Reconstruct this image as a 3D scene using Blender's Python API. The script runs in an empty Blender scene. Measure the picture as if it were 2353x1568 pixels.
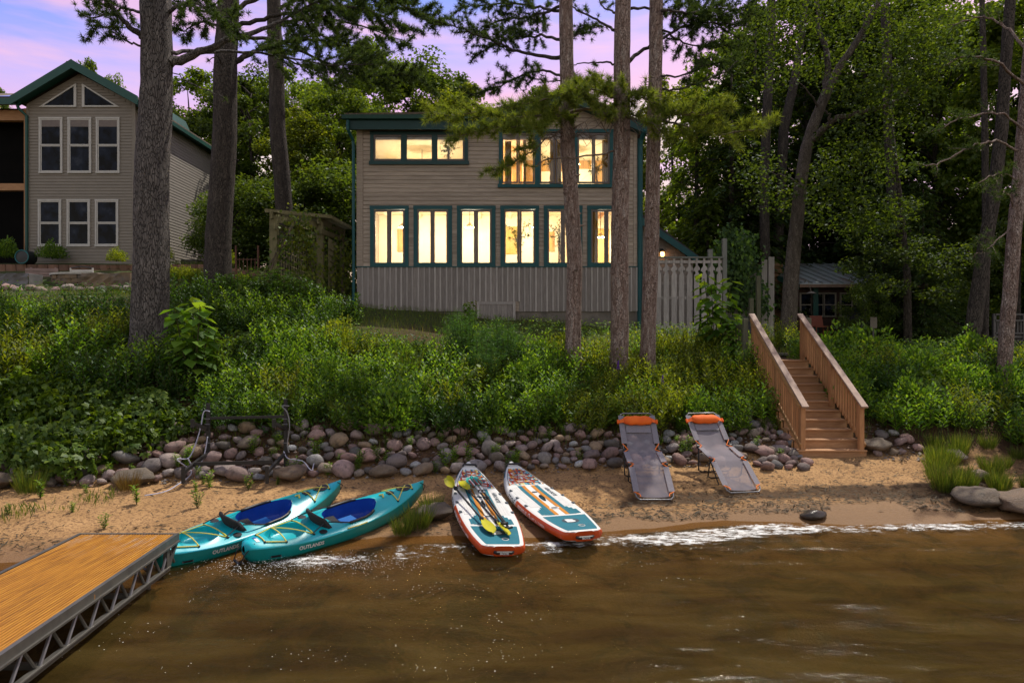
import bpy, math, random
import numpy as np
from mathutils import Vector, Matrix, Euler
random.seed(11); rng = np.random.default_rng(11)
S = bpy.context.scene; COL = S.collection
R = math.radians
# ---------------------------------------------------------------- camera, sky, sun, exposure
CAMZ, F = 2.9, 1568.0
cam = bpy.data.objects.new('camera', bpy.data.cameras.new('camera')); COL.objects.link(cam)
cam.location = (0, 0, CAMZ); cam.rotation_euler = (R(90), 0, 0)
cam.data.sensor_width = 36; cam.data.lens = 24.0; cam.data.clip_end = 2000; cam.data.clip_start = .1
S.camera = cam
SUN_DIR = Vector((.37, .50, 1.08)).normalized()            # towards the sun: behind the house, to the right, high
sun = bpy.data.objects.new('sun', bpy.data.lights.new('sun', 'SUN')); COL.objects.link(sun)
sun.data.energy = 4.0; sun.data.angle = R(.55); sun.data.color = (1, .93, .80)
sun.rotation_euler = (-SUN_DIR).to_track_quat('-Z', 'Y').to_euler(); sun.location = (20, 40, 60)
W = bpy.data.worlds.new('World'); S.world = W; W.use_nodes = True
wt = W.node_tree; wt.nodes.clear()
def wn(t, **k):
    n = wt.nodes.new(t)
    for a, b in k.items(): setattr(n, a, b)
    return n
wl = wt.links.new
out = wn('ShaderNodeOutputWorld'); addw = wn('ShaderNodeAddShader')
b1 = wn('ShaderNodeBackground'); b1.inputs[1].default_value = .05
sk = wn('ShaderNodeTexSky', sky_type='NISHITA', sun_disc=False)
sk.sun_elevation = math.asin(SUN_DIR.z); sk.sun_rotation = math.atan2(SUN_DIR.x, SUN_DIR.y)
wl(sk.outputs[0], b1.inputs[0])
b2 = wn('ShaderNodeBackground'); b2.inputs[1].default_value = .74
tc = wn('ShaderNodeTexCoord'); sx = wn('ShaderNodeSeparateXYZ'); wl(tc.outputs['Generated'], sx.inputs[0])
def wramp(stops):
    r = wn('ShaderNodeValToRGB'); e = r.color_ramp.elements
    while len(e) > 1: e.remove(e[-1])
    for i, (p, c) in enumerate(stops):
        x = e[0] if i == 0 else e.new(p)
        x.position = p; x.color = (*c, 1)
    return r
grad = wramp([(0, (1.0, .52, .20)), (.17, (1.0, .62, .32)), (.27, (1.1, .80, .62)), (.325, (1.0, .46, .62)), (.38, (.48, .38, .92)), (.455, (.17, .27, .92)), (.64, (.18, .26, .62)), (1, (.22, .26, .36))])
grad2 = wramp([(0, (1.10, .90, .70)), (.2, (1.02, .86, .71)), (.45, (.66, .63, .63)), (1, (.22, .26, .36))])  # unseen sky behind the camera, brightened and warmed to fill shaded fronts
mp = wn('ShaderNodeMapping'); mp.inputs['Scale'].default_value = (1.6, 1.6, 9.5); mp.inputs['Location'].default_value = (.35, .2, .55)
wl(tc.outputs['Generated'], mp.inputs[0])
nz = wn('ShaderNodeTexNoise'); nz.inputs['Scale'].default_value = 1.5; nz.inputs['Detail'].default_value = 6; nz.inputs['Roughness'].default_value = .55
wl(mp.outputs[0], nz.inputs[0])
wob = wn('ShaderNodeMath', operation='MULTIPLY_ADD'); wob.inputs[1].default_value = .16; wl(nz.outputs[0], wob.inputs[0]); 
w2 = wn('ShaderNodeMath', operation='SUBTRACT'); wl(sx.outputs[2], w2.inputs[0]); w2.inputs[1].default_value = .085
w3 = wn('ShaderNodeMath', operation='MULTIPLY_ADD'); wl(sx.outputs[0], w3.inputs[0]); w3.inputs[1].default_value = -.14; wl(w2.outputs[0], w3.inputs[2]); w2 = w3
wl(w2.outputs[0], wob.inputs[2]); wl(wob.outputs[0], grad.inputs[0])
cr = wramp([(.0, (0, 0, 0)), (.44, (0, 0, 0)), (.60, (1, 1, 1)), (1, (1, 1, 1))]); wl(nz.outputs[0], cr.inputs[0])
mx = wn('ShaderNodeMix', data_type='RGBA'); mf = wn('ShaderNodeMath', operation='MULTIPLY'); mf.inputs[1].default_value = .85
wl(cr.outputs[0], mf.inputs[0]); wl(mf.outputs[0], mx.inputs['Factor'])
wl(grad.outputs[0], mx.inputs['A']); mx.inputs['B'].default_value = (1.0, .50, .68, 1)
wl(wob.outputs[0], grad2.inputs[0])
az = wn('ShaderNodeMapRange', interpolation_type='SMOOTHSTEP'); az.inputs['From Min'].default_value = -.25; az.inputs['From Max'].default_value = .45; wl(sx.outputs[1], az.inputs[0])
mx2 = wn('ShaderNodeMix', data_type='RGBA'); wl(az.outputs[0], mx2.inputs['Factor']); wl(grad2.outputs[0], mx2.inputs['A']); wl(mx.outputs['Result'], mx2.inputs['B'])
wl(mx2.outputs['Result'], b2.inputs[0])
wl(b1.outputs[0], addw.inputs[0]); wl(b2.outputs[0], addw.inputs[1]); wl(addw.outputs[0], out.inputs[0])
S.view_settings.view_transform = 'Standard'; S.view_settings.look = 'None'; S.view_settings.gamma = 1
S.view_settings.exposure = 0.2
S.view_settings.use_curve_mapping = False
S.render.engine = 'CYCLES'
S.cycles.use_denoising = True
try: S.cycles.denoiser = 'OPENIMAGEDENOISE'
except Exception: pass
S.cycles.max_bounces = 6; S.cycles.diffuse_bounces = 3; S.cycles.glossy_bounces = 2; S.cycles.transmission_bounces = 4
S.cycles.transparent_max_bounces = 10; S.cycles.caustics_reflective = False; S.cycles.caustics_refractive = False
S.cycles.sample_clamp_indirect = 4

# ---------------------------------------------------------------- helpers
def P(u, v, d): return Vector(((u - 1176) / F * d, d, CAMZ - (v - 784) / F * d))
ORG = {}
def thing(name, label, cat, loc=(0, 0, 0), group=None):
    o = bpy.data.objects.new(name, None); o.empty_display_size = .2; COL.objects.link(o)
    o.location = loc; ORG[o.name] = Vector(loc)
    o['label'] = label; o['category'] = cat
    if group: o['group'] = group
    return o
def tag(o, label, cat, group=None):
    o['label'] = label; o['category'] = cat
    if group: o['group'] = group
    return o
def link(name, me, parent=None, kind=None):
    o = bpy.data.objects.new(name, me); COL.objects.link(o)
    if parent is not None: o.parent = parent
    if kind: o['kind'] = kind
    return o
def kids(o): return [c for c in bpy.data.objects if c.parent == o]
def kid_map(root):
    m = {}
    for c in bpy.data.objects:
        if c.parent: m.setdefault(c.parent.name, []).append(c)
    return m
def copy_tree(o, parent=None, m=None):
    m = m or kid_map(o)
    c = o.copy(); COL.objects.link(c)
    if parent is not None: c.parent = parent
    for ch in m.get(o.name, []): copy_tree(ch, c, m)
    return c
def npmesh(name, V, Fs, mats, smooth=False, midx=None):
    """V (n,3); Fs (m,k) all faces k-gons"""
    me = bpy.data.meshes.new(name)
    V = np.ascontiguousarray(V, dtype=np.float32); Fs = np.ascontiguousarray(Fs, dtype=np.int32)
    n, k = Fs.shape
    me.vertices.add(len(V)); me.vertices.foreach_set('co', V.ravel())
    me.loops.add(n * k); me.loops.foreach_set('vertex_index', Fs.ravel())
    me.polygons.add(n); me.polygons.foreach_set('loop_start', np.arange(0, n * k, k, dtype=np.int32))
    me.polygons.foreach_set('loop_total', np.full(n, k, dtype=np.int32))
    if smooth: me.polygons.foreach_set('use_smooth', np.ones(n, dtype=bool))
    if not isinstance(mats, (list, tuple)): mats = [mats]
    for m in mats: me.materials.append(m)
    if midx is not None: me.polygons.foreach_set('material_index', np.asarray(midx, dtype=np.int32))
    me.update(calc_edges=True)
    return me
class MB:
    def __init__(s): s.V = []; s.F = []
    def add(s, vs, fs):
        b = len(s.V); s.V += [tuple(v) for v in vs]; s.F += [tuple(i + b for i in f) for f in fs]; return s
    def bx(s, x0, x1, y0, y1, z0, z1):
        return s.add([(x0, y0, z0), (x1, y0, z0), (x1, y1, z0), (x0, y1, z0), (x0, y0, z1), (x1, y0, z1), (x1, y1, z1), (x0, y1, z1)],
                     [(0, 3, 2, 1), (4, 5, 6, 7), (0, 1, 5, 4), (1, 2, 6, 5), (2, 3, 7, 6), (3, 0, 4, 7)])
    def beam(s, p, q, w, h, up=(0, 0, 1)):
        p, q = Vector(p), Vector(q); d = (q - p).normalized(); u = Vector(up)
        sd = d.cross(u)
        if sd.length < 1e-4: sd = d.cross(Vector((0, 1, 0)))
        sd.normalize(); u = sd.cross(d).normalized(); a, b = sd * w / 2, u * h / 2
        return s.add([p - a - b, p + a - b, p + a + b, p - a + b, q - a - b, q + a - b, q + a + b, q - a + b],
                     [(0, 3, 2, 1), (4, 5, 6, 7), (0, 1, 5, 4), (1, 2, 6, 5), (2, 3, 7, 6), (3, 0, 4, 7)])
    def prism(s, poly, vec):
        n = len(poly); a = [Vector(p) for p in poly]; b = [p + Vector(vec) for p in a]
        return s.add(a + b, [tuple(range(n))[::-1], tuple(range(n, 2 * n))] + [(i, (i + 1) % n, n + (i + 1) % n, n + i) for i in range(n)])
    def tube(s, pts, r, n=8, cap=True, closed=False):
        pts = [Vector(p) for p in pts]; m = len(pts)
        rs = r if isinstance(r, (list, tuple, np.ndarray)) else [r] * m
        vs = []; u = None
        for i in range(m):
            if closed: d = pts[(i + 1) % m] - pts[i - 1]
            else: d = pts[min(i + 1, m - 1)] - pts[max(i - 1, 0)]
            d = d.normalized() if d.length > 1e-9 else Vector((0, 0, 1))
            if u is None:
                u = d.orthogonal().normalized()
            else:
                u = u - d * u.dot(d)
                u = u.normalized() if u.length > 1e-6 else d.orthogonal().normalized()
            w = d.cross(u)
            for k in range(n):
                a = 2 * math.pi * k / n; vs.append(pts[i] + (u * math.cos(a) + w * math.sin(a)) * rs[i])
        fs = [(i * n + k, i * n + (k + 1) % n, (i + 1) * n + (k + 1) % n, (i + 1) * n + k) for i in range(m - 1) for k in range(n)]
        if closed: fs += [((m - 1) * n + k, (m - 1) * n + (k + 1) % n, (k + 1) % n, k) for k in range(n)]
        elif cap: fs += [tuple(range(n))[::-1], tuple(range((m - 1) * n, m * n))]
        return s.add(vs, fs)
    def lathe(s, prof, n=16, c=(0, 0, 0), axis='z'):
        vs = []
        for (r, z) in prof:
            for k in range(n):
                a = 2 * math.pi * k / n; x, y = r * math.cos(a), r * math.sin(a)
                v = (x, y, z) if axis == 'z' else ((x, z, y) if axis == 'y' else (z, x, y))
                vs.append((v[0] + c[0], v[1] + c[1], v[2] + c[2]))
        m = len(prof)
        fs = [(i * n + k, i * n + (k + 1) % n, (i + 1) * n + (k + 1) % n, (i + 1) * n + k) for i in range(m - 1) for k in range(n)]
        fs += [tuple(range(n))[::-1], tuple(range((m - 1) * n, m * n))]
        return s.add(vs, fs)
    def grid(s, pts):
        """pts: rows of points"""
        r, c = len(pts), len(pts[0])
        return s.add([p for row in pts for p in row], [(i * c + j, i * c + j + 1, (i + 1) * c + j + 1, (i + 1) * c + j) for i in range(r - 1) for j in range(c - 1)])
    def mesh(s, name, mat, org=(0, 0, 0), smooth=False):
        o = Vector(org); me = bpy.data.meshes.new(name)
        me.from_pydata([tuple(Vector(v) - o) for v in s.V], [], s.F)
        if smooth: me.polygons.foreach_set('use_smooth', [True] * len(me.polygons))
        if mat: me.materials.append(mat)
        me.update(); return me
    def build(s, name, mat, parent=None, smooth=False, kind=None, bevel=0, auto=0):
        org = ORG.get(parent.name, Vector((0, 0, 0))) if parent is not None else Vector((0, 0, 0))
        o = link(name, s.mesh(name, mat, org, smooth), parent, kind); ORG[o.name] = org
        if bevel:
            b = o.modifiers.new('bevel', 'BEVEL'); b.width = bevel; b.segments = 1; b.limit_method = 'ANGLE'
        return o
def top(name, mb, mat, label, cat, loc, group=None, smooth=False):
    """a thing that is one mesh, its origin at loc"""
    o = link(name, mb.mesh(name, mat, loc, smooth)); o.location = loc; ORG[o.name] = Vector(loc)
    return tag(o, label, cat, group)
def text_geo(txt, size=1, shear=0, bold=0):
    cu = bpy.data.curves.new('t', 'FONT'); cu.body = txt; cu.size = size; cu.shear = shear; cu.offset = bold; cu.resolution_u = 2
    o = bpy.data.objects.new('t', cu); COL.objects.link(o); bpy.context.view_layer.update()
    me = bpy.data.meshes.new_from_object(o.evaluated_get(bpy.context.evaluated_depsgraph_get()))
    vs = [Vector(v.co) for v in me.vertices]; fs = [tuple(p.vertices) for p in me.polygons]
    bpy.data.objects.remove(o); bpy.data.curves.remove(cu); bpy.data.meshes.remove(me)
    w = max(v.x for v in vs); return vs, fs, w
_T = rng.random((256, 256))
def vnoise(x, y, seed=0):
    x = np.asarray(x, float) + seed * 17.3; y = np.asarray(y, float) + seed * 9.1
    xi = np.floor(x).astype(int); yi = np.floor(y).astype(int); fx = x - xi; fy = y - yi
    fx = fx * fx * (3 - 2 * fx); fy = fy * fy * (3 - 2 * fy)
    a = _T[xi % 256, yi % 256]; b = _T[(xi + 1) % 256, yi % 256]; c = _T[xi % 256, (yi + 1) % 256]; d = _T[(xi + 1) % 256, (yi + 1) % 256]
    return (a * (1 - fx) + b * fx) * (1 - fy) + (c * (1 - fx) + d * fx) * fy - .5
def fbm(x, y, seed=0, o=4):
    s = 0; a = 1
    for i in range(o): s = s + a * vnoise(np.asarray(x) * 2 ** i, np.asarray(y) * 2 ** i, seed + i); a *= .5
    return s
# ---------------------------------------------------------------- materials
class NT:
    def __init__(s, name):
        s.m = bpy.data.materials.new(name); s.m.use_nodes = True; s.t = s.m.node_tree; s.t.nodes.clear()
        s.out = s.n('ShaderNodeOutputMaterial')
    def n(s, typ, **k):
        x = s.t.nodes.new(typ)
        for a, b in k.items():
            if hasattr(x, a) and a not in ('Scale',): setattr(x, a, b)
        return x
    def l(s, a, b): s.t.links.new(a, b)
    def inp(s, node, **k):
        for a, b in k.items(): node.inputs[a.replace('_', ' ')].default_value = b
    def coords(s, stretch=(1, 1, 1), use='Object', rnd=True):
        tc = s.n('ShaderNodeTexCoord'); mp = s.n('ShaderNodeMapping'); s.l(tc.outputs[use], mp.inputs[0])
        mp.inputs['Scale'].default_value = stretch
        if rnd:
            oi = s.n('ShaderNodeObjectInfo'); mu = s.n('ShaderNodeMath', operation='MULTIPLY'); mu.inputs[1].default_value = 37.0
            s.l(oi.outputs['Random'], mu.inputs[0]); s.l(mu.outputs[0], mp.inputs['Location'])
        return mp.outputs[0]
    def noise(s, vec, scale, detail=5, rough=.55, dist=0):
        x = s.n('ShaderNodeTexNoise'); x.inputs['Scale'].default_value = scale; x.inputs['Detail'].default_value = detail
        x.inputs['Roughness'].default_value = rough; x.inputs['Distortion'].default_value = dist
        if vec is not None: s.l(vec, x.inputs['Vector'])
        return x.outputs[0]
    def ramp(s, fac, stops, const=False):
        r = s.n('ShaderNodeValToRGB'); e = r.color_ramp.elements
        if const: r.color_ramp.interpolation = 'CONSTANT'
        while len(e) > 1: e.remove(e[-1])
        for i, (p, c) in enumerate(stops):
            x = e[0] if i == 0 else e.new(p)
            x.position = p; x.color = (*c, 1) if len(c) == 3 else c
        s.l(fac, r.inputs[0]); return r.outputs[0]
    def mix(s, f, a, b, mode='MIX'):
        x = s.n('ShaderNodeMix', data_type='RGBA', blend_type=mode)
        for k, v in (('Factor', f), ('A', a), ('B', b)):
            if isinstance(v, (int, float)): x.inputs[k].default_value = v
            elif isinstance(v, tuple): x.inputs[k].default_value = (*v, 1)
            else: s.l(v, x.inputs[k])
        return x.outputs['Result']
    def math(s, op, a, b=0.0, c=0.0):
        x = s.n('ShaderNodeMath', operation=op)
        for i, v in enumerate((a, b, c)):
            if isinstance(v, (int, float)): x.inputs[i].default_value = v
            else: s.l(v, x.inputs[i])
        return x.outputs[0]
    def bump(s, h, strength=.3, dist=.02, normal=None):
        b = s.n('ShaderNodeBump'); b.inputs['Strength'].default_value = strength; b.inputs['Distance'].default_value = dist
        s.l(h, b.inputs['Height'])
        if normal is not None: s.l(normal, b.inputs['Normal'])
        return b.outputs[0]
    def bsdf(s, col, rough=.6, metal=0, spec=.5, normal=None, coat=0):
        b = s.n('ShaderNodeBsdfPrincipled')
        if isinstance(col, tuple): b.inputs['Base Color'].default_value = (*col, 1)
        else: s.l(col, b.inputs['Base Color'])
        if isinstance(rough, (int, float)): b.inputs['Roughness'].default_value = rough
        else: s.l(rough, b.inputs['Roughness'])
        b.inputs['Metallic'].default_value = metal; b.inputs['Specular IOR Level'].default_value = spec; b.inputs['Coat Weight'].default_value = coat
        if normal is not None: s.l(normal, b.inputs['Normal'])
        return b
    def done(s, sh): s.l(sh.outputs[0] if hasattr(sh, 'outputs') else sh, s.out.inputs[0]); return s.m
def simple(name, c1, c2=None, scale=6, rough=.6, bump=0, bscale=40, stretch=(1, 1, 1), objv=0, metal=0, spec=.4, coat=0, detail=5, dist=0, lo=.32, hi=.68):
    n = NT(name); v = n.coords(stretch); c2 = c2 or tuple(x * .75 for x in c1)
    f = n.noise(v, scale, detail, .6, dist); col = n.ramp(f, [(lo, c1), (hi, c2)])
    if objv:
        oi = n.n('ShaderNodeObjectInfo')
        k = n.math('MULTIPLY_ADD', oi.outputs['Random'], 2 * objv, 1 - objv)
        cc = n.n('ShaderNodeCombineColor'); [n.l(k, cc.inputs[i]) for i in range(3)]
        col = n.mix(1.0, col, cc.outputs[0], 'MULTIPLY')
    nm = n.bump(n.noise(v, bscale, 4), bump, .01) if bump else None
    return n.done(n.bsdf(col, rough, metal, spec, nm, coat))
def leafmat(name, c1, c2, c3=None, trans=.45, objv=.25, gloss=.018):
    n = NT(name); g = n.n('ShaderNodeNewGeometry'); oi = n.n('ShaderNodeObjectInfo')
    col = n.ramp(g.outputs['Random Per Island'], [(0, c1), (.55, c2), (1, c3 or c2)])
    k = n.math('MULTIPLY_ADD', oi.outputs['Random'], 2 * objv, 1 - objv)
    cc = n.n('ShaderNodeCombineColor'); [n.l(k, cc.inputs[i]) for i in range(3)]
    col = n.mix(1.0, col, cc.outputs[0], 'MULTIPLY')
    d = n.n('ShaderNodeBsdfDiffuse'); n.l(col, d.inputs[0])
    t = n.n('ShaderNodeBsdfTranslucent'); tcol = n.mix(1.0, col, (1.5, 1.4, .5), 'MULTIPLY'); n.l(tcol, t.inputs[0])
    m = n.n('ShaderNodeMixShader'); m.inputs[0].default_value = trans; n.l(d.outputs[0], m.inputs[1]); n.l(t.outputs[0], m.inputs[2])
    gl = n.n('ShaderNodeBsdfGlossy'); gl.inputs['Roughness'].default_value = .5; gl.inputs[0].default_value = (.9, .95, 1, 1)
    m2 = n.n('ShaderNodeMixShader'); m2.inputs[0].default_value = gloss; n.l(m.outputs[0], m2.inputs[1]); n.l(gl.outputs[0], m2.inputs[2])
    return n.done(m2)
def bark(name, c1, c2, c3, vs=1.0, bstr=.8):
    n = NT(name); v = n.coords((1, 1, .22)); 
    vo = n.n('ShaderNodeTexVoronoi', feature='DISTANCE_TO_EDGE'); vo.inputs['Scale'].default_value = 30 * vs
    wv = n.n('ShaderNodeVectorMath', operation='ADD'); nn = n.n('ShaderNodeTexNoise'); nn.inputs['Scale'].default_value = 7 * vs; n.l(v, nn.inputs['Vector'])
    sc = n.n('ShaderNodeVectorMath', operation='SCALE'); sc.inputs['Scale'].default_value = .12; n.l(nn.outputs['Color'], sc.inputs[0])
    n.l(v, wv.inputs[0]); n.l(sc.outputs[0], wv.inputs[1]); n.l(wv.outputs[0], vo.inputs['Vector'])
    crack = n.ramp(vo.outputs['Distance'], [(0, (0, 0, 0)), (.11, (1, 1, 1))])
    f = n.noise(v, 9 * vs, 6, .65); col = n.ramp(f, [(.3, c1), (.55, c2), (.75, c3)])
    col = n.mix(crack, tuple(x * .6 for x in c1), col)
    h = n.math('ADD', crack, f)
    return n.done(n.bsdf(col, .9, 0, .2, n.bump(h, bstr, .03)))
M = {}
M['clapboard'] = simple('weathered_clapboard', (.47, .385, .31), (.29, .235, .19), 4, .8, .25, 60, (.35, 4, 6), .09)
M['board_grey'] = simple('weathered_board', (.31, .275, .255), (.21, .185, .172), 5, .85, .3, 50, (8, 4, .5), .11)
M['batten_grey'] = simple('weathered_batten', (.46, .42, .395), (.31, .28, .265), 6, .85, .2, 50, (8, 4, .5), .15)
M['teal'] = simple('teal_paint', (.006, .085, .095), (.006, .065, .075), 3, .55, .08, 60)
M['dteal'] = simple('dark_teal_paint', (.006, .05, .05), (.005, .04, .042), 3, .5, .05, 60)
M['green_trim'] = simple('dark_green_paint', (.01, .07, .055), (.008, .055, .045), 3, .5, .05, 60)
M['sash'] = simple('brown_sash', (.17, .135, .12), (.13, .105, .095), 6, .6)
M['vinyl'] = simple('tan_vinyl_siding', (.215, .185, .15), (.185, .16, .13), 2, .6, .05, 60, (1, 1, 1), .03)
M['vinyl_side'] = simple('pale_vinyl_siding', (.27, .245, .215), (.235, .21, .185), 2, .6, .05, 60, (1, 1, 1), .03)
M['white'] = simple('white_frame', (.48, .46, .43), (.40, .385, .36), 6, .5)
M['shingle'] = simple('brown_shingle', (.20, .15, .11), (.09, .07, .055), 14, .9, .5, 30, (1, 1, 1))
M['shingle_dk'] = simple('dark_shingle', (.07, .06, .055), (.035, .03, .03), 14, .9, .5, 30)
M['dark_glass'] = (lambda n: n.done(n.bsdf(n.ramp(n.noise(n.coords((1, 1, 1)), 2.2, 5), [(.42, (.001, .001, .0015)), (.60, (.008, .012, .024)), (.72, (.03, .035, .05))]), .03, 0, .10)))(NT('dark_window_glass'))
M['dark_screen'] = simple('dark_insect_screen', (.006, .0055, .0055), (.004, .004, .004), 3, .9, spec=.05)
M['concrete'] = simple('old_concrete', (.22, .19, .16), (.11, .10, .09), 2.4, .9, .5, 18)
M['cedar'] = simple('new_cedar', (.43, .235, .095), (.30, .15, .06), 5, .75, .15, 60, (6, .8, 6), .13)
M['cedar_x'] = simple('new_cedar_across', (.44, .235, .115), (.31, .16, .075), 5, .75, .15, 60, (.8, 6, 6), .13)
M['cedar_z'] = simple('new_cedar_upright', (.45, .225, .10), (.30, .145, .062), 5, .75, .15, 60, (6, 6, .8), .15)
M['cedar_cap'] = simple('weathered_cedar_cap', (.42, .29, .22), (.25, .165, .13), 3, .7, .15, 60, (3, .7, 3), .08)
M['pt_green'] = simple('green_treated_post', (.14, .135, .085), (.09, .09, .06), 5, .8, .2, 50, (6, 6, .8), .1)
M['post_grey'] = simple('painted_grey_post', (.20, .205, .185), (.155, .16, .145), 4, .7, .1, 40, (4, 4, .6), .06)
M['picket'] = simple('grey_fence_board', (.42, .39, .375), (.27, .245, .235), 5, .85, .3, 50, (8, 4, .5), .16)
M['olive'] = simple('olive_painted_wood', (.21, .185, .09), (.155, .14, .068), 5, .7, .1, 40, (3, 3, .7), .08)
M['pine_bark'] = bark('white_pine_bark', (.075, .066, .062), (.135, .12, .112), (.25, .225, .21), 1.0, 1.0)
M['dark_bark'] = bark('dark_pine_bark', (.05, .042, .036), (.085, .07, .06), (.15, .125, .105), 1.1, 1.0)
M['red_bark'] = bark('red_pine_bark', (.19, .115, .09), (.36, .275, .235), (.58, .52, .48), 1.6, 1.0)
M['oak_bark'] = bark('oak_bark', (.085, .07, .056), (.145, .12, .098), (.23, .20, .165), 1.4, .9)
M['twig'] = simple('dry_twig', (.16, .115, .085), (.09, .065, .05), 10, .85)
M['needle'] = leafmat('pine_needles', (.095, .14, .018), (.145, .20, .028), (.24, .27, .05), .5, .15)
M['needle_dk'] = leafmat('backlit_pine_needles', (.026, .05, .014), (.045, .08, .018), (.075, .11, .024), .4, .12)  # darker copy of the pine needles, backlit tone put into the colour
M['leaf_a'] = leafmat('oak_leaves', (.045, .08, .011), (.08, .13, .018), (.145, .20, .03), .52)
M['leaf_o'] = leafmat('dark_oak_leaves', (.026, .048, .009), (.048, .08, .012), (.095, .135, .022), .5)
M['leaf_b'] = leafmat('maple_leaves', (.065, .115, .012), (.12, .19, .02), (.20, .265, .035), .54)
M['leaf_y'] = leafmat('yellow_green_leaves', (.09, .13, .010), (.15, .20, .016), (.24, .265, .028), .55)
M['leaf_d'] = leafmat('hemlock_sprays', (.022, .046, .011), (.042, .075, .016), (.08, .115, .02), .4)
M['weed'] = leafmat('weed_leaves', (.058, .13, .014), (.115, .225, .022), (.23, .34, .04), .54, .25)
M['weed_y'] = leafmat('yellowish_weed_leaves', (.10, .145, .010), (.175, .23, .016), (.28, .31, .032), .52, .2)
M['weed_d'] = leafmat('dark_shrub_leaves', (.024, .062, .011), (.045, .10, .015), (.085, .16, .02), .42, .15)
M['vine'] = leafmat('grapevine_leaves', (.05, .10, .011), (.09, .155, .016), (.16, .225, .025), .5, .15)
M['fern'] = leafmat('feathery_stems', (.04, .11, .02), (.065, .16, .028), (.10, .20, .04), .4, .1)
M['grass'] = leafmat('grass_blades', (.06, .10, .012), (.10, .15, .02), (.20, .20, .04), .5, .15)
M['drygrass'] = leafmat('dry_grass_blades', (.13, .075, .02), (.18, .11, .03), (.22, .16, .06), .3, .15)
M['stem'] = simple('green_stem', (.06, .075, .02), (.05, .045, .02), 8, .8)
M['black'] = simple('black_metal', (.018, .016, .016), (.012, .011, .011), 8, .5, .05, 60, metal=.0)
M['blackp'] = simple('black_plastic', (.014, .015, .018), (.02, .021, .024), 8, .45)
M['blackf'] = simple('black_fabric', (.018, .018, .02), (.03, .03, .033), 60, .9, .3, 200)
M['alu'] = simple('weathered_aluminium', (.17, .165, .15), (.11, .105, .10), 5, .42, .05, 60, metal=.6)
M['steel'] = simple('grey_steel_tube', (.20, .20, .215), (.15, .15, .165), 5, .35, metal=.5)
M['rope'] = simple('white_rope', (.50, .50, .58), (.30, .30, .42), 160, .85, lo=.45, hi=.55)
M['greyrope'] = simple('grey_rope', (.30, .29, .30), (.10, .10, .10), 160, .85, lo=.45, hi=.55)
M['orange_f'] = simple('orange_fabric', (.80, .15, .008), (.66, .085, .006), 3, .75, .15, 120)
M['orange_t'] = simple('orange_piping', (.85, .20, .02), (.75, .16, .02), 10, .7)
# ---------------------------------------------------------------- ground and water
COLS = [(-60, [(-90, -2.5), (0, -1.3), (6, -.45), (8.0, 0), (10, .25), (11.5, .4), (13, .9), (16, 2.6), (20, 4.2), (23, 4.7), (27, 6.0), (40, 6.4), (90, 7), (400, 9)]),
 (-14, [(-90, -2.5), (0, -1.3), (6, -.45), (8.2, 0), (10, .25), (11.8, .4), (13, .9), (16, 2.6), (20, 4.2), (23, 4.6), (25, 5.3), (27, 6.0), (40, 6.4), (90, 7), (400, 9)]),
 (-8, [(-90, -2.5), (0, -1.3), (6.5, -.42), (8.6, 0), (10.5, .25), (12.2, .36), (13.4, .95), (16, 2.5), (20, 4.0), (24, 4.5), (27, 5.6), (40, 6), (90, 7), (400, 9)]),
 (-4, [(-90, -2.5), (0, -1.3), (7, -.40), (9.15, 0), (11, .22), (12.7, .36), (14.0, 1.0), (17, 2.25), (20, 3.3), (24, 4.02), (30, 4.3), (40, 4.7), (90, 6.5), (400, 9)]),
 (0, [(-90, -2.5), (0, -1.3), (8, -.34), (10.0, 0), (11.8, .24), (13.1, .40), (14.3, .98), (17, 2.15), (20, 3.05), (24, 3.66), (30, 4.1), (90, 6.5), (400, 9)]),
 (4, [(-90, -2.5), (0, -1.3), (8.6, -.34), (10.85, 0), (12.3, .28), (13.8, .44), (14.8, .92), (17, 1.9), (20, 2.85), (24, 3.36), (30, 3.9), (90, 6.5), (400, 9)]),
 (6.6, [(-90, -2.5), (0, -1.3), (8.6, -.34), (10.95, 0), (12.5, .33), (14.3, .50), (15.2, .95), (16.9, 2.1), (17.6, 2.43), (21, 2.98), (27, 3.4), (90, 6), (400, 9)]),
 (10, [(-90, -2.5), (0, -1.3), (8.6, -.34), (10.95, 0), (12.4, .30), (13.7, .48), (15, 1.0), (17, 1.8), (20, 2.45), (27, 3.1), (90, 6), (400, 9)]),
 (14, [(-90, -2.5), (0, -1.3), (8.4, -.34), (10.6, 0), (11.5, .2), (12.5, .5), (14, 1.1), (17, 1.9), (20, 2.4), (27, 2.9), (90, 6), (400, 9)]),
 (60, [(-90, -2.5), (0, -1.3), (8.4, -.34), (10.6, 0), (11.5, .2), (12.5, .5), (14, 1.1), (17, 1.9), (20, 2.4), (27, 2.9), (90, 6), (400, 9)])]
CX = np.array([c[0] for c in COLS], float)
def hgt(x, y):
    x = np.asarray(x, float); y = np.asarray(y, float); x, y = np.broadcast_arrays(x, y)
    Z = np.stack([np.interp(y, [p[0] for p in c[1]], [p[1] for p in c[1]]) for c in COLS])
    i = np.clip(np.searchsorted(CX, x) - 1, 0, len(CX) - 2); t = np.clip((x - CX[i]) / (CX[i + 1] - CX[i]), 0, 1); t = t * t * (3 - 2 * t)
    z = np.take_along_axis(Z, i[None], 0)[0] * (1 - t) + np.take_along_axis(Z, (i + 1)[None], 0)[0] * t
    return z + .05 * fbm(x * .6, y * .6, 3, 3) * np.clip((y - 5) / 5, 0, 1)
def H(x, y): return float(hgt(np.array([x]), np.array([y]))[0])
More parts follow.
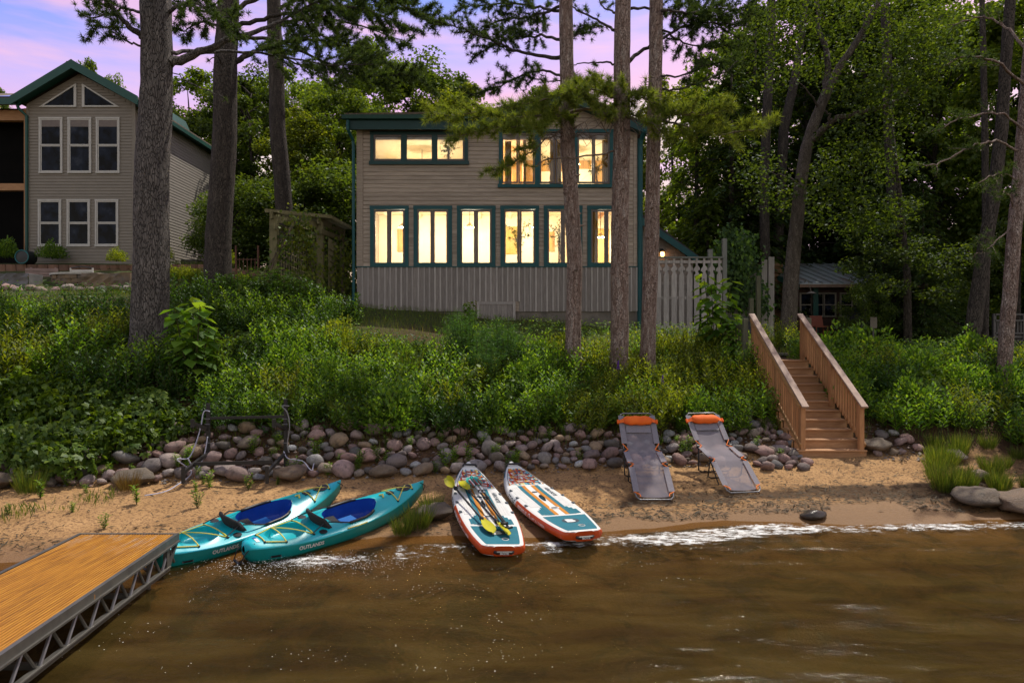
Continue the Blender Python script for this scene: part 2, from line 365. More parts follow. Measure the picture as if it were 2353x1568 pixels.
def shore(x):
    return np.interp(x, [-60, -14, -8, -4, 0, 4, 6.6, 10, 14, 60], [8.0, 8.2, 8.6, 9.15, 10.0, 10.85, 10.95, 10.95, 10.6, 10.6])
def rockbase(x):
    return np.interp(x, [-60, -14, -8, -4, 0, 4, 6.6, 10, 14, 60], [11.5, 11.8, 12.2, 12.7, 13.1, 13.8, 14.3, 13.7, 12.0, 12.0])
def axis(parts):
    a = []
    for lo, hi, n in parts: a += list(np.linspace(lo, hi, n, endpoint=False))
    return np.array(a + [parts[-1][1]])
gx = axis([(-300, -60, 6), (-60, -13, 24), (-13, 13, 372), (13, 60, 24), (60, 300, 6)])
gy = axis([(-90, 0, 10), (0, 7.5, 40), (7.5, 15.5, 150), (15.5, 30, 60), (30, 90, 20), (90, 400, 6)])
X, Y = np.meshgrid(gx, gy); Zg = hgt(X, Y)
db = Y - rockbase(X); ds = Y - shore(X)
beach = np.clip(ds / .8, 0, 1) * np.clip(1 - db / .6, 0, 1)
Zg = Zg + beach * (.045 * fbm(X * 2.3, Y * 3.1, 5, 4) + .02 * fbm(X * 9, Y * 9, 9, 2))
Zg -= .035 * np.exp(-((ds - 1.15 - .3 * vnoise(X * .8, X * 0, 4)) / .16) ** 2) * (X > -2)
Zg += .03 * np.clip(fbm(X * 4.5, Y * 6, 71, 3) + .1, 0, 1) * np.exp(-((ds - 1.25) / .5) ** 2) * (X > .5)
nx, ny = len(gx), len(gy)
idx = np.arange(nx * ny).reshape(ny, nx)
Fq = np.stack([idx[:-1, :-1], idx[:-1, 1:], idx[1:, 1:], idx[1:, :-1]], -1).reshape(-1, 4)
soil = np.clip((db + .25 * fbm(X * 1.5, Y * 1.5, 7, 3)) / .5, 0, 1)
soil = np.maximum(soil, np.clip((X - 8.8 - .6 * vnoise(Y, X * .3, 2)) / 1.5, 0, 1) * np.clip((ds - 1.1) / .8, 0, 1) * .55)
wrack = np.exp(-((ds - 1.25 - .35 * vnoise(X * .7, X * 0, 61)) / .42) ** 2) * np.clip((X - .6) / 1.5, 0, 1) * 1.1 + .55 * np.clip((X - 6.5) / 2, 0, 1) * np.exp(-((ds - .8) / .7) ** 2) + .62 * (ds > .4) * (ds < 3.4) * np.clip(vnoise(X * .8, Y * 1.1, 66) * 2.2, 0, 1)
lawn = np.clip((Y - 18.5 + fbm(X * .5, Y * .5, 8, 3)) / 2.5, 0, 1)
n = NT('ground_sand_soil_lawn')
geo = n.n('ShaderNodeNewGeometry'); pos = geo.outputs['Position']
sp = n.n('ShaderNodeSeparateXYZ'); n.l(pos, sp.inputs[0])
asoil = n.n('ShaderNodeAttribute', attribute_name='soil'); alawn = n.n('ShaderNodeAttribute', attribute_name='lawn'); awet = n.n('ShaderNodeAttribute', attribute_name='shore_distance')
n1 = n.noise(pos, 1.6, 6, .6); n2 = n.noise(pos, 22, 5, .65); n3 = n.noise(pos, 90, 3, .6)
sand = n.ramp(n1, [(.3, (.44, .26, .115)), (.7, (.31, .175, .072))])
sand = n.mix(n.ramp(n2, [(.38, (1, 1, 1)), (.52, (0, 0, 0))]), sand, (.165, .09, .043))
speck = n.ramp(n.noise(pos, 48, 2, .5), [(.30, (1, 1, 1)), (.36, (0, 0, 0))]); sand = n.mix(speck, sand, (.05, .032, .02))
wr = n.n('ShaderNodeAttribute', attribute_name='wrack'); wn1 = n.noise(pos, 5.5, 7, .75); sand = n.mix(n.ramp(n.math('MULTIPLY', wr.outputs['Fac'], wn1), [(.36, (0, 0, 0)), (.50, (.9, .9, .9))]), sand, (.055, .032, .017))
wetf = n.ramp(n.math('ADD', awet.outputs['Fac'], n.math('MULTIPLY_ADD', n1, .7, -.35)), [(0, (1, 1, 1)), (.55, (.85, .85, .85)), (.95, (0, 0, 0))])
sand = n.mix(wetf, sand, (.185, .10, .042))
bed = n.ramp(n.noise(pos, 1.3, 8, .75, .6), [(.42, (.035, .02, .009)), (.50, (.12, .066, .026)), (.7, (.21, .125, .052))])
sand = n.mix(n.ramp(awet.outputs['Fac'], [(0, (0, 0, 0)), (.001, (0, 0, 0))]), sand, sand)
uw = n.math('LESS_THAN', sp.outputs[2], -.015); sand = n.mix(uw, sand, bed)
soilc = n.ramp(n2, [(.35, (.035, .022, .014)), (.55, (.085, .042, .02)), (.72, (.14, .075, .035))])
lawnc = n.ramp(n.noise(pos, 3.5, 6, .7), [(.35, (.035, .045, .012)), (.55, (.055, .065, .016)), (.72, (.10, .075, .03))])
col = n.mix(asoil.outputs['Fac'], sand, soilc); col = n.mix(alawn.outputs['Fac'], col, lawnc)
hh = n.math('ADD', n.math('MULTIPLY', n2, 1.0), n.math('MULTIPLY', n3, .35))
rough = n.math('MULTIPLY_ADD', wetf, -.45, .95)
ground_mat = n.done(n.bsdf(col, rough, 0, .25, n.bump(hh, .55, .05)))
me = npmesh('ground', np.stack([X, Y, Zg], -1).reshape(-1, 3), Fq, ground_mat, True)
for nm, arr in (('soil', soil), ('lawn', lawn), ('shore_distance', ds), ('wrack', wrack)):
    me.attributes.new(nm, 'FLOAT', 'POINT').data.foreach_set('value', arr.ravel().astype(np.float32))
link('ground', me, kind='structure')
# water: one rippled sheet, shallow swash on the sand
wx = axis([(-300, -40, 6), (-40, -11, 40), (-11, 11, 420), (11, 40, 40), (40, 300, 6)])
wy = axis([(-90, 0, 14), (0, 4.5, 40), (4.5, 11.6, 210), (11.6, 12, 3)])
X, Y = np.meshgrid(wx, wy); ds = shore(X) - Y
rip = .030 * fbm(X * .55 + Y * .25, Y * 1.5, 21, 3) + .013 * fbm(X * 2.2 + Y * .8, Y * 4.6, 27, 3)
def crest(y0, a, w, amp, seed):
    yy = Y - (y0 + a * X + .28 * fbm(X * .28, X * 0 + 3, seed, 2)); return amp * np.where(yy > 0, np.exp(-(yy / w) ** 2), np.exp(-(yy / (w * .4)) ** 2))
Zw = .012 + rip * np.clip(.25 + ds / 2, .25, 1)
cr1 = crest(9.55, .012, .42, .034, 31) * np.clip((X + 4.5) / 2, 0, 1); cr2 = crest(7.15, .02, .8, .022, 35)
Zw = Zw + cr1 + cr2
gz = hgt(X, Y); depth = np.clip(Zw - gz, 0, 5)
Zw = np.where(Zw - gz < -.10, gz - .10, Zw)
# foam amount: swash edge, behind the breaking crest
edge = np.exp(-((ds - .50 + .03 * X - .25 * fbm(X * .7, X * 0, 44, 3)) / (.55 - .022 * np.clip(X, 0, 9))) ** 2)
fo = edge * np.clip((X - .6) / 1.2, 0, 1) * 1.22 + np.exp(-((ds - .35) / .45) ** 2) * np.clip(1.3 - abs(X + .9) / 2.8, 0, 1) * .95
fo += np.exp(-((ds - .55) / .3) ** 2) * .45 * (X > 2) * np.clip((5 - X) / 3, 0, 1)
yy1 = Y - (9.55 + .012 * X + .28 * fbm(X * .28, X * 0 + 3, 31, 2)); fo += .20 * np.exp(-((yy1 + .02) / .07) ** 2) * np.clip((X + 4.5) / 2, 0, 1)
fo += .5 * np.exp(-(((X + 3.0) / .7) ** 2 + ((Y - 8.95) / .30) ** 2)) + .45 * np.exp(-(((X + 2.2) / .9) ** 2 + ((Y - 9.0) / .28) ** 2)) + .5 * np.exp(-(((X - .45) / .5) ** 2 + ((Y - 9.35) / .35) ** 2))
fo += .30 * np.clip(vnoise(X * .9, Y * 1.6, 51) * 3 - .55, 0, 1) * np.clip((ds - .8) / 1, 0, 1) * (X < 3.5)  # sparse white flecks painted in for sun glints on the ripples
fo = np.clip(fo * (np.where(X > -1.6, .9, .62) + .6 * np.clip(fbm(X * .9, Y * .6, 81, 3) + .25, 0, 1)), 0, 1.3)
n = NT('shallow_lake_water')
geo = n.n('ShaderNodeNewGeometry'); pos = geo.outputs['Position']
ad = n.n('ShaderNodeAttribute', attribute_name='depth'); af = n.n('ShaderNodeAttribute', attribute_name='foam')
def wmap(sc, rot=0):
    m = n.n('ShaderNodeMapping'); m.inputs['Scale'].default_value = sc; m.inputs['Rotation'].default_value = (0, 0, rot); n.l(pos, m.inputs[0]); return m.outputs[0]
h1 = n.noise(wmap((1.1, 3.2, 1), .18), 2.4, 5, .6, .5); h2 = n.noise(wmap((1, 2.2, 1), -.1), 13, 4, .6, .3)
nrm = n.bump(n.math('ADD', h1, n.math('MULTIPLY', h2, .34)), .30, .10)
body = n.ramp(n.noise(wmap((.35, 1.1, 1), .22), 2.0, 5, .6, .6), [(.36, (.026, .017, .005)), (.52, (.046, .031, .008)), (.70, (.068, .047, .014))])
murk = n.ramp(ad.outputs['Fac'], [(0, (.05, .05, .05)), (.10, (.22, .22, .22)), (.30, (.50, .50, .50)), (.6, (.74, .74, .74)), (1.0, (.88, .88, .88))])
tr = n.n('ShaderNodeBsdfTransparent'); tr.inputs[0].default_value = (.84, .72, .50, 1)
df = n.n('ShaderNodeBsdfDiffuse'); n.l(body, df.inputs[0])
m1 = n.n('ShaderNodeMixShader'); n.l(murk, m1.inputs[0]); n.l(tr.outputs[0], m1.inputs[1]); n.l(df.outputs[0], m1.inputs[2])
fr = n.n('ShaderNodeFresnel'); fr.inputs[0].default_value = 1.33; n.l(nrm, fr.inputs['Normal'])
gl = n.n('ShaderNodeBsdfGlossy'); gl.inputs['Roughness'].default_value = .06; n.l(nrm, gl.inputs['Normal'])
m2 = n.n('ShaderNodeMixShader'); n.l(n.math('MULTIPLY', fr.outputs[0], .30), m2.inputs[0]); n.l(m1.outputs[0], m2.inputs[1]); n.l(gl.outputs[0], m2.inputs[2])
fn = n.noise(wmap((.9, 1.5, 1), .15), 6.5, 9, .74, .5); fn2 = n.noise(wmap((1, 1.2, 1), .1), 75, 3, .65, .2)
fm = n.math('ADD', n.math('MULTIPLY', fn, .72), n.math('MULTIPLY', fn2, .28))
thr = n.math('MULTIPLY_ADD', af.outputs['Fac'], -.24, .765)
fmask = n.math('SMOOTH_MIN', n.math('MAXIMUM', n.math('MULTIPLY', n.math('SUBTRACT', fm, thr), 9.0), 0.0), 1.0, .1)
fd = n.n('ShaderNodeBsdfDiffuse'); fd.inputs[0].default_value = (.72, .72, .70, 1)
m3 = n.n('ShaderNodeMixShader'); n.l(fmask, m3.inputs[0]); n.l(m2.outputs[0], m3.inputs[1]); n.l(fd.outputs[0], m3.inputs[2])
water_mat = n.done(m3)
nx, ny = len(wx), len(wy); idx = np.arange(nx * ny).reshape(ny, nx)
Fq = np.stack([idx[:-1, :-1], idx[:-1, 1:], idx[1:, 1:], idx[1:, :-1]], -1).reshape(-1, 4)
me = npmesh('water', np.stack([X, Y, Zw], -1).reshape(-1, 3), Fq, water_mat, True)
me.attributes.new('depth', 'FLOAT', 'POINT').data.foreach_set('value', depth.ravel().astype(np.float32))
me.attributes.new('foam', 'FLOAT', 'POINT').data.foreach_set('value', fo.ravel().astype(np.float32))
link('water', me, kind='structure')

# white flecks: foam by the sterns, elsewhere added in place of sun glints
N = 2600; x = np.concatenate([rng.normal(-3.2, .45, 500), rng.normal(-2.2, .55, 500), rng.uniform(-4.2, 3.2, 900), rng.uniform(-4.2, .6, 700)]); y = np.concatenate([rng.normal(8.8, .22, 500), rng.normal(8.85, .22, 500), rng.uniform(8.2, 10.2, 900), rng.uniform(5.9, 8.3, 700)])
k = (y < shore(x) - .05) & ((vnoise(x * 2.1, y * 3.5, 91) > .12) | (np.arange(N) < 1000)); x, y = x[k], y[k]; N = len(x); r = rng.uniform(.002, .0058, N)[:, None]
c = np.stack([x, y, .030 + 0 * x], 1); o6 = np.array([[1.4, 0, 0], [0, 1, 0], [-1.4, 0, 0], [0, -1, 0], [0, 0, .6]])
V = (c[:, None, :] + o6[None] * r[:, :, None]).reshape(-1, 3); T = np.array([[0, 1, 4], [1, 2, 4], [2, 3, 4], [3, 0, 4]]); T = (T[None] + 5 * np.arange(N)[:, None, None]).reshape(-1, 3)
o = link('foam_glints', npmesh('foam_glints', V, T, simple('white_foam_glint', (.8, .8, .78), None, 5, .5)), None, 'stuff'); tag(o, 'white flecks standing in for sun glints, with some foam, on the brown shallows', 'foam')
# ---------------------------------------------------------------- buildings
def glow(name, stops, sc=1.0, stretch=(1, 1, 1), strength=1.0, detail=5, dist=.5):
    n = NT(name); c = n.ramp(n.noise(n.coords(stretch), sc, detail, .6, dist), stops)
    e = n.n('ShaderNodeEmission'); n.l(c, e.inputs[0]); e.inputs[1].default_value = strength
    g = n.n('ShaderNodeBsdfGlossy'); g.inputs['Roughness'].default_value = .03
    a = n.n('ShaderNodeMixShader'); a.inputs[0].default_value = .05; n.l(e.outputs[0], a.inputs[1]); n.l(g.outputs[0], a.inputs[2])
    return n.done(a)
n = NT('window_glass'); tr_g = n.n('ShaderNodeBsdfTransparent'); tr_g.inputs[0].default_value = (.95, .95, .93, 1); gl_g = n.n('ShaderNodeBsdfGlossy'); gl_g.inputs['Roughness'].default_value = .02
fr_g = n.n('ShaderNodeFresnel'); mx_g = n.n('ShaderNodeMixShader'); n.l(fr_g.outputs[0], mx_g.inputs[0]); n.l(tr_g.outputs[0], mx_g.inputs[1]); n.l(gl_g.outputs[0], mx_g.inputs[2]); GLASS = n.done(mx_g)
def clap(x0, x1, y, z, h, lap=.02):
    b = MB()
    return b.add([(x0, y - .023, z), (x1, y - .023, z), (x1, y + .0, z), (x0, y + .0, z), (x0, y - .002, z + h - .003), (x1, y - .002, z + h - .003), (x1, y + .0, z + h - .003), (x0, y + .0, z + h - .003)],
                 [(0, 3, 2, 1), (4, 5, 6, 7), (0, 1, 5, 4), (1, 2, 6, 5), (2, 3, 7, 6), (3, 0, 4, 7)])
D = 24.0; s_ = F / D
def hx(u): return (u - 1176) / s_
def hz(v): return CAMZ + (784 - v) / s_
XL, XR = hx(820), hx(1462); ZB = hz(612); ZG = hz(715)
house = thing('lake_house', 'two storey grey-brown clapboard house with teal trim and brightly lit windows, above the green bank', 'house', ((XL + XR) / 2, D, 3.6))
EAVE = hz(292); XP, ZP = hx(1300), hz(222); XE, ZE = hx(1482), hz(300)
XJ = hx(1100); ZJ = hz(276)
WINS = [(hx(850.8 + 99.6 * i), hx(938.8 + 99.6 * i), hz(612), hz(473)) for i in range(6)] + [(hx(851), hx(1075), hz(379), hz(303)), (hx(1146), hx(1408), hz(431.5), hz(298))]
OPEN = [(a + .10, b - .10, c + .10, d - .10) for a, b, c, d in WINS]
def roofz(x):
    if x < XJ: return EAVE - .05
    return ZJ - .12 + (x - XJ) / (XP - XJ) * (ZP - ZJ - .10) if x < XP else ZP - .22 - (x - XP) / (XR - XP) * (ZP - .22 - ZE - .02)
xs_ = sorted({XL, XR, XP, XJ} | {v for o in OPEN for v in o[:2]}); zs_ = sorted({ZG, 10.0} | {v for o in OPEN for v in o[2:]})
b = MB()
for za, zb_ in zip(zs_, zs_[1:]):
    run = None
    for xa, xb in list(zip(xs_, xs_[1:])) + [(None, None)]:
        solid = xa is not None and not any(o[0] <= (xa + xb) / 2 <= o[1] and o[2] <= (za + zb_) / 2 <= o[3] for o in OPEN)
        if solid: run = (run[0], xb) if run else (xa, xb)
        elif run: b.bx(run[0], run[1], D, D + .12, za, zb_); run = None
b.prism([(XL, D, 10.0), (XR, D, 10.0), (XR, D, roofz(XR)), (XP, D, roofz(XP)), (XJ, D, roofz(XJ)), (XL, D, EAVE - .05)], (0, .12, 0))
w = b.build('wall', M['clapboard'], house)
for xa, xb in ((XL, XL + .12), (XR - .12, XR)): MB().bx(xa, xb, D + .121, D + 9, ZG, roofz(xa) - .1).build('side_wall', M['clapboard'], w)
M['plaster'] = simple('cream_plaster', (.82, .74, .56), (.76, .67, .49), 1.2, .9)
M['pine_panel'] = simple('amber_pine_panelling', (.58, .34, .12), (.38, .19, .05), 3, .7, .1, 30, (6, 1, .4))
M['curtain'] = simple('ochre_curtain', (.55, .38, .13), (.42, .27, .08), 5, .9, stretch=(12, 1, .3))
RB = D + 3.4; MID = 7.95; CE = 10.16
MB().bx(XL + .12, XR - .12, D + .121, RB, 5.0, 5.1).build('floor', M['pine_panel'], house)
MB().bx(XL + .12, XR - .12, D + .121, RB, MID, MID + .18).build('floor', M['plaster'], house)
MB().bx(XL + .12, XR - .12, D + .121, RB, CE, CE + .08).build('ceiling', M['plaster'], house)
bw2 = MB().bx(XL + .12, XR - .12, RB, RB + .1, 5.0, MID).build('back_wall', M['plaster'], house)
bw3 = MB().bx(XL + .12, XR - .12, RB, RB + .1, MID + .18, CE).build('back_wall', M['pine_panel'], house)
for xp in (-1.2, .4): MB().bx(xp, xp + .1, D + .125, RB - .002, MID + .18, CE).build('partition', M['pine_panel'], house)
MB().bx(2.35, 2.45, D + .9, RB - .002, 5.1, MID).build('partition', M['pine_panel'], house)
for i in range(8): MB().bx(XL + .5 + i * 1.2, XL + .62 + i * 1.2, D + .13, RB - .003, MID - .13, MID - .001).build('ceiling_beam', M['plaster'] if i < 6 else M['pine_panel'], house)
for xa, xb, za, zb_, m_ in ((-4.6, -3.9, 6.5, 7.4, 'pine_panel'), (-2.6, -2.2, 6.6, 7.2, 'curtain'), (-.5, .3, 6.4, 7.5, 'curtain'), (1.2, 1.7, 6.5, 7.3, 'pine_panel'), (3.0, 3.9, 5.2, 7.4, 'curtain'), (-4.6, -3.6, 9.0, 9.9, 'plaster'), (-3.0, -2.2, 9.1, 9.8, 'plaster'), (1.1, 2.0, 8.5, 9.7, 'plaster'), (2.5, 3.3, 8.7, 9.8, 'plaster')):
    MB().bx(xa, xb, RB - .04, RB - .004, za, zb_).build('wall_panel', M[m_], bw2 if zb_ < MID else bw3)
for xa, xb, za, zb_ in ((2.7, 3.05, 5.3, 7.7), (-.25, -.02, 8.4, 10.0), (1.35, 1.75, 8.2, 10.1), (3.2, 3.5, 8.2, 10.1)):
    b = MB(); b.grid([[(xa + (xb - xa) * k / 16, D + .22 + .03 * math.sin(k * 1.57), z) for z in (za, zb_)] for k in range(17)]); b.build('curtain', M['curtain'], house)
lt = 0
for x, y, z in ((-4.1, D + 1.7, 7.2), (-1.6, D + 1.7, 7.2), (.9, D + 1.7, 7.2), (3.4, D + 2.2, 6.9), (-3.4, D + 1.8, 9.5), (-.4, D + 1.8, 9.5), (2.4, D + 1.8, 9.6)):
    t = thing('pendant_lamp', 'warm pendant lamp shining ' + ['behind the leftmost lower window of the lit house', 'behind the third lower window of the lit house', 'behind the fourth lower window of the lit house', 'behind the rightmost lower window of the lit house', 'behind the low triple window upstairs', 'between the two upstairs windows', 'behind the tall triple window upstairs'][lt], 'lamp', (x, y, z))
    MB().lathe([(.03, .16), (.17, .0), (.165, -.01), (.03, .13)], 14, (x, y, z)).build('lamp_shade', M['plaster'], t); MB().tube([(x, y, z + .15), (x, y, (MID - .01) if z < 8 else CE)], .01, 5).build('cord', M['blackp'], t)
    L = bpy.data.lights.new('lamp_light', 'POINT'); L.energy = 235 if z < 8 else 200; L.color = (1, .89, .64); L.shadow_soft_size = .12
    lo = bpy.data.objects.new('lamp_light', L); COL.objects.link(lo); lo.parent = t; lo.location = (0, 0, -.10); lt += 1
MB().bx(XL + .03, XR - .03, D + .03, D + 8.9, 2.6, ZG).build('foundation', M['concrete'], house)
z = ZB; k = 0
while z < ZP - .3:
    x0, x1 = XL + .22, XR - .12
    if z > EAVE - .12: x0 = XJ + (z - (ZJ - .12)) / (ZP - ZJ - .1) * (XP - XJ) if z > ZJ - .12 else XJ
    if z > ZE - .15: x1 = XR - (z - ZE + .15) / (ZP - ZE) * (XR - XP)
    if x1 - x0 < .4: break
    cuts = [x0]
    if k % 3 == 1: cuts.append(x0 + (x1 - x0) * (.25 + .5 * rng.random()))
    if k % 4 == 2: cuts.append(cuts[-1] + (x1 - cuts[-1]) * (.3 + .4 * rng.random()))
    cuts.append(x1)
    segs = list(zip(cuts, cuts[1:]))
    for o in OPEN:
        if z < o[3] + .005 and z + .145 > o[2] - .005:
            ns = []
            for a, b in segs:
                if b <= o[0] - .03 or a >= o[1] + .03: ns.append((a, b))
                else:
                    if o[0] - .03 - a > .03: ns.append((a, o[0] - .03))
                    if b - o[1] - .03 > .03: ns.append((o[1] + .03, b))
            segs = ns
    for a, b in segs:
        clap(a + .002, b - .002, D, z, .145).build('siding_board', M['clapboard'], w)
    z += .145; k += 1
for xa, xb, nm in ((XL - .01, XL + .21, 'corner_board'), (XR - .11, XR + .02, 'corner_board')):
    MB().bx(xa, xb, D - .035, D + .12, ZB, (EAVE if xa < 0 else ZE) - .02).build(nm, M['clapboard'], w)
nb = 50; bw = (XR - XL) / nb
HXa, HXb, HZa, HZb = hx(1096), hx(1184), hz(746), hz(693)
for i in range(nb):
    xa = XL + i * bw; zb = ZG + rng.uniform(-.012, .012)
    if xa + bw > HXa and xa < HXb: zb = HZb + .01
    MB().bx(xa + .003, xa + bw - .003, D - .018, D, zb, ZB - .03).build('wall_board', M['board_grey'], w)
    j = rng.uniform(-.012, .012)
    MB().bx(xa + bw - .026 + j, xa + bw + .026 + j, D - .058, D - .0185, zb, ZB - .03).build('batten', M['batten_grey'], w)
MB().bx(XL - .03, XR + .03, D - .062, D - .002, ZB - .03, ZB + .005).build('ledge', M['teal'], house)
hatch = MB().bx(HXa, HXb, D - .05, D - .0, HZa, HZb).build('hatch', M['board_grey'], house)
for i in range(6):
    a = HXa + .1 + (HXb - HXa - .2) * i / 6
    MB().bx(a + .004, a + (HXb - HXa - .2) / 6 - .004, D - .066, D - .051, HZa, HZb - .1).build('board', M['board_grey'], hatch)
for a, b in ((HXa, HXa + .09), (HXb - .09, HXb)): MB().bx(a, b, D - .10, D - .052, HZa, HZb).build('frame_board', M['batten_grey'], hatch)
MB().bx(HXa + .092, HXb - .092, D - .083, D - .052, HZb - .09, HZb - .001).build('frame_board', M['batten_grey'], hatch)
def trim(u0, u1, v0, v1, t=.13, sill=True, mat='teal'):
    x0, x1, z0, z1 = hx(u0), hx(u1), hz(v1), hz(v0); b = MB()
    b.bx(x0, x0 + t, D - .07, D - .001, z0 + t, z1 - t); b.bx(x1 - t, x1, D - .07, D - .001, z0 + t, z1 - t)
    b.bx(x0 - .01, x1 + .01, D - .075, D - .001, z1 - t, z1); b.bx(x0 - (.04 if sill else 0), x1 + (.04 if sill else 0), D - (.095 if sill else .07), D - .001, z0, z0 + t)
    return b.build('window', M[mat], house)
def sashes(win, panes, mat, pad=.06):
    """panes: (u0,u1,v0,v1)"""
    for (a, b, c, d), g in zip(panes, mat):
        x0, x1, z0, z1 = hx(a), hx(b), hz(d), hz(c); q = MB(); p = pad
        q.bx(x0 - p, x0, D - .052, D - .001, z0, z1); q.bx(x1, x1 + p, D - .052, D - .001, z0, z1)
        q.bx(x0 - p, x1 + p, D - .054, D - .001, z1, z1 + p); q.bx(x0 - p, x1 + p, D - .054, D - .001, z0 - p, z0)
        q.build('sash', M['sash'], win)
        MB().bx(x0, x1, D - .032, D - .024, z0, z1).build('pane', g, win)
for i in range(6):
    u = 850.8 + 99.6 * i
    wn_ = trim(u, u + 88, 473, 612, .13, False)
    g = [GLASS] * 2
    sashes(wn_, [(u + 12, u + 38.5, 487, 606.5), (u + 48.5, u + 75, 487, 606.5)], g, .075)
wn_ = trim(851, 1075, 303, 379, .12, True, 'dteal')
for a in (928.5, 998.5): MB().bx(hx(a) - .1, hx(a) + .1, D - .068, D - .001, hz(379) + .12, hz(303) - .12).build('mullion', M['dteal'], wn_)
sashes(wn_, [(a, a + 58, 315, 366) for a in (863, 934.5, 1005)], [GLASS] * 3, .06)
wn_ = trim(1146, 1408, 298, 431.5, .12, True, 'teal')
for a in (1234, 1320): MB().bx(hx(a) - .09, hx(a) + .09, D - .068, D - .001, hz(431.5) + .12, hz(298) - .12).build('mullion', M['teal'], wn_)
sashes(wn_, [(1156, 1186, 311, 418), (1194, 1224, 311, 418), (1243, 1271, 311, 418), (1280, 1309, 311, 418), (1330, 1359, 311, 418), (1367, 1396, 311, 418)],
       [GLASS] * 6, .058)
# roof: a straight eave on the left, a low gable on the right
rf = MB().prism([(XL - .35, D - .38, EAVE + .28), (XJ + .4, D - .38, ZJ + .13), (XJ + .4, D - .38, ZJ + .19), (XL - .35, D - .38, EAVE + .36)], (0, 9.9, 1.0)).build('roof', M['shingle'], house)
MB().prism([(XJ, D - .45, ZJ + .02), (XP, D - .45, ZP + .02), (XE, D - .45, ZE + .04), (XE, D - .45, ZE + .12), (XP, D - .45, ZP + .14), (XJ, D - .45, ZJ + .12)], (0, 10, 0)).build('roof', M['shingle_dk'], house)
MB().bx(XL - .30, XJ + .2, D - .36, D - .28, EAVE - .19, EAVE + .25).build('fascia', M['dteal'], house)
MB().bx(XL - .34, XJ + .2, D - .277, D + .2, EAVE - .05, EAVE - .02).build('soffit', M['dteal'], house)
MB().add(*(lambda a: (a, [(0, 1, 2, 3), (4, 7, 6, 5), (0, 4, 5, 1), (1, 5, 6, 2), (2, 6, 7, 3), (3, 7, 4, 0)]))([(XL - .42, D - .37, EAVE + .12), (XL - .42, D - .50, EAVE + .14), (XL - .42, D - .52, EAVE + .27), (XL - .42, D - .37, EAVE + .27), (XJ + .3, D - .37, EAVE + .12), (XJ + .3, D - .50, EAVE + .14), (XJ + .3, D - .52, EAVE + .27), (XJ + .3, D - .37, EAVE + .27)])).build('gutter', M['green_trim'], house)
bb = MB()
for (xa, za), (xb, zb) in (((XJ + .05, ZJ), (XP, ZP)), ((XP, ZP), (XE, ZE + .03))):
    bb.prism([(xa, D - .43, za - .28), (xb, D - .43, zb - .28), (xb, D - .43, zb + .0), (xa, D - .43, za + .0)], (0, .06, 0))
    bb.prism([(xa, D - .365, za - .27), (xb, D - .365, zb - .27), (xb, D - .365, zb - .24), (xa, D - .365, za - .24)], (0, .362, 0))
bb.build('bargeboard', M['dteal'], house)
zb = H(XL - .1, D) - .02
MB().tube([(XL - .22, D - .43, EAVE + .1), (XL - .22, D - .42, EAVE - .22), (XL - .11, D - .12, EAVE - .5), (XL - .10, D - .10, EAVE - .7), (XL - .10, D - .10, zb)], .055, 8).build('downspout', M['teal'], house)
MB().tube([(XR + .22, D - .42, ZE - .1), (XR + .14, D - .15, ZE - .35), (XR + .10, D - .1, ZE - .6), (XR + .10, D - .1, H(XR, D) - .05)], .075, 8).build('downspout', M['teal'], house)
MB().bx(XR + .03, XR + .21, D - .06, D + .05, H(XR, D), ZE - .3).build('trim_board', M['teal'], house)
# small annex behind, with the lantern
d2 = 27.0; q = F / d2
ax = lambda u: (u - 1176) / q; az = lambda v: CAMZ + (784 - v) / q
annex = thing('annex', 'low grey annex with a teal edged sloping roof, behind the picket fence', 'annex', (ax(1530), d2, 3.5))
wl_ = MB().prism([(ax(1440), d2, 3.2), (ax(1592), d2, 3.2), (ax(1592), d2, az(600)), (ax(1478), d2, az(518)), (ax(1440), d2, az(518))], (0, 5, 0)).build('wall', M['board_grey'], annex)
for i in range(20):
    z = 5.0 + i * .14; xe = ax(1588) if z < az(600) else ax(1588 - (z - az(600)) * q / 82 * 110)
    if xe - ax(1465) > .2: clap(ax(1465), xe, d2, z, .14).build('siding_board', M['board_grey'], wl_)
MB().prism([(ax(1462), d2 - .35, az(500)), (ax(1600), d2 - .35, az(602)), (ax(1600), d2 - .35, az(590)), (ax(1462), d2 - .35, az(488))], (0, 5.6, 0)).build('roof', M['shingle_dk'], annex)
MB().prism([(ax(1462), d2 - .42, az(514)), (ax(1598), d2 - .42, az(608)), (ax(1598), d2 - .42, az(592)), (ax(1462), d2 - .42, az(497))], (0, .06, 0)).build('bargeboard', M['teal'], annex)
lx, lz = ax(1519), az(583)
lamp = thing('wall_lantern', 'small black wall lantern glowing orange on the annex wall above the fence', 'lantern', (lx, d2 - .02, lz))
MB().bx(lx - .06, lx + .06, d2 - .06, d2 - .024, lz - .05, lz + .2).build('back_plate', M['black'], lamp)
MB().lathe([(.02, .12), (.13, .07), (.14, .05), (.02, .05)], 10, (lx, d2 - .2, lz)).build('lamp_cap', M['black'], lamp)
MB().beam((lx, d2 - .05, lz + .16), (lx, d2 - .2, lz + .11), .025, .025).build('bracket', M['black'], lamp)
MB().lathe([(.06, .05), (.085, -.02), (.06, -.12), (.02, -.14)], 10, (lx, d2 - .2, lz)).build('lamp_glass', glow('lantern_glow', [(.3, (1, .30, .05)), (.7, (1, .6, .2))], 8, strength=9), lamp)
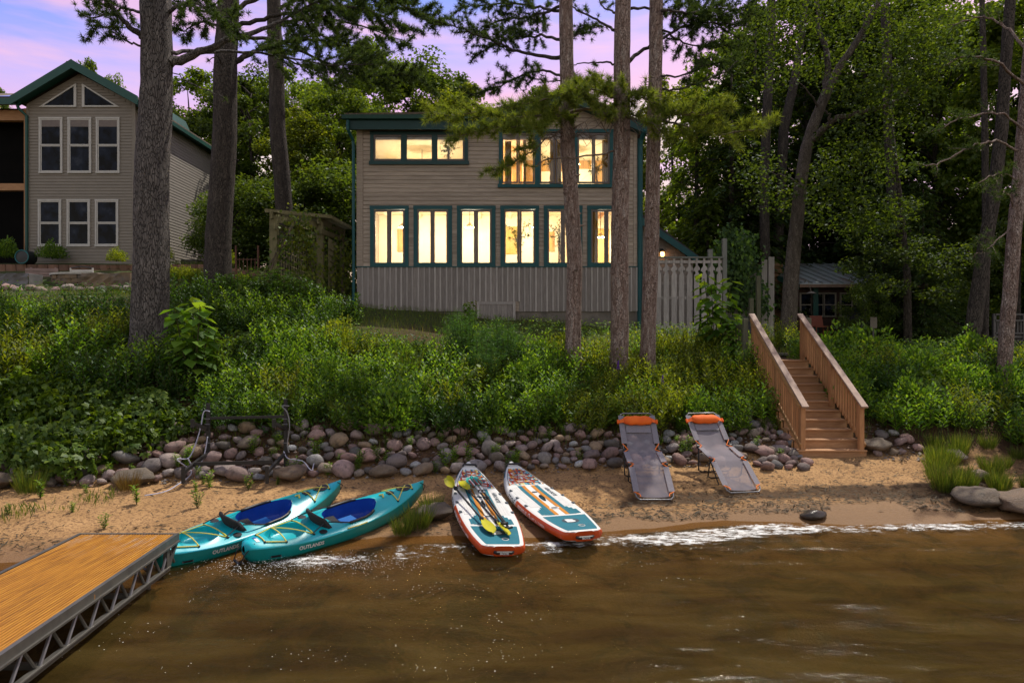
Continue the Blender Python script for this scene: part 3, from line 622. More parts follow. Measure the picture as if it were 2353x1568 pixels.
# ---------------------------------------------------------------- left house
D = 27.0; s_ = F / D
LX0, LX1 = hx(62), hx(311); LB = 5.4; LE = hz(236); LPX, LPZ = hx(183), hz(157)
lh = thing('neighbour_house', 'tan vinyl sided house with dark green gable trim and white framed windows at the left', 'house', ((LX0 + LX1) / 2, D, 6.0))
LXB = hx(311) - .16
fw = MB().prism([(LX0, D, LB), (LX1, D, LB), (LX1, D, LE - .05), (LPX, D, LPZ - .22), (LX0, D, LE - .05)], (0, 7.2, 0)).build('front_wall', M['vinyl'], lh)
z = 5.95
while z < LPZ - .35:
    f = max(0, (z + .12 - LE) / (LPZ - LE - .15)); x0 = LX0 + (LPX - LX0) * f + .09; x1 = LX1 - (LX1 - LPX) * f - .12
    clap(x0, x1, D, z, .121).build('siding_board', M['vinyl'], fw); z += .121
MB().bx(LX0 - .01, LX0 + .085, D - .03, D + .1, 5.9, LE - .1).build('corner_board', M['vinyl'], fw)
MB().bx(LX1 - .115, LX1 + .012, D - .03, D + .1, 5.9, LE - .1).build('corner_board', M['vinyl'], fw)
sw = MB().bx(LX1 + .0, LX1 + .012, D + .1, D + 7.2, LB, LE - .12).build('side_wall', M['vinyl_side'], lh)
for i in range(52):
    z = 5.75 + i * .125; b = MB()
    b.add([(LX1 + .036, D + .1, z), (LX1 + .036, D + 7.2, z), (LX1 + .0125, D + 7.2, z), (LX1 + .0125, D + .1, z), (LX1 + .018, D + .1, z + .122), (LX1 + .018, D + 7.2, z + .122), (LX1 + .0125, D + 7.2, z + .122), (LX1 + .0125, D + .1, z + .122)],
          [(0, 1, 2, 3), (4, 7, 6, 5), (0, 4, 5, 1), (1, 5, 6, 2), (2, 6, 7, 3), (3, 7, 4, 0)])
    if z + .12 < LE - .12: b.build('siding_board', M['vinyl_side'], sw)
# gable roof and trims
LO = .30
roof = MB().prism([(LX0 - .3, D - .45, LE - .04), (LPX, D - .45, LPZ + .02), (LX1 + .35, D - .45, LE - .04), (LX1 + .35, D - .45, LE + .06), (LPX, D - .45, LPZ + .14), (LX0 - .3, D - .45, LE + .06)], (0, 7.9, 0)).build('roof', M['shingle'], lh)
g = MB()
for xa, xb in ((LX0 - .3, LPX), (LPX, LX1 + .35)):
    za, zb = (LE - .04, LPZ + .02) if xb == LPX else (LPZ + .02, LE - .04)
    g.prism([(xa, D - .53, za - .22), (xb, D - .53, zb - .22), (xb, D - .53, zb + .13), (xa, D - .53, za + .11)], (0, .075, 0))
    g.prism([(xa, D - .45, za - .10), (xb, D - .45, zb - .10), (xb, D - .45, zb - .06), (xa, D - .45, za - .06)], (0, .45, 0))
g.build('bargeboard', M['green_trim'], lh)
MB().bx(LX1 + .30, LX1 + .40, D - .44, D + 7.4, LE - .2, LE - .03).build('gutter', M['green_trim'], lh)
MB().bx(LX1 + .02, LX1 + .295, D + .02, D + 7.4, LE - .14, LE - .11).build('soffit', M['green_trim'], lh)
MB().prism([(hx(284), D + 2.0, hz(222)), (hx(330), D + 2.0, hz(238)), (hx(316), D + 2.0, hz(205)), (hx(274), D + 2.0, hz(206))], (0, 2, 0)).build('dormer', M['green_trim'], lh)
# porch to the left
pb = MB().bx(LX0 - 5.2, LX0 - .02, D + 1.1, D + 7, LB, hz(228)).build('porch_wall', M['dark_screen'], lh)
for (za, zb_) in ((hz(434), hz(418)), (hz(272), hz(248))): MB().bx(LX0 - 5.2, LX0 - .14, D + .25, D + .5, za, zb_).build('porch_beam', M['cedar_x'], lh)
MB().bx(LX0 - .16, LX0 - .0, D + .05, D + .25, LB, hz(248)).build('porch_post', M['cedar_z'], lh)
MB().bx(hx(18), hx(24), D + .9, D + 1.05, hz(560), hz(520)).build('porch_post', M['white'], lh)
MB().prism([(LX0 - 5.2, D - .2, hz(240)), (LX0 - 5.2, D + 5, hz(240) + 2.1), (LX0 - 5.2, D + 5, hz(240) + 2.25), (LX0 - 5.2, D - .2, hz(240) + .15)], (5.0, 0, 0)).build('porch_roof', M['shingle'], lh)
MB().prism([(hx(-40), D + .55, hz(231) + .28), (hx(-40), D + 2.3, hz(231) + 1.0), (hx(-40), D + 2.3, hz(231) + 1.08), (hx(-40), D + .55, hz(231) + .36)], (1.45, 0, 0)).build('skylight', M['dark_glass'], lh)
MB().bx(LX0 - 5.2, LX0 - .1, D - .32, D - .2, hz(246), hz(232)).build('gutter', M['green_trim'], lh)
MB().tube([(LX0 - .22, D - .24, hz(244)), (LX0 - .2, D - .2, hz(252)), (LX0 + .03, D - .06, hz(268)), (LX0 + .03, D - .06, 5.75)], .06, 8).build('downspout', M['green_trim'], lh)
def dh(u0, u1, v0, v1):
    x0, x1, z0, z1 = hx(u0), hx(u1), hz(v1), hz(v0); t = .055; zm = (z0 + z1) / 2; b = MB()
    b.bx(x0, x0 + t, D - .06, D - .001, z0 + t, z1 - t); b.bx(x1 - t, x1, D - .06, D - .001, z0 + t, z1 - t)
    b.bx(x0 - .01, x1 + .01, D - .065, D - .001, z1 - t, z1 + .01); b.bx(x0 - .01, x1 + .01, D - .07, D - .001, z0 - .01, z0 + t)
    win = b.build('window', M['white'], lh)
    for (a, c, yy) in ((z0 + t, zm, .03), (zm, z1 - t, .045)):
        r = .045; q = MB(); q.bx(x0 + t, x0 + t + r, D - yy, D - .001, a, c); q.bx(x1 - t - r, x1 - t, D - yy, D - .001, a, c)
        q.bx(x0 + t + r, x1 - t - r, D - yy, D - .001, a, a + r); q.bx(x0 + t + r, x1 - t - r, D - yy, D - .001, c - r, c)
        q.build('sash', M['white'], win)
        MB().bx(x0 + t + r, x1 - t - r, D - .026, D - .022, a + r, c - r).build('pane', M['dark_glass'], win)
    if v0 < 400:
        MB().bx(x0 + .1, x1 - .1, D - .034, D - .0265, z1 - .36, z1 - .1).build('blind', M['sash'], win)
for u in (91, 157, 222): dh(u, u + 54, 271, 398); dh(u - 2, u + 51, 459, 566)
for tri in ([(91, 247), (177, 247), (177, 192)], [(190, 247), (276, 247), (190, 193)]):
    o = [Vector((hx(u), D - .06, hz(v))) for u, v in tri]; c = sum(o, Vector()) / 3
    inn = [c + (p - c) * .80 for p in o]; b = MB()
    for i in range(3):
        j = (i + 1) % 3; b.prism([o[i], o[j], inn[j], inn[i]], (0, .058, 0))
    win = b.build('gable_window', M['white'], lh)
    MB().prism([p + Vector((0, .035, 0)) for p in [c + (p - c) * .81 for p in o]], (0, .01, 0)).build('pane', M['dark_glass'], win)
D = 24.0; s_ = F / D
# ---------------------------------------------------------------- cabin in the trees on the right
d3 = 27.0; q3 = F / d3
cx = lambda u: (u - 1176) / q3; cz = lambda v: CAMZ + (784 - v) / q3
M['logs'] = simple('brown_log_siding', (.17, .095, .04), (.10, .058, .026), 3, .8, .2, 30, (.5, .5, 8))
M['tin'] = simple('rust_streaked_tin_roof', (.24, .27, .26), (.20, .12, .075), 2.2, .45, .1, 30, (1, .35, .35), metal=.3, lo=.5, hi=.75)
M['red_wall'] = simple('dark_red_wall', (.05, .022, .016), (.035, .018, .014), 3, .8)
cab = thing('cabin', 'brown log cabin with rusty tin roof, half hidden by dark trees at right', 'cabin', (cx(1920), d3, 3.3))
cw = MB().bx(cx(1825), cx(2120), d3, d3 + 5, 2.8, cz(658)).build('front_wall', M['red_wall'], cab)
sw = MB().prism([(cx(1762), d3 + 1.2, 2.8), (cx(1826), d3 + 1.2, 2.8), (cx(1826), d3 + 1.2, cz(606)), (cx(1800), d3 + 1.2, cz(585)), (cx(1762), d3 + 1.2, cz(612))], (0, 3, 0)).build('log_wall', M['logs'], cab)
for i in range(14):
    z = 3.4 + i * .2; MB().tube([(cx(1763), d3 + 1.2, z), (cx(1824), d3 + 1.2, z)], .105, 6).build('log', M['logs'], sw)
rb = MB().prism([(cx(1828), d3 - .4, cz(656)), (cx(1800), d3 + 3.2, cz(588)), (cx(2120), d3 + 3.2, cz(588)), (cx(2120), d3 - .4, cz(656))], (0, .02, .07)).build('roof', M['tin'], cab)
for i in range(13):
    x = cx(1832) + i * .40; x2 = cx(1804) + i * .42
    MB().beam((x, d3 - .42, cz(656) + .09), (x2, d3 + 3.2, cz(588) + .09), .035, .04).build('roof_seam', M['tin'], rb)
MB().bx(cx(1826), cx(2120), d3 - .48, d3 - .405, cz(662), cz(655)).build('gutter', simple('copper_brown_gutter', (.20, .12, .08), (.12, .075, .055), 4, .6), cab)
MB().beam((cx(1826), d3 - .35, cz(660)), (cx(1796), d3 + 3.2, cz(594)), .08, .2).build('bargeboard', M['green_trim'], cab)
M['cabin_trim'] = simple('pale_window_trim', (.22, .19, .15), (.15, .13, .105), 4, .7)
def cwin(u0, u1, v0, v1, y=None, mid=True):
    y = d3 if y is None else y; x0, x1, z0, z1 = cx(u0), cx(u1), cz(v1), cz(v0); t = .06; b = MB()
    b.bx(x0, x0 + t, y - .05, y - .002, z0, z1); b.bx(x1 - t, x1, y - .05, y - .002, z0, z1)
    b.bx(x0 + t, x1 - t, y - .05, y - .002, z0, z0 + t); b.bx(x0 + t, x1 - t, y - .05, y - .002, z1 - t, z1)
    if mid: b.bx(x0 + t, x1 - t, y - .045, y - .002, (z0 + z1) / 2 - .02, (z0 + z1) / 2 + .02)
    win = b.build('window', M['cabin_trim'], cab)
    MB().bx(x0 + t, x1 - t, y - .02, y - .006, z0 + t, z1 - t).build('pane', M['dark_glass'], win)
for u in (1836, 1862, 1890, 1928, 1966, 2010): cwin(u, u + 30, 672, 728)
cwin(1769, 1786, 684, 752, d3 + 1.09)
MB().bx(cx(1872) - .1, cx(1872) + .1, d3 - .08, d3, 3.0, cz(660)).build('post', M['green_trim'], cab)
lx, lz = cx(1844), cz(676)
gl = thing('gooseneck_lamp', 'round pale barn lamp shade hung from the cabin eave beside the tree trunk', 'lamp', (lx, d3 - .5, lz))
MB().lathe([(.03, .06), (.09, .045), (.19, -.01), (.195, -.02), (.03, -.02)], 14, (lx, d3 - .75, lz)).build('lamp_shade', M['cabin_trim'], gl)
MB().tube([(lx - .14, d3 - .5, lz + .42), (lx - .16, d3 - .62, lz + .5), (lx - .1, d3 - .72, lz + .46), (lx, d3 - .75, lz + .06)], .014, 6).build('arm', M['cabin_trim'], gl)
# far deck with lattice at the right edge
fd = 25.0; qf = F / fd; fx = lambda u: (u - 1176) / qf; fz = lambda v: CAMZ + (784 - v) / qf
M['greydeck'] = simple('grey_deck_wood', (.13, .12, .115), (.09, .085, .08), 5, .85, .2, 40)
dk = thing('lattice_deck', 'grey wooden deck with railing and diamond lattice skirt at the right edge', 'deck', (fx(2330), fd, 2.6))
MB().bx(fx(2282), fx(2430), fd, fd + 3, fz(776), fz(770)).build('deck_floor', M['greydeck'], dk)
for u in (2284, 2352, 2424): MB().bx(fx(u) - .05, fx(u) + .05, fd - .03, fd + .07, 2.2, fz(720)).build('post', M['greydeck'], dk)
for v in (722, 736, 765): MB().bx(fx(2285), fx(2430), fd - .06, fd - .02, fz(v) - .03, fz(v) + .03).build('rail', M['greydeck'], dk)
for i in range(18): MB().bx(fx(2290 + i * 7.6), fx(2290 + i * 7.6) + .045, fd - .018, fd + .018, fz(765), fz(736)).build('baluster', M['greydeck'], dk)
for i in range(22):
    x = fx(2284) + i * .13; a = MB().beam((x, fd - .04, fz(820)), (x + .62, fd - .04, fz(780)), .008, .04, (0, 0, 1)).build('lattice_slat', M['greydeck'], dk)
    MB().beam((x + .62, fd - .055, fz(820)), (x, fd - .055, fz(780)), .008, .04, (0, 0, 1)).build('lattice_slat', M['greydeck'], dk)
# ---------------------------------------------------------------- yard structures
# picket fence right of the house
fd = 22.0; qf = F / fd; fx = lambda u: (u - 1176) / qf; fz = lambda v: CAMZ + (784 - v) / qf
fence = thing('picket_fence', 'tall weathered grey picket fence with notched boards and grey posts, right of the lit house', 'fence', (fx(1590), fd, 3.1))
ZT, ZM, ZL = fz(593), fz(683), fz(772)
for u, v in ((1508, 588), (1633, 572), (1666, 547)): MB().bx(fx(u) - .065, fx(u) + .065, fd + .03, fd + .16, 2.4, fz(v)).build('post', M['post_grey'], fence)
MB().bx(fx(1500), fx(1662), fd - .06, fd + .08, ZT, ZT + .045).build('rail', M['post_grey'], fence)
for zz in (fz(600) - .06, ZM - .05, ZL + .25): MB().bx(fx(1500), fx(1658), fd + .012, fd + .05, zz, zz + .09).build('rail', M['picket'], fence)
def picket(x, w, z0, z1, notch):
    h = z1 - z0
    if notch:   # tree shaped cut-outs along one edge near the top
        l = [(x, z0), (x + w, z0), (x + w, z1 - .52), (x + w - .045, z1 - .42), (x + w - .01, z1 - .36), (x + w + .02, z1 - .40), (x + w + .02, z1 - .31), (x + w - .05, z1 - .22), (x + w - .05, z1),
             (x + .05, z1), (x + .05, z1 - .26), (x - .02, z1 - .34), (x - .02, z1 - .43), (x + .01, z1 - .40), (x + .045, z1 - .47), (x, z1 - .56)]
    else: l = [(x, z0), (x + w, z0), (x + w, z1), (x, z1)]
    return MB().prism([(a, fd - .02 + rng.uniform(-.004, .004), b) for a, b in l], (0, .022, 0))
for i in range(9):
    x = fx(1507) + .245 * i + rng.uniform(-.01, .01)
    picket(x, .165, ZM + .006, ZT - .005, True).build('picket', M['picket'], fence)
    picket(x, .165, ZL - .35 - .1 * (i % 2), ZM - .006, False).build('picket', M['picket'], fence)
# dark grey steps up behind the fence
st = thing('deck_steps', 'dark grey painted steps behind the fence, below the ivy', 'steps', (fx(1690), 22.6, 2.6))
M['slate'] = simple('slate_grey_paint', (.055, .058, .068), (.04, .042, .05), 4, .6)
for i in range(7):
    z = 2.55 + i * .17; y = 21.5 + i * .28
    MB().bx(6.82, 8.05, y, y + .30, z + .13, z + .17).build('tread', M['slate'], st)
    MB().bx(6.85, 8.02, y + .03, y + .06, z - .036, z + .128).build('riser', M['slate'], st)
# ivy covered fence panel and posts
iv = thing('ivy_screen', 'tall wooden screen smothered in dark glossy ivy, right of the picket fence', 'ivy', (8.2, 24, 2.9))
for i in range(9): MB().bx(7.1 + i * .25, 7.1 + i * .25 + .2, 24.2, 24.23, 2.8, 5.6 + .3 * math.sin(i)).build('board', M['picket'], iv)
for x, zt in ((8.22, 5.1), (7.98, 4.35)): MB().bx(x, x + .13, 22.9, 23.03, 2.6, zt).build('post', M['pt_green'], iv)
def leafquads(c, d, nrm, L, Wd, fold=.15):
    """one folded quad per leaf"""
    c = np.asarray(c, float); N = len(c)
    d = d / (np.linalg.norm(d, axis=1, keepdims=True) + 1e-9); sd = np.cross(d, nrm); sd /= (np.linalg.norm(sd, axis=1, keepdims=True) + 1e-9); nn = np.cross(sd, d)
    L = np.broadcast_to(np.asarray(L, float), (N,))[:, None]; Wd = np.broadcast_to(np.asarray(Wd, float), (N,))[:, None]
    V = np.stack([c - d * L * .5, c + sd * Wd * .5 + nn * Wd * fold, c + d * L * .5 - nn * L * .08, c - sd * Wd * .5 + nn * Wd * fold], 1).reshape(-1, 3)
    return V, np.arange(N * 4).reshape(N, 4)
def unit(N): a = rng.normal(size=(N, 3)); return a / np.linalg.norm(a, axis=1, keepdims=True)
pts = []; 
for k in range(26):   # drooping masses of ivy
    c = np.array([7.2 + 1.55 * rng.random(), 23.7 + .5 * rng.random(), 4.1 + 2.6 * rng.random() ** .8]); c[2] = min(c[2], 6.75 - 1.1 * abs(c[0] - 8.0))
    pts.append(c + rng.normal(size=(150, 3)) * [.20, .16, .30])
pts = np.concatenate(pts); N = len(pts); d = unit(N) * [.5, .3, .3] + [0, -.3, -.8]
V, Q = leafquads(pts, d, unit(N) * .5 + [0, -.9, .5], rng.uniform(.10, .17, N), rng.uniform(.09, .14, N))
me = npmesh('ivy_leaves', V - np.array(ORG[iv.name]), Q, M['weed_d']); link('foliage', me, iv, 'stuff')
# ---------------------------------------------------------------- cedar stairs to the beach
stairs = thing('beach_stairs', 'new reddish cedar stairs with two railings leading from the sand up the bank', 'stairs', (6.62, 14.2, .5))
X0, X1 = 5.95, 7.33; NS = 11; RUN, RISE = .278, .179; Y0, Z0 = 14.18, .47
for i in range(NS):
    y = Y0 + i * RUN; z = Z0 + (i + 1) * RISE; x0, x1 = (X0 - .02, X1 + .04) if i == 0 else (X0 + .02, X1 + .02)
    dep = RUN + .035 if i < NS - 1 else .9
    MB().bx(x0, x1, y - .03, y + dep * .5 - .031, z - .036, z).build('tread', M['cedar_x'], stairs, bevel=.006)
    MB().bx(x0, x1, y + dep * .5 - .025, y + dep - .03, z - .036, z).build('tread', M['cedar_x'], stairs, bevel=.006)
    MB().bx(x0 + .01, x1 - .01, y, y + .022, z - RISE - (.03 if i == 0 else 0), z - .038).build('riser', M['cedar_x'], stairs)
YT = Y0 + (NS - 1) * RUN; ZTOP = Z0 + NS * RISE
for xs in (X0 - .0, X1 - .02):
    b = MB(); prof = [(Y0 + .05, Z0 - .05)]
    for i in range(NS): prof += [(Y0 + i * RUN + .024, Z0 + i * RISE + .001), (Y0 + i * RUN + .024, Z0 + (i + 1) * RISE - .04)]
    prof += [(YT + .85, ZTOP - .04), (YT + .85, ZTOP - .45), (Y0 + .5, Z0 - .08)]
    b.prism([(xs - .022 if xs < 6.5 else xs + .03, a, c) for a, c in prof], (.038, 0, 0)); b.build('stringer', M['cedar'], stairs)
def ramp(y): return Z0 + RISE + (y - Y0) / RUN * RISE
for side, xr in (('l', X0 + .10), ('r', X1 - .06)):
    ya, yb = Y0 - .02, YT + .16
    for y, w in ((Y0 + .04, .10), ((ya + yb) / 2 - .1, .10), (YT + .12, .10)):
        MB().bx(xr - .05, xr + .05, y - .045, y + .055, ramp(y) - .10, ramp(y) + .945).build('post', M['cedar_z'], stairs, bevel=.006)
    MB().beam((xr, ya - .10, ramp(ya - .10) + .97), (xr, yb + .12, ramp(yb + .12) + .97), .145, .04).build('handrail', M['cedar_cap'], stairs, bevel=.006)
    for off, hh in ((.90, .085), (.10, .085)):
        sd = -.062 if side == 'l' else .062
        MB().beam((xr + sd, ya + .02, ramp(ya) + off), (xr + sd, yb, ramp(yb) + off), .036, hh).build('rail', M['cedar'], stairs)
    nbal = 24
    for i in range(nbal):
        y = ya + .16 + (yb - ya - .2) * i / (nbal - 1); sd = -.026 if side == 'l' else .026
        MB().bx(xr + sd - .018, xr + sd + .018, y - .018, y + .018, ramp(y) + .07, ramp(y) + .93).build('baluster', M['cedar_z'], stairs)
MB().bx(X0 - .18, X0 + .03, YT + .02, YT + .9, ZTOP - .21, ZTOP - .04).build('rim_board', M['cedar_x'], stairs)
og = thing('old_railing', 'short greenish treated railing with square posts at the head of the beach stairs', 'railing', (5.75, 17.3, 2.3))
for x, y, h in ((5.86, 17.15, 1.03), (5.72, 18.6, 1.0), (7.55, 17.4, 1.05)): MB().bx(x - .06, x + .06, y - .06, y + .06, 1.9, 2.45 + h).build('post', M['pt_green'], og, bevel=.012)
for z in (2.62, 3.28): MB().beam((5.85, 17.15, z), (5.73, 18.6, z), .04, .09).build('rail', M['pt_green'], og)
for i in range(7): MB().bx(5.84 - i * .017 - .018, 5.84 - i * .017 + .018, 17.33 + i * .17, 17.366 + i * .17, 2.58, 3.3).build('baluster', M['pt_green'], og)
# flat stone path and clutter at the head of the stairs
for i, (x, y, a) in enumerate(((6.4, 17.9, .3), (7.0, 18.5, .2), (6.5, 19.2, .25))):
    b = MB(); r = [.45 + .1 * rng.random() for _ in range(9)]
    z = H(x, y) + .015; b.prism([(x + r[k] * math.cos(k * .698), y + r[k] * .8 * math.sin(k * .698), z - .05) for k in range(9)], (0, 0, .06))
    top('paving_stone', b, M['concrete'], ('flat grey paving stone nearest the head of the beach stairs', 'middle flat grey paving stone behind the beach stairs', 'flat grey paving stone farthest up the lawn behind the stairs')[i], 'paving stone', (x, y, z))
pl = MB(); [pl.bx(9.4 + i * .045, 9.4 + i * .045 + .038, 26, 26.03, 3.35, 3.6) for i in range(9)]; pl.bx(9.38, 9.82, 26.031, 26.06, 3.5, 3.54)
top('folding_seat', pl, simple('pale_blue_plastic', (.22, .34, .36), (.16, .25, .28), 5, .6), 'small pale blue slatted seat by the tree foot outside the cabin', 'seat', (9.6, 26, 3.35))
M['red_plastic'] = simple('red_plastic', (.20, .045, .018), (.15, .035, .015), 4, .6)
ch = thing('garden_chair', 'orange-red plastic garden chair beside the trunk behind the stairs', 'chair', (11.25, 25.0, 3.1))
MB().bx(11.05, 11.5, 24.8, 25.2, 3.42, 3.46).build('seat', M['red_plastic'], ch); MB().beam((11.27, 25.2, 3.46), (11.27, 25.35, 3.85), .45, .03, (0, 1, 0)).build('backrest', M['red_plastic'], ch)
for x in (11.07, 11.48):
    for y in (24.83, 25.17): MB().bx(x - .02, x + .02, y - .02, y + .02, 3.0, 3.42).build('leg', M['red_plastic'], ch)
for i, (u, v, w, h, c, lb) in enumerate(((1965, 722, .42, .36, (.06, .07, .10), 'dark blue bin standing against the cabin wall'), (1990, 738, .5, .3, (.28, .27, .33), 'pale lilac storage box by the cabin wall'),
                                          (1948, 745, .36, .24, (.05, .05, .06), 'black tub lying low at the cabin front'), (2014, 730, .3, .5, (.13, .07, .05), 'brown board leaning by the cabin front'))):
    p = P(u, v, 25.5); t = thing('storage_bin', lb, 'bin', p); m_ = simple('bin_plastic_%d' % i, c, tuple(k * .7 for k in c), 5, .5)
    MB().prism([(p.x - w * .44, p.y, H(p.x, p.y)), (p.x + w * .44, p.y, H(p.x, p.y)), (p.x + w * .5, p.y, p.z + h * .5), (p.x - w * .5, p.y, p.z + h * .5)], (0, .35, 0)).build('tub', m_, t)
    MB().bx(p.x - w * .54, p.x + w * .54, p.y - .03, p.y + .38, p.z + h * .5, p.z + h * .5 + .04).build('lid', m_, t)
p = P(2007, 757, 23); sg = thing('notice_board', 'small blank buff board on a thin post in front of the cabin', 'sign', (p.x, 23, 2.6))
MB().bx(p.x - .11, p.x + .11, 23, 23.02, 3.35, 3.72).build('board', M['cabin_trim'], sg); MB().bx(p.x - .02, p.x + .02, 23.021, 23.05, 2.5, 3.6).build('post', M['greydeck'], sg)
# ---------------------------------------------------------------- pergola left of the house
pg = thing('pergola', 'olive painted pergola with lattice sides and climbing vines between the pines and the lit house', 'pergola', (-7.6, 24, 4.3))
def ppost(u, d, vt, w=.2, zb=4.0):
    p = P(u, vt, d); MB().bx(p.x - w / 2, p.x + w / 2, d - w / 2, d + w / 2, zb, p.z).build('post', M['olive'], pg)
    return p
a1 = ppost(630, 22.5, 497, .24); a2 = ppost(736, 24.5, 510, .22); a3 = ppost(722, 28.5, 530, .2); a4 = ppost(786, 27.0, 535, .16)
zt = a1.z
for (p, q_) in ((a1, a3), (a2, a4)): 
    MB().beam((p.x, p.y - .35, p.z + .0), (q_.x, q_.y + .4, q_.z + .1), .06, .24).build('beam', M['olive'], pg)
    MB().beam((p.x + .11, p.y - .35, p.z - .38), (q_.x + .11, q_.y + .4, q_.z - .28), .06, .18).build('beam', M['olive'], pg)
for p in (a1, a2): MB().bx(p.x - .17, p.x + .17, p.y - .17, p.y + .17, p.z + .10, p.z + .16).build('post_cap', M['olive'], pg)
for i in range(13):
    t = i / 12; p = a1.lerp(a3, t); q_ = a2.lerp(a4, t)
    MB().beam(p + Vector((-.3, 0, .19)), q_ + Vector((.4, 0, .19)), .05, .12).build('slat', M['olive'], pg)
MB().beam(a1 + Vector((0, .1, -.08)), a2 + Vector((0, .1, -.08)), .06, .2).build('beam', M['olive'], pg)
for (p, q_, zt_, nb_) in ((a1, a3, -.6, 12), (a2 + Vector((.2, .3, 0)), a4 + Vector((-.1, .2, 0)), -.5, 8)):
    for i in range(nb_):
        c = p.lerp(q_, (i + .5) / nb_ * .7); MB().bx(c.x - .02, c.x + .02, c.y - .01, c.y + .01, 4.3, c.z + zt_).build('lattice_slat', M['olive'], pg)
    for j in range(9):
        z = 4.5 + j * .22; b_ = p.lerp(q_, .72); MB().beam((p.x + .03, p.y, z), (b_.x + .03, b_.y, z), .012, .035).build('lattice_slat', M['olive'], pg)
def climber(name, pts_, label, n_, mat, spread=(.28, .25, .3), size=(.10, .17)):
    base = Vector(pts_[0]); t = thing(name, label, 'vine', base)
    for k in range(3): MB().tube([Vector(p) + Vector((rng.normal() * .1, rng.normal() * .1, 0)) for p in pts_], .014, 5).build('stem', M['twig'], t)
    arr = np.array([tuple(p) for p in pts_]); ts = rng.random(n_) * (len(arr) - 1); i = ts.astype(int); f = (ts - i)[:, None]
    c = arr[i] * (1 - f) + arr[i + 1] * f + rng.normal(size=(n_, 3)) * spread
    V, Q = leafquads(c, unit(n_) * .6 + [0, -.3, -.5], unit(n_) * .6 + [0, -.7, .5], rng.uniform(*size, n_), rng.uniform(size[0] * .7, size[1] * .8, n_))
    link('foliage', npmesh('foliage', V - np.array(base), Q, mat), t, 'stuff'); return t
climber('climbing_vine', [(-7.1, 23.6, 4.25), (-7.0, 23.8, 5.3), (-7.25, 23.4, 6.4), (-7.3, 23.0, 7.0)], 'light green vine climbing the pergola between its two front posts', 750, M['leaf_y'])
climber('climbing_vine', [(-6.3, 24.9, 4.3), (-6.2, 25.3, 5.2), (-6.4, 25.6, 6.2)], 'yellowish tangled vine at the pergola beside the house corner', 900, M['leaf_y'], (.5, .4, .4))
climber('climbing_vine', [(-7.0, 26.3, 4.4), (-6.8, 26.5, 5.5), (-7.4, 26.9, 6.6), (-7.0, 26.2, 7.2)], 'sparse vine over the rear of the pergola roof', 700, M['vine'], (.5, .4, .4))
climber('climbing_vine', [(-7.9, 22.2, 4.3), (-7.85, 22.3, 5.2), (-7.6, 22.5, 6.2), (-7.3, 22.8, 6.9)], 'thin leafy vine climbing the left front post of the pergola', 260, M['leaf_b'])
# rusty obelisk trellis and terrace of the neighbour
M['rust'] = simple('rusty_metal', (.17, .075, .05), (.11, .05, .035), 8, .8)
tr_ = thing('garden_trellis', 'rusty red metal garden trellis in front of the block wall, left of the pergola', 'trellis', (-9.6, 24.6, 4.6))
for x in (-9.95, -9.15):
    MB().tube([(x, 24.6, 4.3), (x, 24.6, 6.35)], .035, 6).build('post', M['rust'], tr_)
for i in range(5): MB().tube([(-9.82 + i * .14, 24.6, 4.5), (-9.82 + i * .14, 24.6, 5.9)], .012, 5).build('bar', M['rust'], tr_)
for z in (4.7, 5.2, 5.85): MB().tube([(-9.95, 24.6, z), (-9.15, 24.6, z)], .014, 5).build('bar', M['rust'], tr_)
M['rblock'] = simple('terracotta_block', (.19, .105, .068), (.125, .072, .05), 4, .9, .4, 20, objv=.18)
rw = thing('retaining_wall', 'stepped wall of reddish split face blocks in front of the tan house', 'retaining wall', (-14, 25.3, 5.0))
blk = None
def block(x, y, z, rz=0):
    global blk
    if blk is None:
        m_ = MB().prism([(-.19, .0, 0), (-.10, -.06, 0), (.10, -.06, 0), (.19, .0, 0), (.15, .28, 0), (-.15, .28, 0)], (0, 0, .2)).mesh('block', M['rblock'])
        blk = m_
    o = link('block', blk, rw); o.location = Vector((x, y, z)) - ORG[rw.name]; o.rotation_euler = (0, 0, rz + rng.uniform(-.03, .03))
for row, (zz, yy, xa, xb) in enumerate(((5.62, 26.0, -20.2, -9.0), (5.42, 25.75, -20.2, -8.6), (5.2, 25.5, -19.6, -8.4), (4.98, 25.3, -15.5, -8.2))):
    x = xa + .19 * (row % 2)
    while x < xb:
        block(x, yy + .10 * math.sin(x * .7), zz - .55 * max(0, (x + 11.5) / 3.2)); x += .385
# garden furniture behind the stone wall
M['limestone'] = simple('rough_limestone', (.22, .15, .085), (.10, .085, .075), 1.6, .9, .9, 9, dist=.5)
M['greystone'] = simple('rough_grey_stone', (.17, .165, .165), (.09, .088, .09), 2, .9, .9, 9)
fp = thing('fire_pit', 'round fire pit wall of yellow limestone with a white rim, behind the boulders at left', 'fire pit', (-16.4, 24.6, 4.7))
cxp, cyp, rp = -15.35, 25.0, 1.25
for row in range(4):
    for k in range(8):
        a0 = R(-165) + (k + .5 * (row % 2)) * R(19); a1_ = a0 + R(18); rr = rp + rng.uniform(-.02, .03)
        z = 4.68 + row * .14
        if True:
            ring = [(cxp + (rr + o) * math.cos(a), cyp + (rr + o) * math.sin(a), z) for a, o in ((a0, 0), ((a0 + a1_) / 2, .03), (a1_, 0), (a1_, -.25), (a0, -.25))]
            MB().prism(ring, (0, 0, .134)).build('stone', M['limestone'], fp)
b = MB(); arc = [R(-175) + R(170) * i / 24 for i in range(25)]
b.grid([[(cxp + r_ * math.cos(a), cyp + r_ * math.sin(a), zz) for a in arc] for r_, zz in ((1.32, 5.245), (1.33, 5.31), (1.05, 5.32), (1.04, 5.245))]); b.build('rim', M['white'], fp)
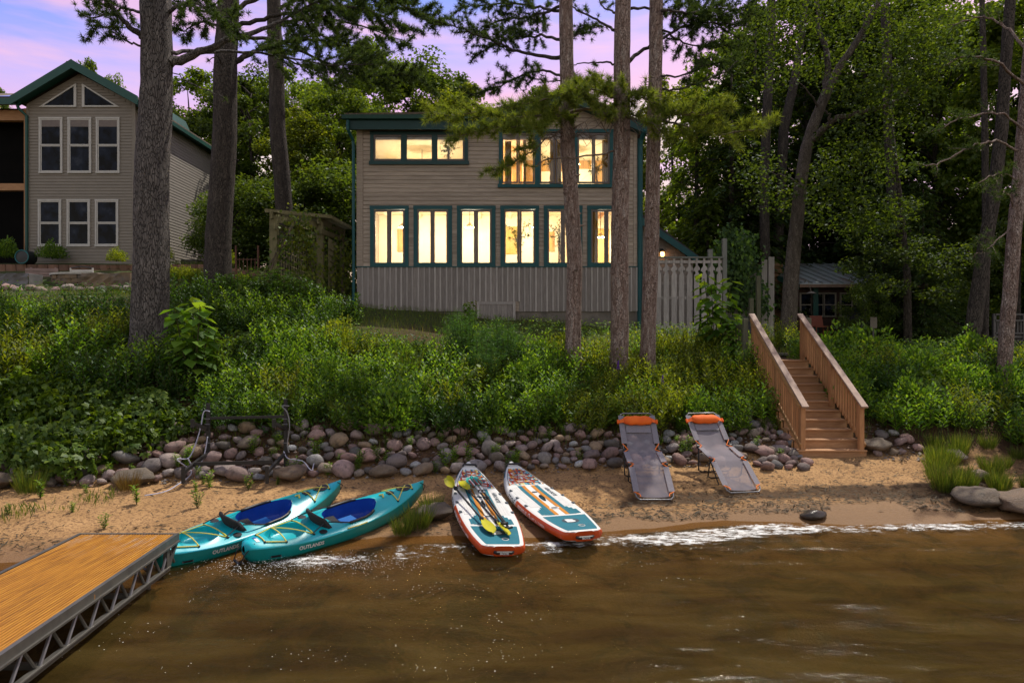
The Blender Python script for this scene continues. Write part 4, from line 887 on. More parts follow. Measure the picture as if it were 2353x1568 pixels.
def slatchair(x, y, z, w, label, mat):
    t = thing('patio_chair', label, 'chair', (x, y, z))
    for i in range(5): MB().beam((x - w / 2, y, z + .42 + i * .09), (x + w / 2, y, z + .42 + i * .09), .02, .075).build('slat', mat, t)
    for sx_ in (-1, 1): MB().bx(x + sx_ * w / 2 - .02, x + sx_ * w / 2 + .02, y - .03, y + .02, z, z + .88).build('leg', mat, t)
    MB().bx(x - w / 2, x + w / 2, y + .03, y + .5, z + .38, z + .42).build('seat', mat, t)
    MB().tube([(x - w / 2, y, z + .88), (x, y - .02, z + .93), (x + w / 2, y, z + .88)], .02, 6).build('top_rail', M['blackp'], t)
M['pinkwood'] = simple('faded_pink_wood', (.28, .19, .165), (.2, .135, .12), 4, .8)
slatchair(-15.25, 24.2, 4.62, .78, 'whitish slatted patio chair with a dark top rail behind the stone wall', M['white'])
bx_ = thing('patio_bench', 'faded pinkish wooden bench back near the tan house downspout', 'bench', (-17.0, 24.8, 4.7))
for i in range(3): MB().beam((-17.75, 24.9, 5.28 + i * .12), (-16.55, 24.9, 5.26 + i * .12), .03, .105).build('slat', M['pinkwood'], bx_)
for x in (-17.6, -16.7): MB().bx(x, x + .06, 24.92, 24.98, 4.7, 5.6).build('leg', M['pinkwood'], bx_)
tb = thing('patio_table', 'low reddish patio table and stools beside the big pine trunk', 'table', (-13.6, 24.4, 4.6))
MB().bx(-13.9, -12.9, 24.2, 24.8, 5.3, 5.34).build('table_top', M['rust'], tb); MB().bx(-13.55, -13.4, 24.4, 24.6, 4.5, 5.3).build('leg', M['rust'], tb)
MB().bx(-14.15, -13.6, 24.0, 24.2, 5.12, 5.15).build('bench_seat', M['rust'], tb); MB().bx(-14.05, -13.95, 24.05, 24.15, 4.5, 5.12).build('leg', M['rust'], tb)
hr = thing('hose_reel', 'black drum with a teal ring lying on the block wall by the tan house', 'hose reel', (-18.6, 26.2, 5.95))
MB().lathe([(.05, -.28), (.26, -.26), (.27, .2), (.24, .24), (.05, .24)], 20, (-18.55, 26.1, 6.1), 'y').build('drum', M['blackp'], hr)
MB().tube([(-18.55 + .25 * math.cos(a), 25.83, 6.1 + .25 * math.sin(a)) for a in np.linspace(0, 2 * math.pi, 24, endpoint=False)], .022, 6, closed=True).build('ring', simple('teal_plastic', (.01, .13, .14), (.01, .1, .11), 4, .5), hr)
ac = thing('air_conditioner', 'grey slatted outdoor air conditioner at the side wall of the tan house', 'air conditioner', (-14.2, 30, 5.8))
MB().bx(-14.55, -13.85, 30, 30.7, 5.7, 6.5).build('case', M['greydeck'], ac)
for i in range(12): MB().bx(-14.53 + i * .057, -14.53 + i * .057 + .02, 29.975, 29.998, 5.78, 6.42).build('slat', M['alu'], ac)
# ---------------------------------------------------------------- stones
def stone_mat(name, stops):
    n = NT(name); oi = n.n('ShaderNodeObjectInfo'); v = n.coords()
    base = n.ramp(oi.outputs['Random'], stops)
    col = n.mix(n.ramp(n.noise(v, 3.2, 5, .6), [(.38, (0, 0, 0)), (.62, (.75, .75, .75))]), base, n.mix(.5, base, (.10, .08, .07)))
    col = n.mix(n.ramp(n.noise(v, 38, 3, .6), [(.36, (.5, .5, .5)), (.48, (0, 0, 0))]), col, n.mix(.6, col, (.30, .27, .25)))
    col = n.mix(n.ramp(n.noise(v, 2.1, 6, .7), [(.30, (.7, .7, .7)), (.48, (0, 0, 0))]), col, (.045, .04, .035))
    return n.done(n.bsdf(col, .75, 0, .3, n.bump(n.noise(v, 14, 6, .7), .6, .05)))
M['stone'] = stone_mat('beach_cobble', [(0, (0.383, 0.340, 0.313)), (.12, (0.322, 0.182, 0.160)), (.25, (0.131, 0.125, 0.125)), (.38, (0.434, 0.260, 0.227)), (.5, (0.200, 0.209, 0.227)), (.62, (0.348, 0.235, 0.139)), (.74, (0.086, 0.084, 0.082)), (.86, (0.356, 0.200, 0.174)), (.94, (0.227, 0.217, 0.209)), (1, (0.600, 0.600, 0.600))])
M['boulder'] = stone_mat('brown_boulder', [(0, (.165, .105, .062)), (.5, (.125, .098, .07)), (1, (.17, .12, .08))])
import bmesh
from mathutils import noise as mn
def noise3(c, s_): return mn.noise(c + Vector((s_ * 1.7, 0, 0)))
def stone_mesh(seed, sub=2, ang=.0):
    r_ = np.random.default_rng(seed); bm = bmesh.new(); bmesh.ops.create_icosphere(bm, subdivisions=sub, radius=1)
    planes = [(Vector(r_.normal(size=3)).normalized(), .64 + .27 * r_.random()) for _ in range(10 if ang == 0 else 14)]
    sc = Vector((1, .74 + .22 * r_.random(), .58 + .2 * r_.random())); ph = r_.random(6) * 6
    for v in bm.verts:
        c = v.co.copy()
        for nrm, d in planes:
            t = c.dot(nrm) - d
            if t > 0: c -= nrm * t * (.88 if ang == 0 else .96)
        c *= 1 + .05 * math.sin(3 * c.x + ph[0]) * math.sin(3.5 * c.y + ph[1]) + .03 * math.sin(7 * c.z + ph[2])
        if ang: c *= 1 + .20 * noise3(c * 1.5, seed) + .07 * noise3(c * 4.0, seed + 5)
        v.co = Vector((c.x * sc.x, c.y * sc.y, c.z * sc.z))
    me = bpy.data.meshes.new('stone'); bm.to_mesh(me); bm.free()
    me.polygons.foreach_set('use_smooth', [True] * len(me.polygons)); return me
SM = [stone_mesh(100 + i) for i in range(9)]
for m_ in SM: m_.materials.append(M['stone'])
BM_ = [stone_mesh(200 + i, 3, 1) for i in range(4)]
for m_ in BM_: m_.materials.append(M['boulder'])
GM_ = [m_.copy() for m_ in BM_[:2]]
for m_ in GM_: m_.materials[0] = M['greystone']
def lay(me, x, y, r, parent=None, sink=.35, squash=1.0, rz=None, tilt=.25, dz=0, name='stone'):
    o = link(name, me, parent); org = ORG[parent.name] if parent is not None else Vector((0, 0, 0))
    o.location = Vector((x, y, H(x, y) + r * .62 * (1 - sink) + dz)) - org
    o.rotation_euler = (rng.uniform(-tilt, tilt), rng.uniform(-tilt, tilt), rng.uniform(0, 6.28) if rz is None else rz); o.scale = (r, r, r * squash); return o
rv = thing('rock_revetment', 'long low bank of rounded pink and grey cobbles between the beach and the green undergrowth', 'rock bank', (-2, 13.4, .5))
rv2 = thing('rock_revetment', 'cobbles spilling out under the left side of the cedar stairs', 'rock bank', (5.4, 14.2, .6))
placed = []
def place(x, y, r, par, **k):
    for (a, b, c) in placed:
        if (a - x) ** 2 + (b - y) ** 2 < (.74 * (c + r)) ** 2: return False
    placed.append((x, y, r)); lay(SM[int(rng.integers(9))], x, y, r * 1.08, par, squash=rng.uniform(.8, 1.15), tilt=.5, **k); return True
# reserve room for the large boulders first
BIG = [(-6.72, 12.15, .29, 'big flat topped brown boulder at the foot of the cobbles, left of the rack', 'boulder'), (-4.1, 12.55, .28, 'wide flat brown boulder half buried under the black rack', 'boulder'), (-2.42, 12.75, .21, 'large tan-grey boulder above the bow of the kayaks', 'boulder'),
       (-9.0, 11.85, .26, 'squat grey boulder under the leaves at the far left of the beach', 'boulder'), (-1.2, 10.75, .24, 'tan boulder beside the grass next to the left paddle board', 'boulder')]
for x, y, r, lb, _ in BIG: placed.append((x, y, r))
cnt = 0; tries = 0
while cnt < 299 and tries < 20000:
    tries += 1
    x = rng.uniform(-9.4, 4.95); b0 = float(rockbase(x)); depth_ = 1.6 if -7 < x < -1.5 else (1.4 if x < 1.5 else 1.1)
    if x < -7: depth_ = .8
    f = rng.random(); y = b0 - .12 + f * depth_
    r = (.085 + .13 * rng.random() ** 1.6) * (1.15 if x < 0 else 1.0)
    if place(x, y, r, rv, dz=.02): cnt += 1
tries = 0; c2 = 0
while c2 < 60 and tries < 3000:
    tries += 1; x = rng.uniform(3.7, 5.9); y = rng.uniform(13.3, 15.4)
    if y < 13.75 and x < 4.8: continue
    if place(x, y, rng.uniform(.08, .17), rv2): c2 += 1
rv3 = thing('rock_revetment', 'cobbles and low stones right of the cedar stairs, partly under weeds', 'rock bank', (7.9, 14.0, .6))
for i in range(26):
    place(7.55 + 1.0 * rng.random() ** 1.5, 13.95 + .9 * rng.random(), rng.uniform(.08, .16), rv3)
for i, (x, y, r, lb, nm) in enumerate(BIG):
    o = lay(BM_[i % 4], x, y, r * 1.25, None, .3, .8, rng.uniform(-.4, .4), .05, name='boulder'); tag(o, lb, 'boulder')
for i, (u, v, r, lb, mi) in enumerate(((2252, 1150, .42, 'large flat brown boulder on the sand at the right edge, by the grass', 0), (2350, 1165, .48, 'brown boulder cut by the right edge of the picture, right of the large flat one', 1),
        (1868, 1184, .21, 'wet dark rock washed by foam at the waterline', 2), (2010, 1028, .36, 'brown rounded boulder just right of the bottom stair', 3), (2245, 1095, .24, 'whitish stone in the grass behind the large flat boulder', 1), (2195, 1050, .28, 'pinkish flat stone beyond the sand at right', 0), (1795, 1035, .22, 'pale smooth stone on the sand just left of the bottom stair', 2), (1752, 1040, .26, 'flat pale stone on the sand behind the right lounger', 3))):
    dd = np.arange(8, 30, .02); xx = (u - 1176) / F * dd; k = int(np.argmax(CAMZ - (v - 784) / F * dd <= hgt(xx, dd) + .2 * r)); x, d = float(xx[k]), float(dd[k])
    me_ = BM_[mi] if i < 6 and i != 4 else SM[(i * 3) % 9]
    o = lay(me_, x, d, r, None, .42 if i != 2 else .62, .72, .2 * i - .4, .1, name='boulder'); tag(o, lb, 'boulder')
    if i == 2: o.data = o.data.copy(); o.data.materials[0] = simple('wet_dark_rock', (.05, .038, .028), (.03, .024, .02), 4, .3, .4, 20)
N = 3600; x = rng.uniform(-9.5, 8.6, N); y = rockbase(x) + rng.uniform(-.22, 1.2, N); k = ~((x > 5.7) & (x < 7.6)); x, y = x[k], y[k]; N = len(x); r = (.012 + .035 * rng.random(N) ** 2)[:, None, None]
o6 = np.array([[1, 0, 0], [0, 1, 0], [-1, 0, 0], [0, -1, 0], [0, 0, .7], [0, 0, -.7]]); jit = rng.uniform(.7, 1.3, (N, 6, 1)); an = rng.uniform(0, 6.28, N); ca, sa_ = np.cos(an), np.sin(an); G = o6[None] * jit * r
G = np.stack([G[:, :, 0] * ca[:, None] - G[:, :, 1] * sa_[:, None], G[:, :, 0] * sa_[:, None] + G[:, :, 1] * ca[:, None], G[:, :, 2]], -1) + np.stack([x, y, hgt(x, y) + .012], 1)[:, None]
T = np.array([[0, 1, 4], [1, 2, 4], [2, 3, 4], [3, 0, 4]]); T = (T[None] + 6 * np.arange(N)[:, None, None]).reshape(-1, 3)
n = NT('mixed_gravel'); g_ = n.n('ShaderNodeNewGeometry'); gm = n.done(n.bsdf(n.ramp(g_.outputs['Random Per Island'], [(0, (.18, .15, .13)), (.3, (.09, .08, .075)), (.6, (.20, .13, .11)), (1, (.26, .23, .2))]), .85, 0, .2))
o = link('gravel', npmesh('gravel', G.reshape(-1, 3), T, gm, True), None, 'stuff'); tag(o, 'small gravel filling the gaps between the beach cobbles', 'gravel')
# terrace stones by the neighbour's fire pit
tw = thing('terrace_wall', 'row of grey and blue boulders topped with big quarried slabs below the tan house terrace', 'stone wall', (-16, 23.2, 4.6))
for i in range(15):
    x = -18.2 + i * .40 + rng.uniform(-.06, .06); o = lay(SM[i % 9], x, 23.0 + rng.uniform(-.1, .1), rng.uniform(.22, .30), tw, .3, .95); o.location.z = 4.62 - ORG[tw.name].z + rng.uniform(-.05, .08)
for i in range(9):
    x = -16.2 + i * .42; o = lay(SM[(i * 4) % 9], x, 22.6, rng.uniform(.22, .3), tw, .3, .8); o.location.z = 4.28 - ORG[tw.name].z
def slab(x0, x1, y, z0, z1, mat):
    bm = bmesh.new(); bmesh.ops.create_grid(bm, x_segments=1, y_segments=1); bm.free()
    b = MB(); N = 10; rows = []
    for j in range(5):
        rows.append([(x0 + (x1 - x0) * i / N + rng.uniform(-.02, .02), y + rng.uniform(-.05, .05), z0 + (z1 - z0) * j / 4 + (rng.uniform(-.03, .02) if j == 4 else 0)) for i in range(N + 1)])
    topf = rows[-1]; rows.append([(p[0], y + .7, p[2] + .01) for p in topf]); b.grid(rows)
    for e in (0, -1): b.add([rows[0][e], rows[4][e], rows[5][e], (rows[0][e][0], y + .7, z0)], [(0, 1, 2, 3)])
    b.build('slab', mat, tw)
slab(-17.9, -16.5, 23.3, 4.72, 5.22, M['greystone']); slab(-14.65, -13.0, 23.2, 4.72, 5.22, M['limestone']); slab(-20, -17.95, 23.3, 4.7, 5.25, M['greystone'])
# ---------------------------------------------------------------- kayak rack and ropes
rk = thing('kayak_rack', 'black steel kayak rack with two uprights standing over the cobbles', 'rack', (-4.6, 12.9, .5))
dk_ = 12.9; pA = P(478, 1040, dk_); pB = P(656, 1035, dk_)
xa, xb = pA.x, pB.x; zA, zB = P(0, 926, dk_).z, P(0, 916, dk_).z
for x, zt in ((xa, zA), (xb, zB)):
    MB().bx(x - .03, x + .03, dk_ - .03, dk_ + .03, H(x, dk_) + .05, zt).build('upright', M['black'], rk, bevel=.004)
    MB().beam((x, dk_ - .03, P(0, 978, dk_).z - .05), (x, dk_ - .60, P(0, 978, dk_).z + .12), .045, .06).build('arm', M['black'], rk)
    MB().bx(x - .028, x + .028, dk_ - .66, dk_ - .60, P(0, 978, dk_).z + .05, P(0, 978, dk_).z + .2).build('arm_end', M['black'], rk)
    MB().beam((x, dk_, P(0, 1040, dk_).z), (x, dk_ - .95, .62), .05, .06).build('foot', M['black'], rk)
    MB().bx(x - .025, x + .025, dk_ - 1.0, dk_ - .95, .42, .72).build('foot_end', M['black'], rk)
    for zz in (.30, .40, -.05): MB().tube([(x - .05, dk_ - .035, P(0, 1010, dk_).z + zz), (x + .05, dk_ - .035, P(0, 1010, dk_).z + zz)], .008, 6).build('bolt', M['steel'], rk)
zc = P(0, 960, dk_).z; MB().beam((xa + .03, dk_, zc), (xb - .03, dk_, zc + .03), .035, .05).build('crossbar', M['black'], rk)
MB().beam((xa + .03, dk_ - .62, .70), (xb - .03, dk_ - .62, .735), .05, .06).build('crossbar', M['black'], rk)
def rope(pts, label, mat, r=.011):
    pts = [Vector(p) for p in pts]; sm = []
    for i in range(len(pts) - 1):
        p0, p1, p2, p3 = pts[max(i - 1, 0)], pts[i], pts[i + 1], pts[min(i + 2, len(pts) - 1)]
        for k in range(8):
            t = k / 8; sm.append(.5 * ((2 * p1) + (p2 - p0) * t + (2 * p0 - 5 * p1 + 4 * p2 - p3) * t * t + (3 * p1 - p0 - 3 * p2 + p3) * t ** 3))
    sm.append(pts[-1]); top('rope', MB().tube(sm, r, 6), mat, label, 'rope', pts[0], 'ropes tied to the kayak rack', True)
def gp(u, v, dz=.03):
    dd = np.arange(6, 45, .02); x = (u - 1176) / F * dd; z = CAMZ - (v - 784) / F * dd; k = int(np.argmax(z <= hgt(x, dd) + dz))
    return Vector((float(x[k]), float(dd[k]), H(x[k], dd[k]) + dz))
rope([(xa + .05, dk_ - .04, zA - .15), (xa - .06, dk_ - .05, zA - .16), (xa - .10, dk_ - .12, zA - .5), (xa - .18, dk_ - .35, zA - .95), (xa - .28, dk_ - .62, .78), gp(440, 1085, .12), gp(405, 1115), gp(375, 1130), gp(332, 1138)], 'long white rope running from the left rack post down across the sand', M['rope'])
rope([(xa + .01, dk_ - .045, zA - .62), (xa - .02, dk_ - .12, zA - .95), (xa - .08, dk_ - .3, zA - 1.2), (xa - .15, dk_ - .5, .78)], 'short white rope end tied halfway down the left rack post', M['rope'])
rope([(xb + .08, dk_ - .03, zB - .13), (xb - .05, dk_ - .05, zB - .13), (xb + .05, dk_ - .06, zB - .25), (xb + .10, dk_ - .08, zB - .5), (xb + .06, dk_ - .08, zB - .85), (xb + .1, dk_ - .1, zB - 1.0)], 'grey braided rope hanging from the top of the right rack post', M['greyrope'])
lp = gp(727, 1083, .04); pm = gp(695, 1060, .22)
rope([(xb - .02, dk_ - .05, zB - .98), (xb + .1, dk_ - .15, zB - 1.1), pm, gp(712, 1078, .1), lp, lp + Vector((.10, -.02, 0)), lp + Vector((.14, .06, 0)), lp + Vector((.05, .07, .01)), lp + Vector((-.06, -.03, .02)), gp(722, 1062, .16)], 'white looped rope from the right rack post ending in a knot on the sand', M['rope'])
# ---------------------------------------------------------------- sun loungers
n = NT('grey_mesh_fabric'); v = n.coords((1, 1, 1))
fabc = n.ramp(n.noise(v, 5, 4), [(.3, (.25, .225, .255)), (.7, (.20, .18, .205))])
bs = n.bsdf(fabc, .8, 0, .2, n.bump(n.noise(v, 180, 2), .2, .004)); trp = n.n('ShaderNodeBsdfTransparent'); msh = n.n('ShaderNodeMixShader'); msh.inputs[0].default_value = .70
n.l(trp.outputs[0], msh.inputs[1]); n.l(bs.outputs[0], msh.inputs[2]); M['mesh'] = n.done(msh)
M['mesh_hem'] = simple('grey_hem_fabric', (.22, .20, .225), (.18, .165, .185), 30, .85, .2, 200)
def lounger(label, foot, head, knee_f=.36, joint_f=.70):
    """local axis: y from foot (0) to head (L); built directly in world space"""
    f, h = Vector(foot), Vector(head); ax_ = Vector((h.x - f.x, h.y - f.y, 0)); L = ax_.length; ax_.normalize(); sd = Vector((ax_.y, -ax_.x, 0))
    g = lambda t: H(*(f.xy + ax_.xy * t))
    t = thing('sun_lounger', label, 'lounger', (f.x, f.y, g(0)), 'mesh sun loungers on the sand')
    W2 = .335
    prof = [(0, g(0) + .035), (.62, g(.62) + .40), (1.18, g(1.18) + .50), (1.75, g(1.75) + 1.04)]
    def pt(s_, w, dz=0):
        for (a, za), (b, zb_) in zip(prof, prof[1:]):
            if s_ <= b or b == prof[-1][0]:
                k = (s_ - a) / (b - a); z = za + (zb_ - za) * k; break
        sag = .03 * (1 - (w / W2) ** 2) * (1 if dz == 0 else 0)
        return f.xy.to_3d() + ax_ * s_ + sd * w + Vector((0, 0, z - sag + dz))
    ss = [.05, .2, .4, .59, .66, .8, 1.0, 1.15, 1.21, 1.35, 1.55, 1.71]
    b = MB(); wv = [-.80, -.5, 0, .5, .80]; b.grid([[pt(s_, W2 * w) for w in wv] for s_ in ss]); b.build('mesh_sling', M['mesh'], t, True)
    for k in (-1, 1):
        b = MB(); b.grid([[pt(s_, k * W2 * w, .0) for w in ((.78, .9, 1.03) if k > 0 else (1.03, .9, .78))] for s_ in ss if .12 < s_ < .55 or .70 <= s_ <= 1.1 or 1.25 < s_ < 1.6])
        hem = []
        for lo, hi in ((.11, .56), (.68, 1.10), (1.27, 1.70)):
            b2 = MB(); b2.grid([[pt(lo + (hi - lo) * i / 5, k * W2 * w, .017) for w in ((.76, .9, 1.02, 1.075) if k > 0 else (1.075, 1.02, .9, .76))] for i in range(6)]); b2.build('hem', M['mesh_hem'], t, True)
            MB().tube([pt(lo + (hi - lo) * i / 5, k * W2 * .77, .010) for i in range(6)], .0025, 4).build('piping', M['orange_t'], t)
        # orange edged corner cut-outs
        for lo, hi, w0 in ((.03, .11, 0), (.56, .68, 0), (1.10, 1.27, 0)):
            MB().tube([pt(lo, k * W2 * (.74 if lo < .1 else 1.0), .012), pt((lo + hi) / 2, k * W2 * .77, .012), pt(hi, k * W2 * 1.03, .012)], .010, 5).build('piping', M['orange_t'], t)
    rr = .013
    MB().tube([pt(.55, -W2, 0), pt(.12, -W2, -.0), pt(.04, -W2 * .95, 0), pt(.0, -W2 * .8, 0), pt(.0, W2 * .8, 0), pt(.04, W2 * .95, 0), pt(.12, W2, 0), pt(.55, W2, 0)], rr, 8).build('frame', M['steel'], t, True)
    for k in (-1, 1):
        MB().tube([pt(.55, k * W2), pt(.62, k * W2), pt(1.18, k * W2)], rr, 8).build('frame', M['black'], t, True)
        MB().lathe([(.02, -.025), (.035, -.02), (.035, .02), (.02, .025)], 10, tuple(pt(.62, k * W2)), 'x').build('hinge', M['blackp'], t)
        MB().lathe([(.02, -.025), (.04, -.02), (.04, .02), (.02, .025)], 10, tuple(pt(1.18, k * W2)), 'x').build('hinge', M['blackp'], t)
    MB().tube([pt(1.18, -W2), pt(1.62, -W2), pt(1.72, -W2 * .95), pt(1.76, -W2 * .8), pt(1.76, W2 * .8), pt(1.72, W2 * .95), pt(1.62, W2), pt(1.18, W2)], rr, 8).build('frame', M['steel'], t, True)
    for s_, lean, nm in ((.66, .10, 'leg'), (1.16, .0, 'leg')):
        b = MB(); q = []
        for k in (-1, 1):
            a = pt(s_, k * W2 * .98); e = f.xy.to_3d() + ax_ * (s_ + lean) + sd * k * W2 * .98; e.z = g(s_ + lean) + .02; q.append((a, e))
        b.tube([q[0][0], q[0][1] + Vector((0, 0, .03)), q[0][1] + sd * .05, q[1][1] - sd * .05, q[1][1] + Vector((0, 0, .03)), q[1][0]], .013, 7); b.build(nm, M['black'], t, True)
    a = pt(.66, -W2 * .98); MB().tube([pt(.64, -W2 * .9, -.12), pt(.64, W2 * .9, -.12)], .011, 6).build('crossbar', M['black'], t)
    for k in (-1, 1): MB().tube([pt(.66, k * W2 * .96, -.06), f.xy.to_3d() + ax_ * .34 + sd * k * W2 * .96 + Vector((0, 0, g(.34) + .03))], .011, 6).build('strut', M['black'], t)
    # head pillow with straps
    pc = pt(1.58, 0, .07); up = (pt(1.7, 0, 0.0001) - pt(1.5, 0, .0001)).normalized(); nm_ = sd.cross(up).normalized()
    if nm_.y > 0: nm_ = -nm_
    rows = []
    for i in range(15):
        w = -.275 + .55 * i / 14; e = 1 - abs(w / .275) ** 6 * .45
        rows.append([pc + sd * w + up * (.10 * math.cos(a) * e + .006 * math.sin(i * 1.3)) + nm_ * (.065 * math.sin(a) * e + .0) for a in np.linspace(0, 2 * math.pi, 14)])
    b = MB().grid(rows); b.F += [tuple(range(13))[::-1], tuple(range(14 * 14, 14 * 14 + 13))]; pil = b.build('pillow', M['orange_f'], t, True)
    for k in (-1, 1):
        c = pc + sd * k * .27; e_ = pc + sd * k * .375 - nm_ * .03
        MB().add([c - up * .06 + nm_ * .03, e_ - up * .045, e_ + up * .02, c + up * .035 + nm_ * .03], [(0, 1, 2, 3)]).build('strap', M['orange_f'], pil)
        MB().tube([e_ - up * .05, e_ + up * .03], .024, 8).build('strap', M['orange_f'], pil)
    b = MB().grid([[pt(s_, w, .012) for w in (-.24, 0, .24)] for s_ in (1.44, 1.5, 1.55)]); b.build('pillow_flap', M['mesh_hem'], t)
lounger('left of the two grey mesh sun loungers with orange pillows, nearer the paddle boards', (2.46, 11.70, 0), (2.44, 13.5, 0))
lounger('right of the two grey mesh sun loungers with orange pillows, nearer the cedar stairs', (4.10, 12.02, 0), (3.80, 13.8, 0))
# ---------------------------------------------------------------- dock
DZ = .47; da = P(195, 1228, 0); y1 = 8.62
dock = thing('floating_dock', 'wooden topped dock section with silver truss sides at the lower left', 'dock', (-4.8, 6, 0))
def dx(side, y): return (-5.46 if side < 0 else -4.235) + (y1 - y) * (.078 if side > 0 else .06)
n = NT('amber_vinyl_decking'); v = n.coords((1, 1, 1), rnd=False)
st_ = n.noise(n.coords((9, .35, 1), rnd=False), 5, 6, .65); dcol = n.ramp(st_, [(.34, (.19, .072, .005)), (.52, (.36, .15, .010)), (.70, (.44, .21, .022))])
sepd = n.n('ShaderNodeSeparateXYZ'); n.l(v, sepd.inputs[0])
wear = n.math('MULTIPLY', n.ramp(n.noise(n.coords((5, .9, 1), rnd=False), 1.7, 6, .7), [(.52, (0, 0, 0)), (.68, (1, 1, 1))]), n.ramp(n.math('MULTIPLY_ADD', sepd.outputs[1], .8, -1.3), [(0, (0, 0, 0)), (.8, (.8, .8, .8))]))
dcol = n.mix(wear, dcol, (.46, .36, .27))
M['deck'] = n.done(n.bsdf(dcol, .5, 0, .35, n.bump(st_, .15, .01)))
NR = 34; ys = np.linspace(1.2, y1, 4)
for i in range(NR):
    f0, f1 = i / NR, (i + 1) / NR; b = MB(); rows = []
    for y in (1.2, y1 - .02):
        a, c = dx(-1, y) + .03, dx(1, y) - .03; w = c - a
        x0, x1 = a + w * f0 + .002, a + w * f1 - .002
        rows.append([(x0, y, DZ - .02), (x0 + .003, y, DZ), (x0 + .013, y, DZ + .003), (x1 - .013, y, DZ + .003), (x1 - .003, y, DZ), (x1, y, DZ - .02)])
    b.grid(rows); b.add(rows[0], [(0, 1, 2, 3, 4, 5)]); b.add(rows[1], [(5, 4, 3, 2, 1, 0)]); b.build('deck_slat', M['deck'], dock)
for sd_ in (-1, 1):
    o = .028 * sd_
    MB().beam((dx(sd_, 1.2), 1.2, DZ - .045), (dx(sd_, y1), y1, DZ - .045), .045, .105).build('side_channel', M['alu'], dock)
    MB().beam((dx(sd_, 1.2) + o * .5, 1.2, DZ - .085), (dx(sd_, y1) + o * .5, y1, DZ - .085), .065, .018).build('side_lip', M['alu'], dock)
    MB().beam((dx(sd_, 1.2), 1.2, DZ - .345), (dx(sd_, y1 - .25), y1 - .25, DZ - .345), .05, .05).build('bottom_chord', M['alu'], dock)
    MB().tube([(dx(sd_, 1.2) + o, 1.2, DZ - .325), (dx(sd_, y1 - .25) + o, y1 - .25, DZ - .325)], .012, 6).build('chord_rib', M['alu'], dock)
    y = 1.4; k = 0
    while y < y1 - .4:
        MB().tube([(dx(sd_, y), y, DZ - .33), (dx(sd_, y + .17), y + .17, DZ - .10)], .016, 7).build('brace', M['steel'], dock)
        MB().tube([(dx(sd_, y + .17) - .01 * sd_, y + .19, DZ - .10), (dx(sd_, y + .34) - .01 * sd_, y + .36, DZ - .33)], .016, 7).build('brace', M['alu'], dock)
        y += .40
    MB().bx(dx(sd_, y1 - .3) - .025, dx(sd_, y1 - .3) + .025, y1 - .33, y1 - .27, DZ - .37, DZ - .09).build('end_post', M['alu'], dock)
    MB().beam((dx(sd_, y1), y1 - .02, DZ - .1), (dx(sd_, y1 - .28), y1 - .28, DZ - .34), .045, .04).build('end_brace', M['alu'], dock)
MB().bx(dx(-1, y1) - .022, dx(1, y1) + .022, y1 - .02, y1 + .025, DZ - .1, DZ + .008).build('end_channel', M['alu'], dock)
for y in (2.6, 4.2, 5.8, 7.4): MB().bx(dx(-1, y) + .03, dx(1, y) - .03, y, y + .05, DZ - .36, DZ - .31).build('cross_tube', M['alu'], dock)
for y in (1.9, 3.1, 4.3, 5.5, 6.7, 7.9): MB().bx(dx(-1, y) + .03, dx(1, y) - .03, y, y + .04, DZ - .08, DZ - .022).build('joist', M['alu'], dock)
for y in (5.3, 7.95):
    for sd_ in (-1, 1):
        b = MB(); b.tube([(dx(sd_, y) - .05 * sd_, y, -.9), (dx(sd_, y) - .05 * sd_, y, DZ - .08)], .024, 8); b.build('leg', M['alu'], dock)
tv, tf, tw_ = text_geo('3', .06)
b = MB(); b.add([(dx(1, 6.62) + .0235 - (q.x) * .078, 6.62 + q.x, DZ - .068 + q.y) for q in tv], tf); b.build('number', simple('orange_number', (.6, .26, .04), None, 5), dock)
# ---------------------------------------------------------------- kayaks
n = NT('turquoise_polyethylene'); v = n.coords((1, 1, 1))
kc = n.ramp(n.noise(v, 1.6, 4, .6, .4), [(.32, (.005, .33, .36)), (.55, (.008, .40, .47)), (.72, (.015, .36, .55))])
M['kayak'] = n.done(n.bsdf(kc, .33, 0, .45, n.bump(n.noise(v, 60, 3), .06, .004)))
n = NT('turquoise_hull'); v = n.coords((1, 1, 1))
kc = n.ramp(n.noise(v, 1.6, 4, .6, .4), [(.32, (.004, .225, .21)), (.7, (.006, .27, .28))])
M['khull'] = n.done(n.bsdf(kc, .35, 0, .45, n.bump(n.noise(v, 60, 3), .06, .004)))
M['kblue'] = simple('deep_blue_polyethylene', (.008, .065, .42), (.006, .045, .33), 2, .4)
M['yellow_cord'] = simple('yellow_bungee', (.62, .55, .03), (.58, .50, .16), 5, .6)
M['decal'] = simple('white_decal', (.72, .72, .70), (.6, .6, .6), 12, .5)
M['blue_decal'] = simple('blue_decal', (.03, .12, .35), None, 5, .5)
KL = 3.15
def kB(t): return .375 * max(0.0, (1 - (max(0, t - .46) / .545) ** 2.1)) * (1 - (max(0, .42 - t) / .46) ** 2.3 * .86) if t > .0 else .10
def ksheer(t): return .275 + .12 * max(0, (t - .5) / .5) ** 2 + .05 * max(0, (.45 - t) / .45) ** 2
def kkeel(t): return .20 * max(0, (t - .78) / .22) ** 2 + .13 * max(0, (.10 - t) / .10) ** 2
def kcrown(t): return .055 + .045 * max(0, min(1, (t - .45) / .25)) * (1 - max(0, (t - .8) / .2)) 
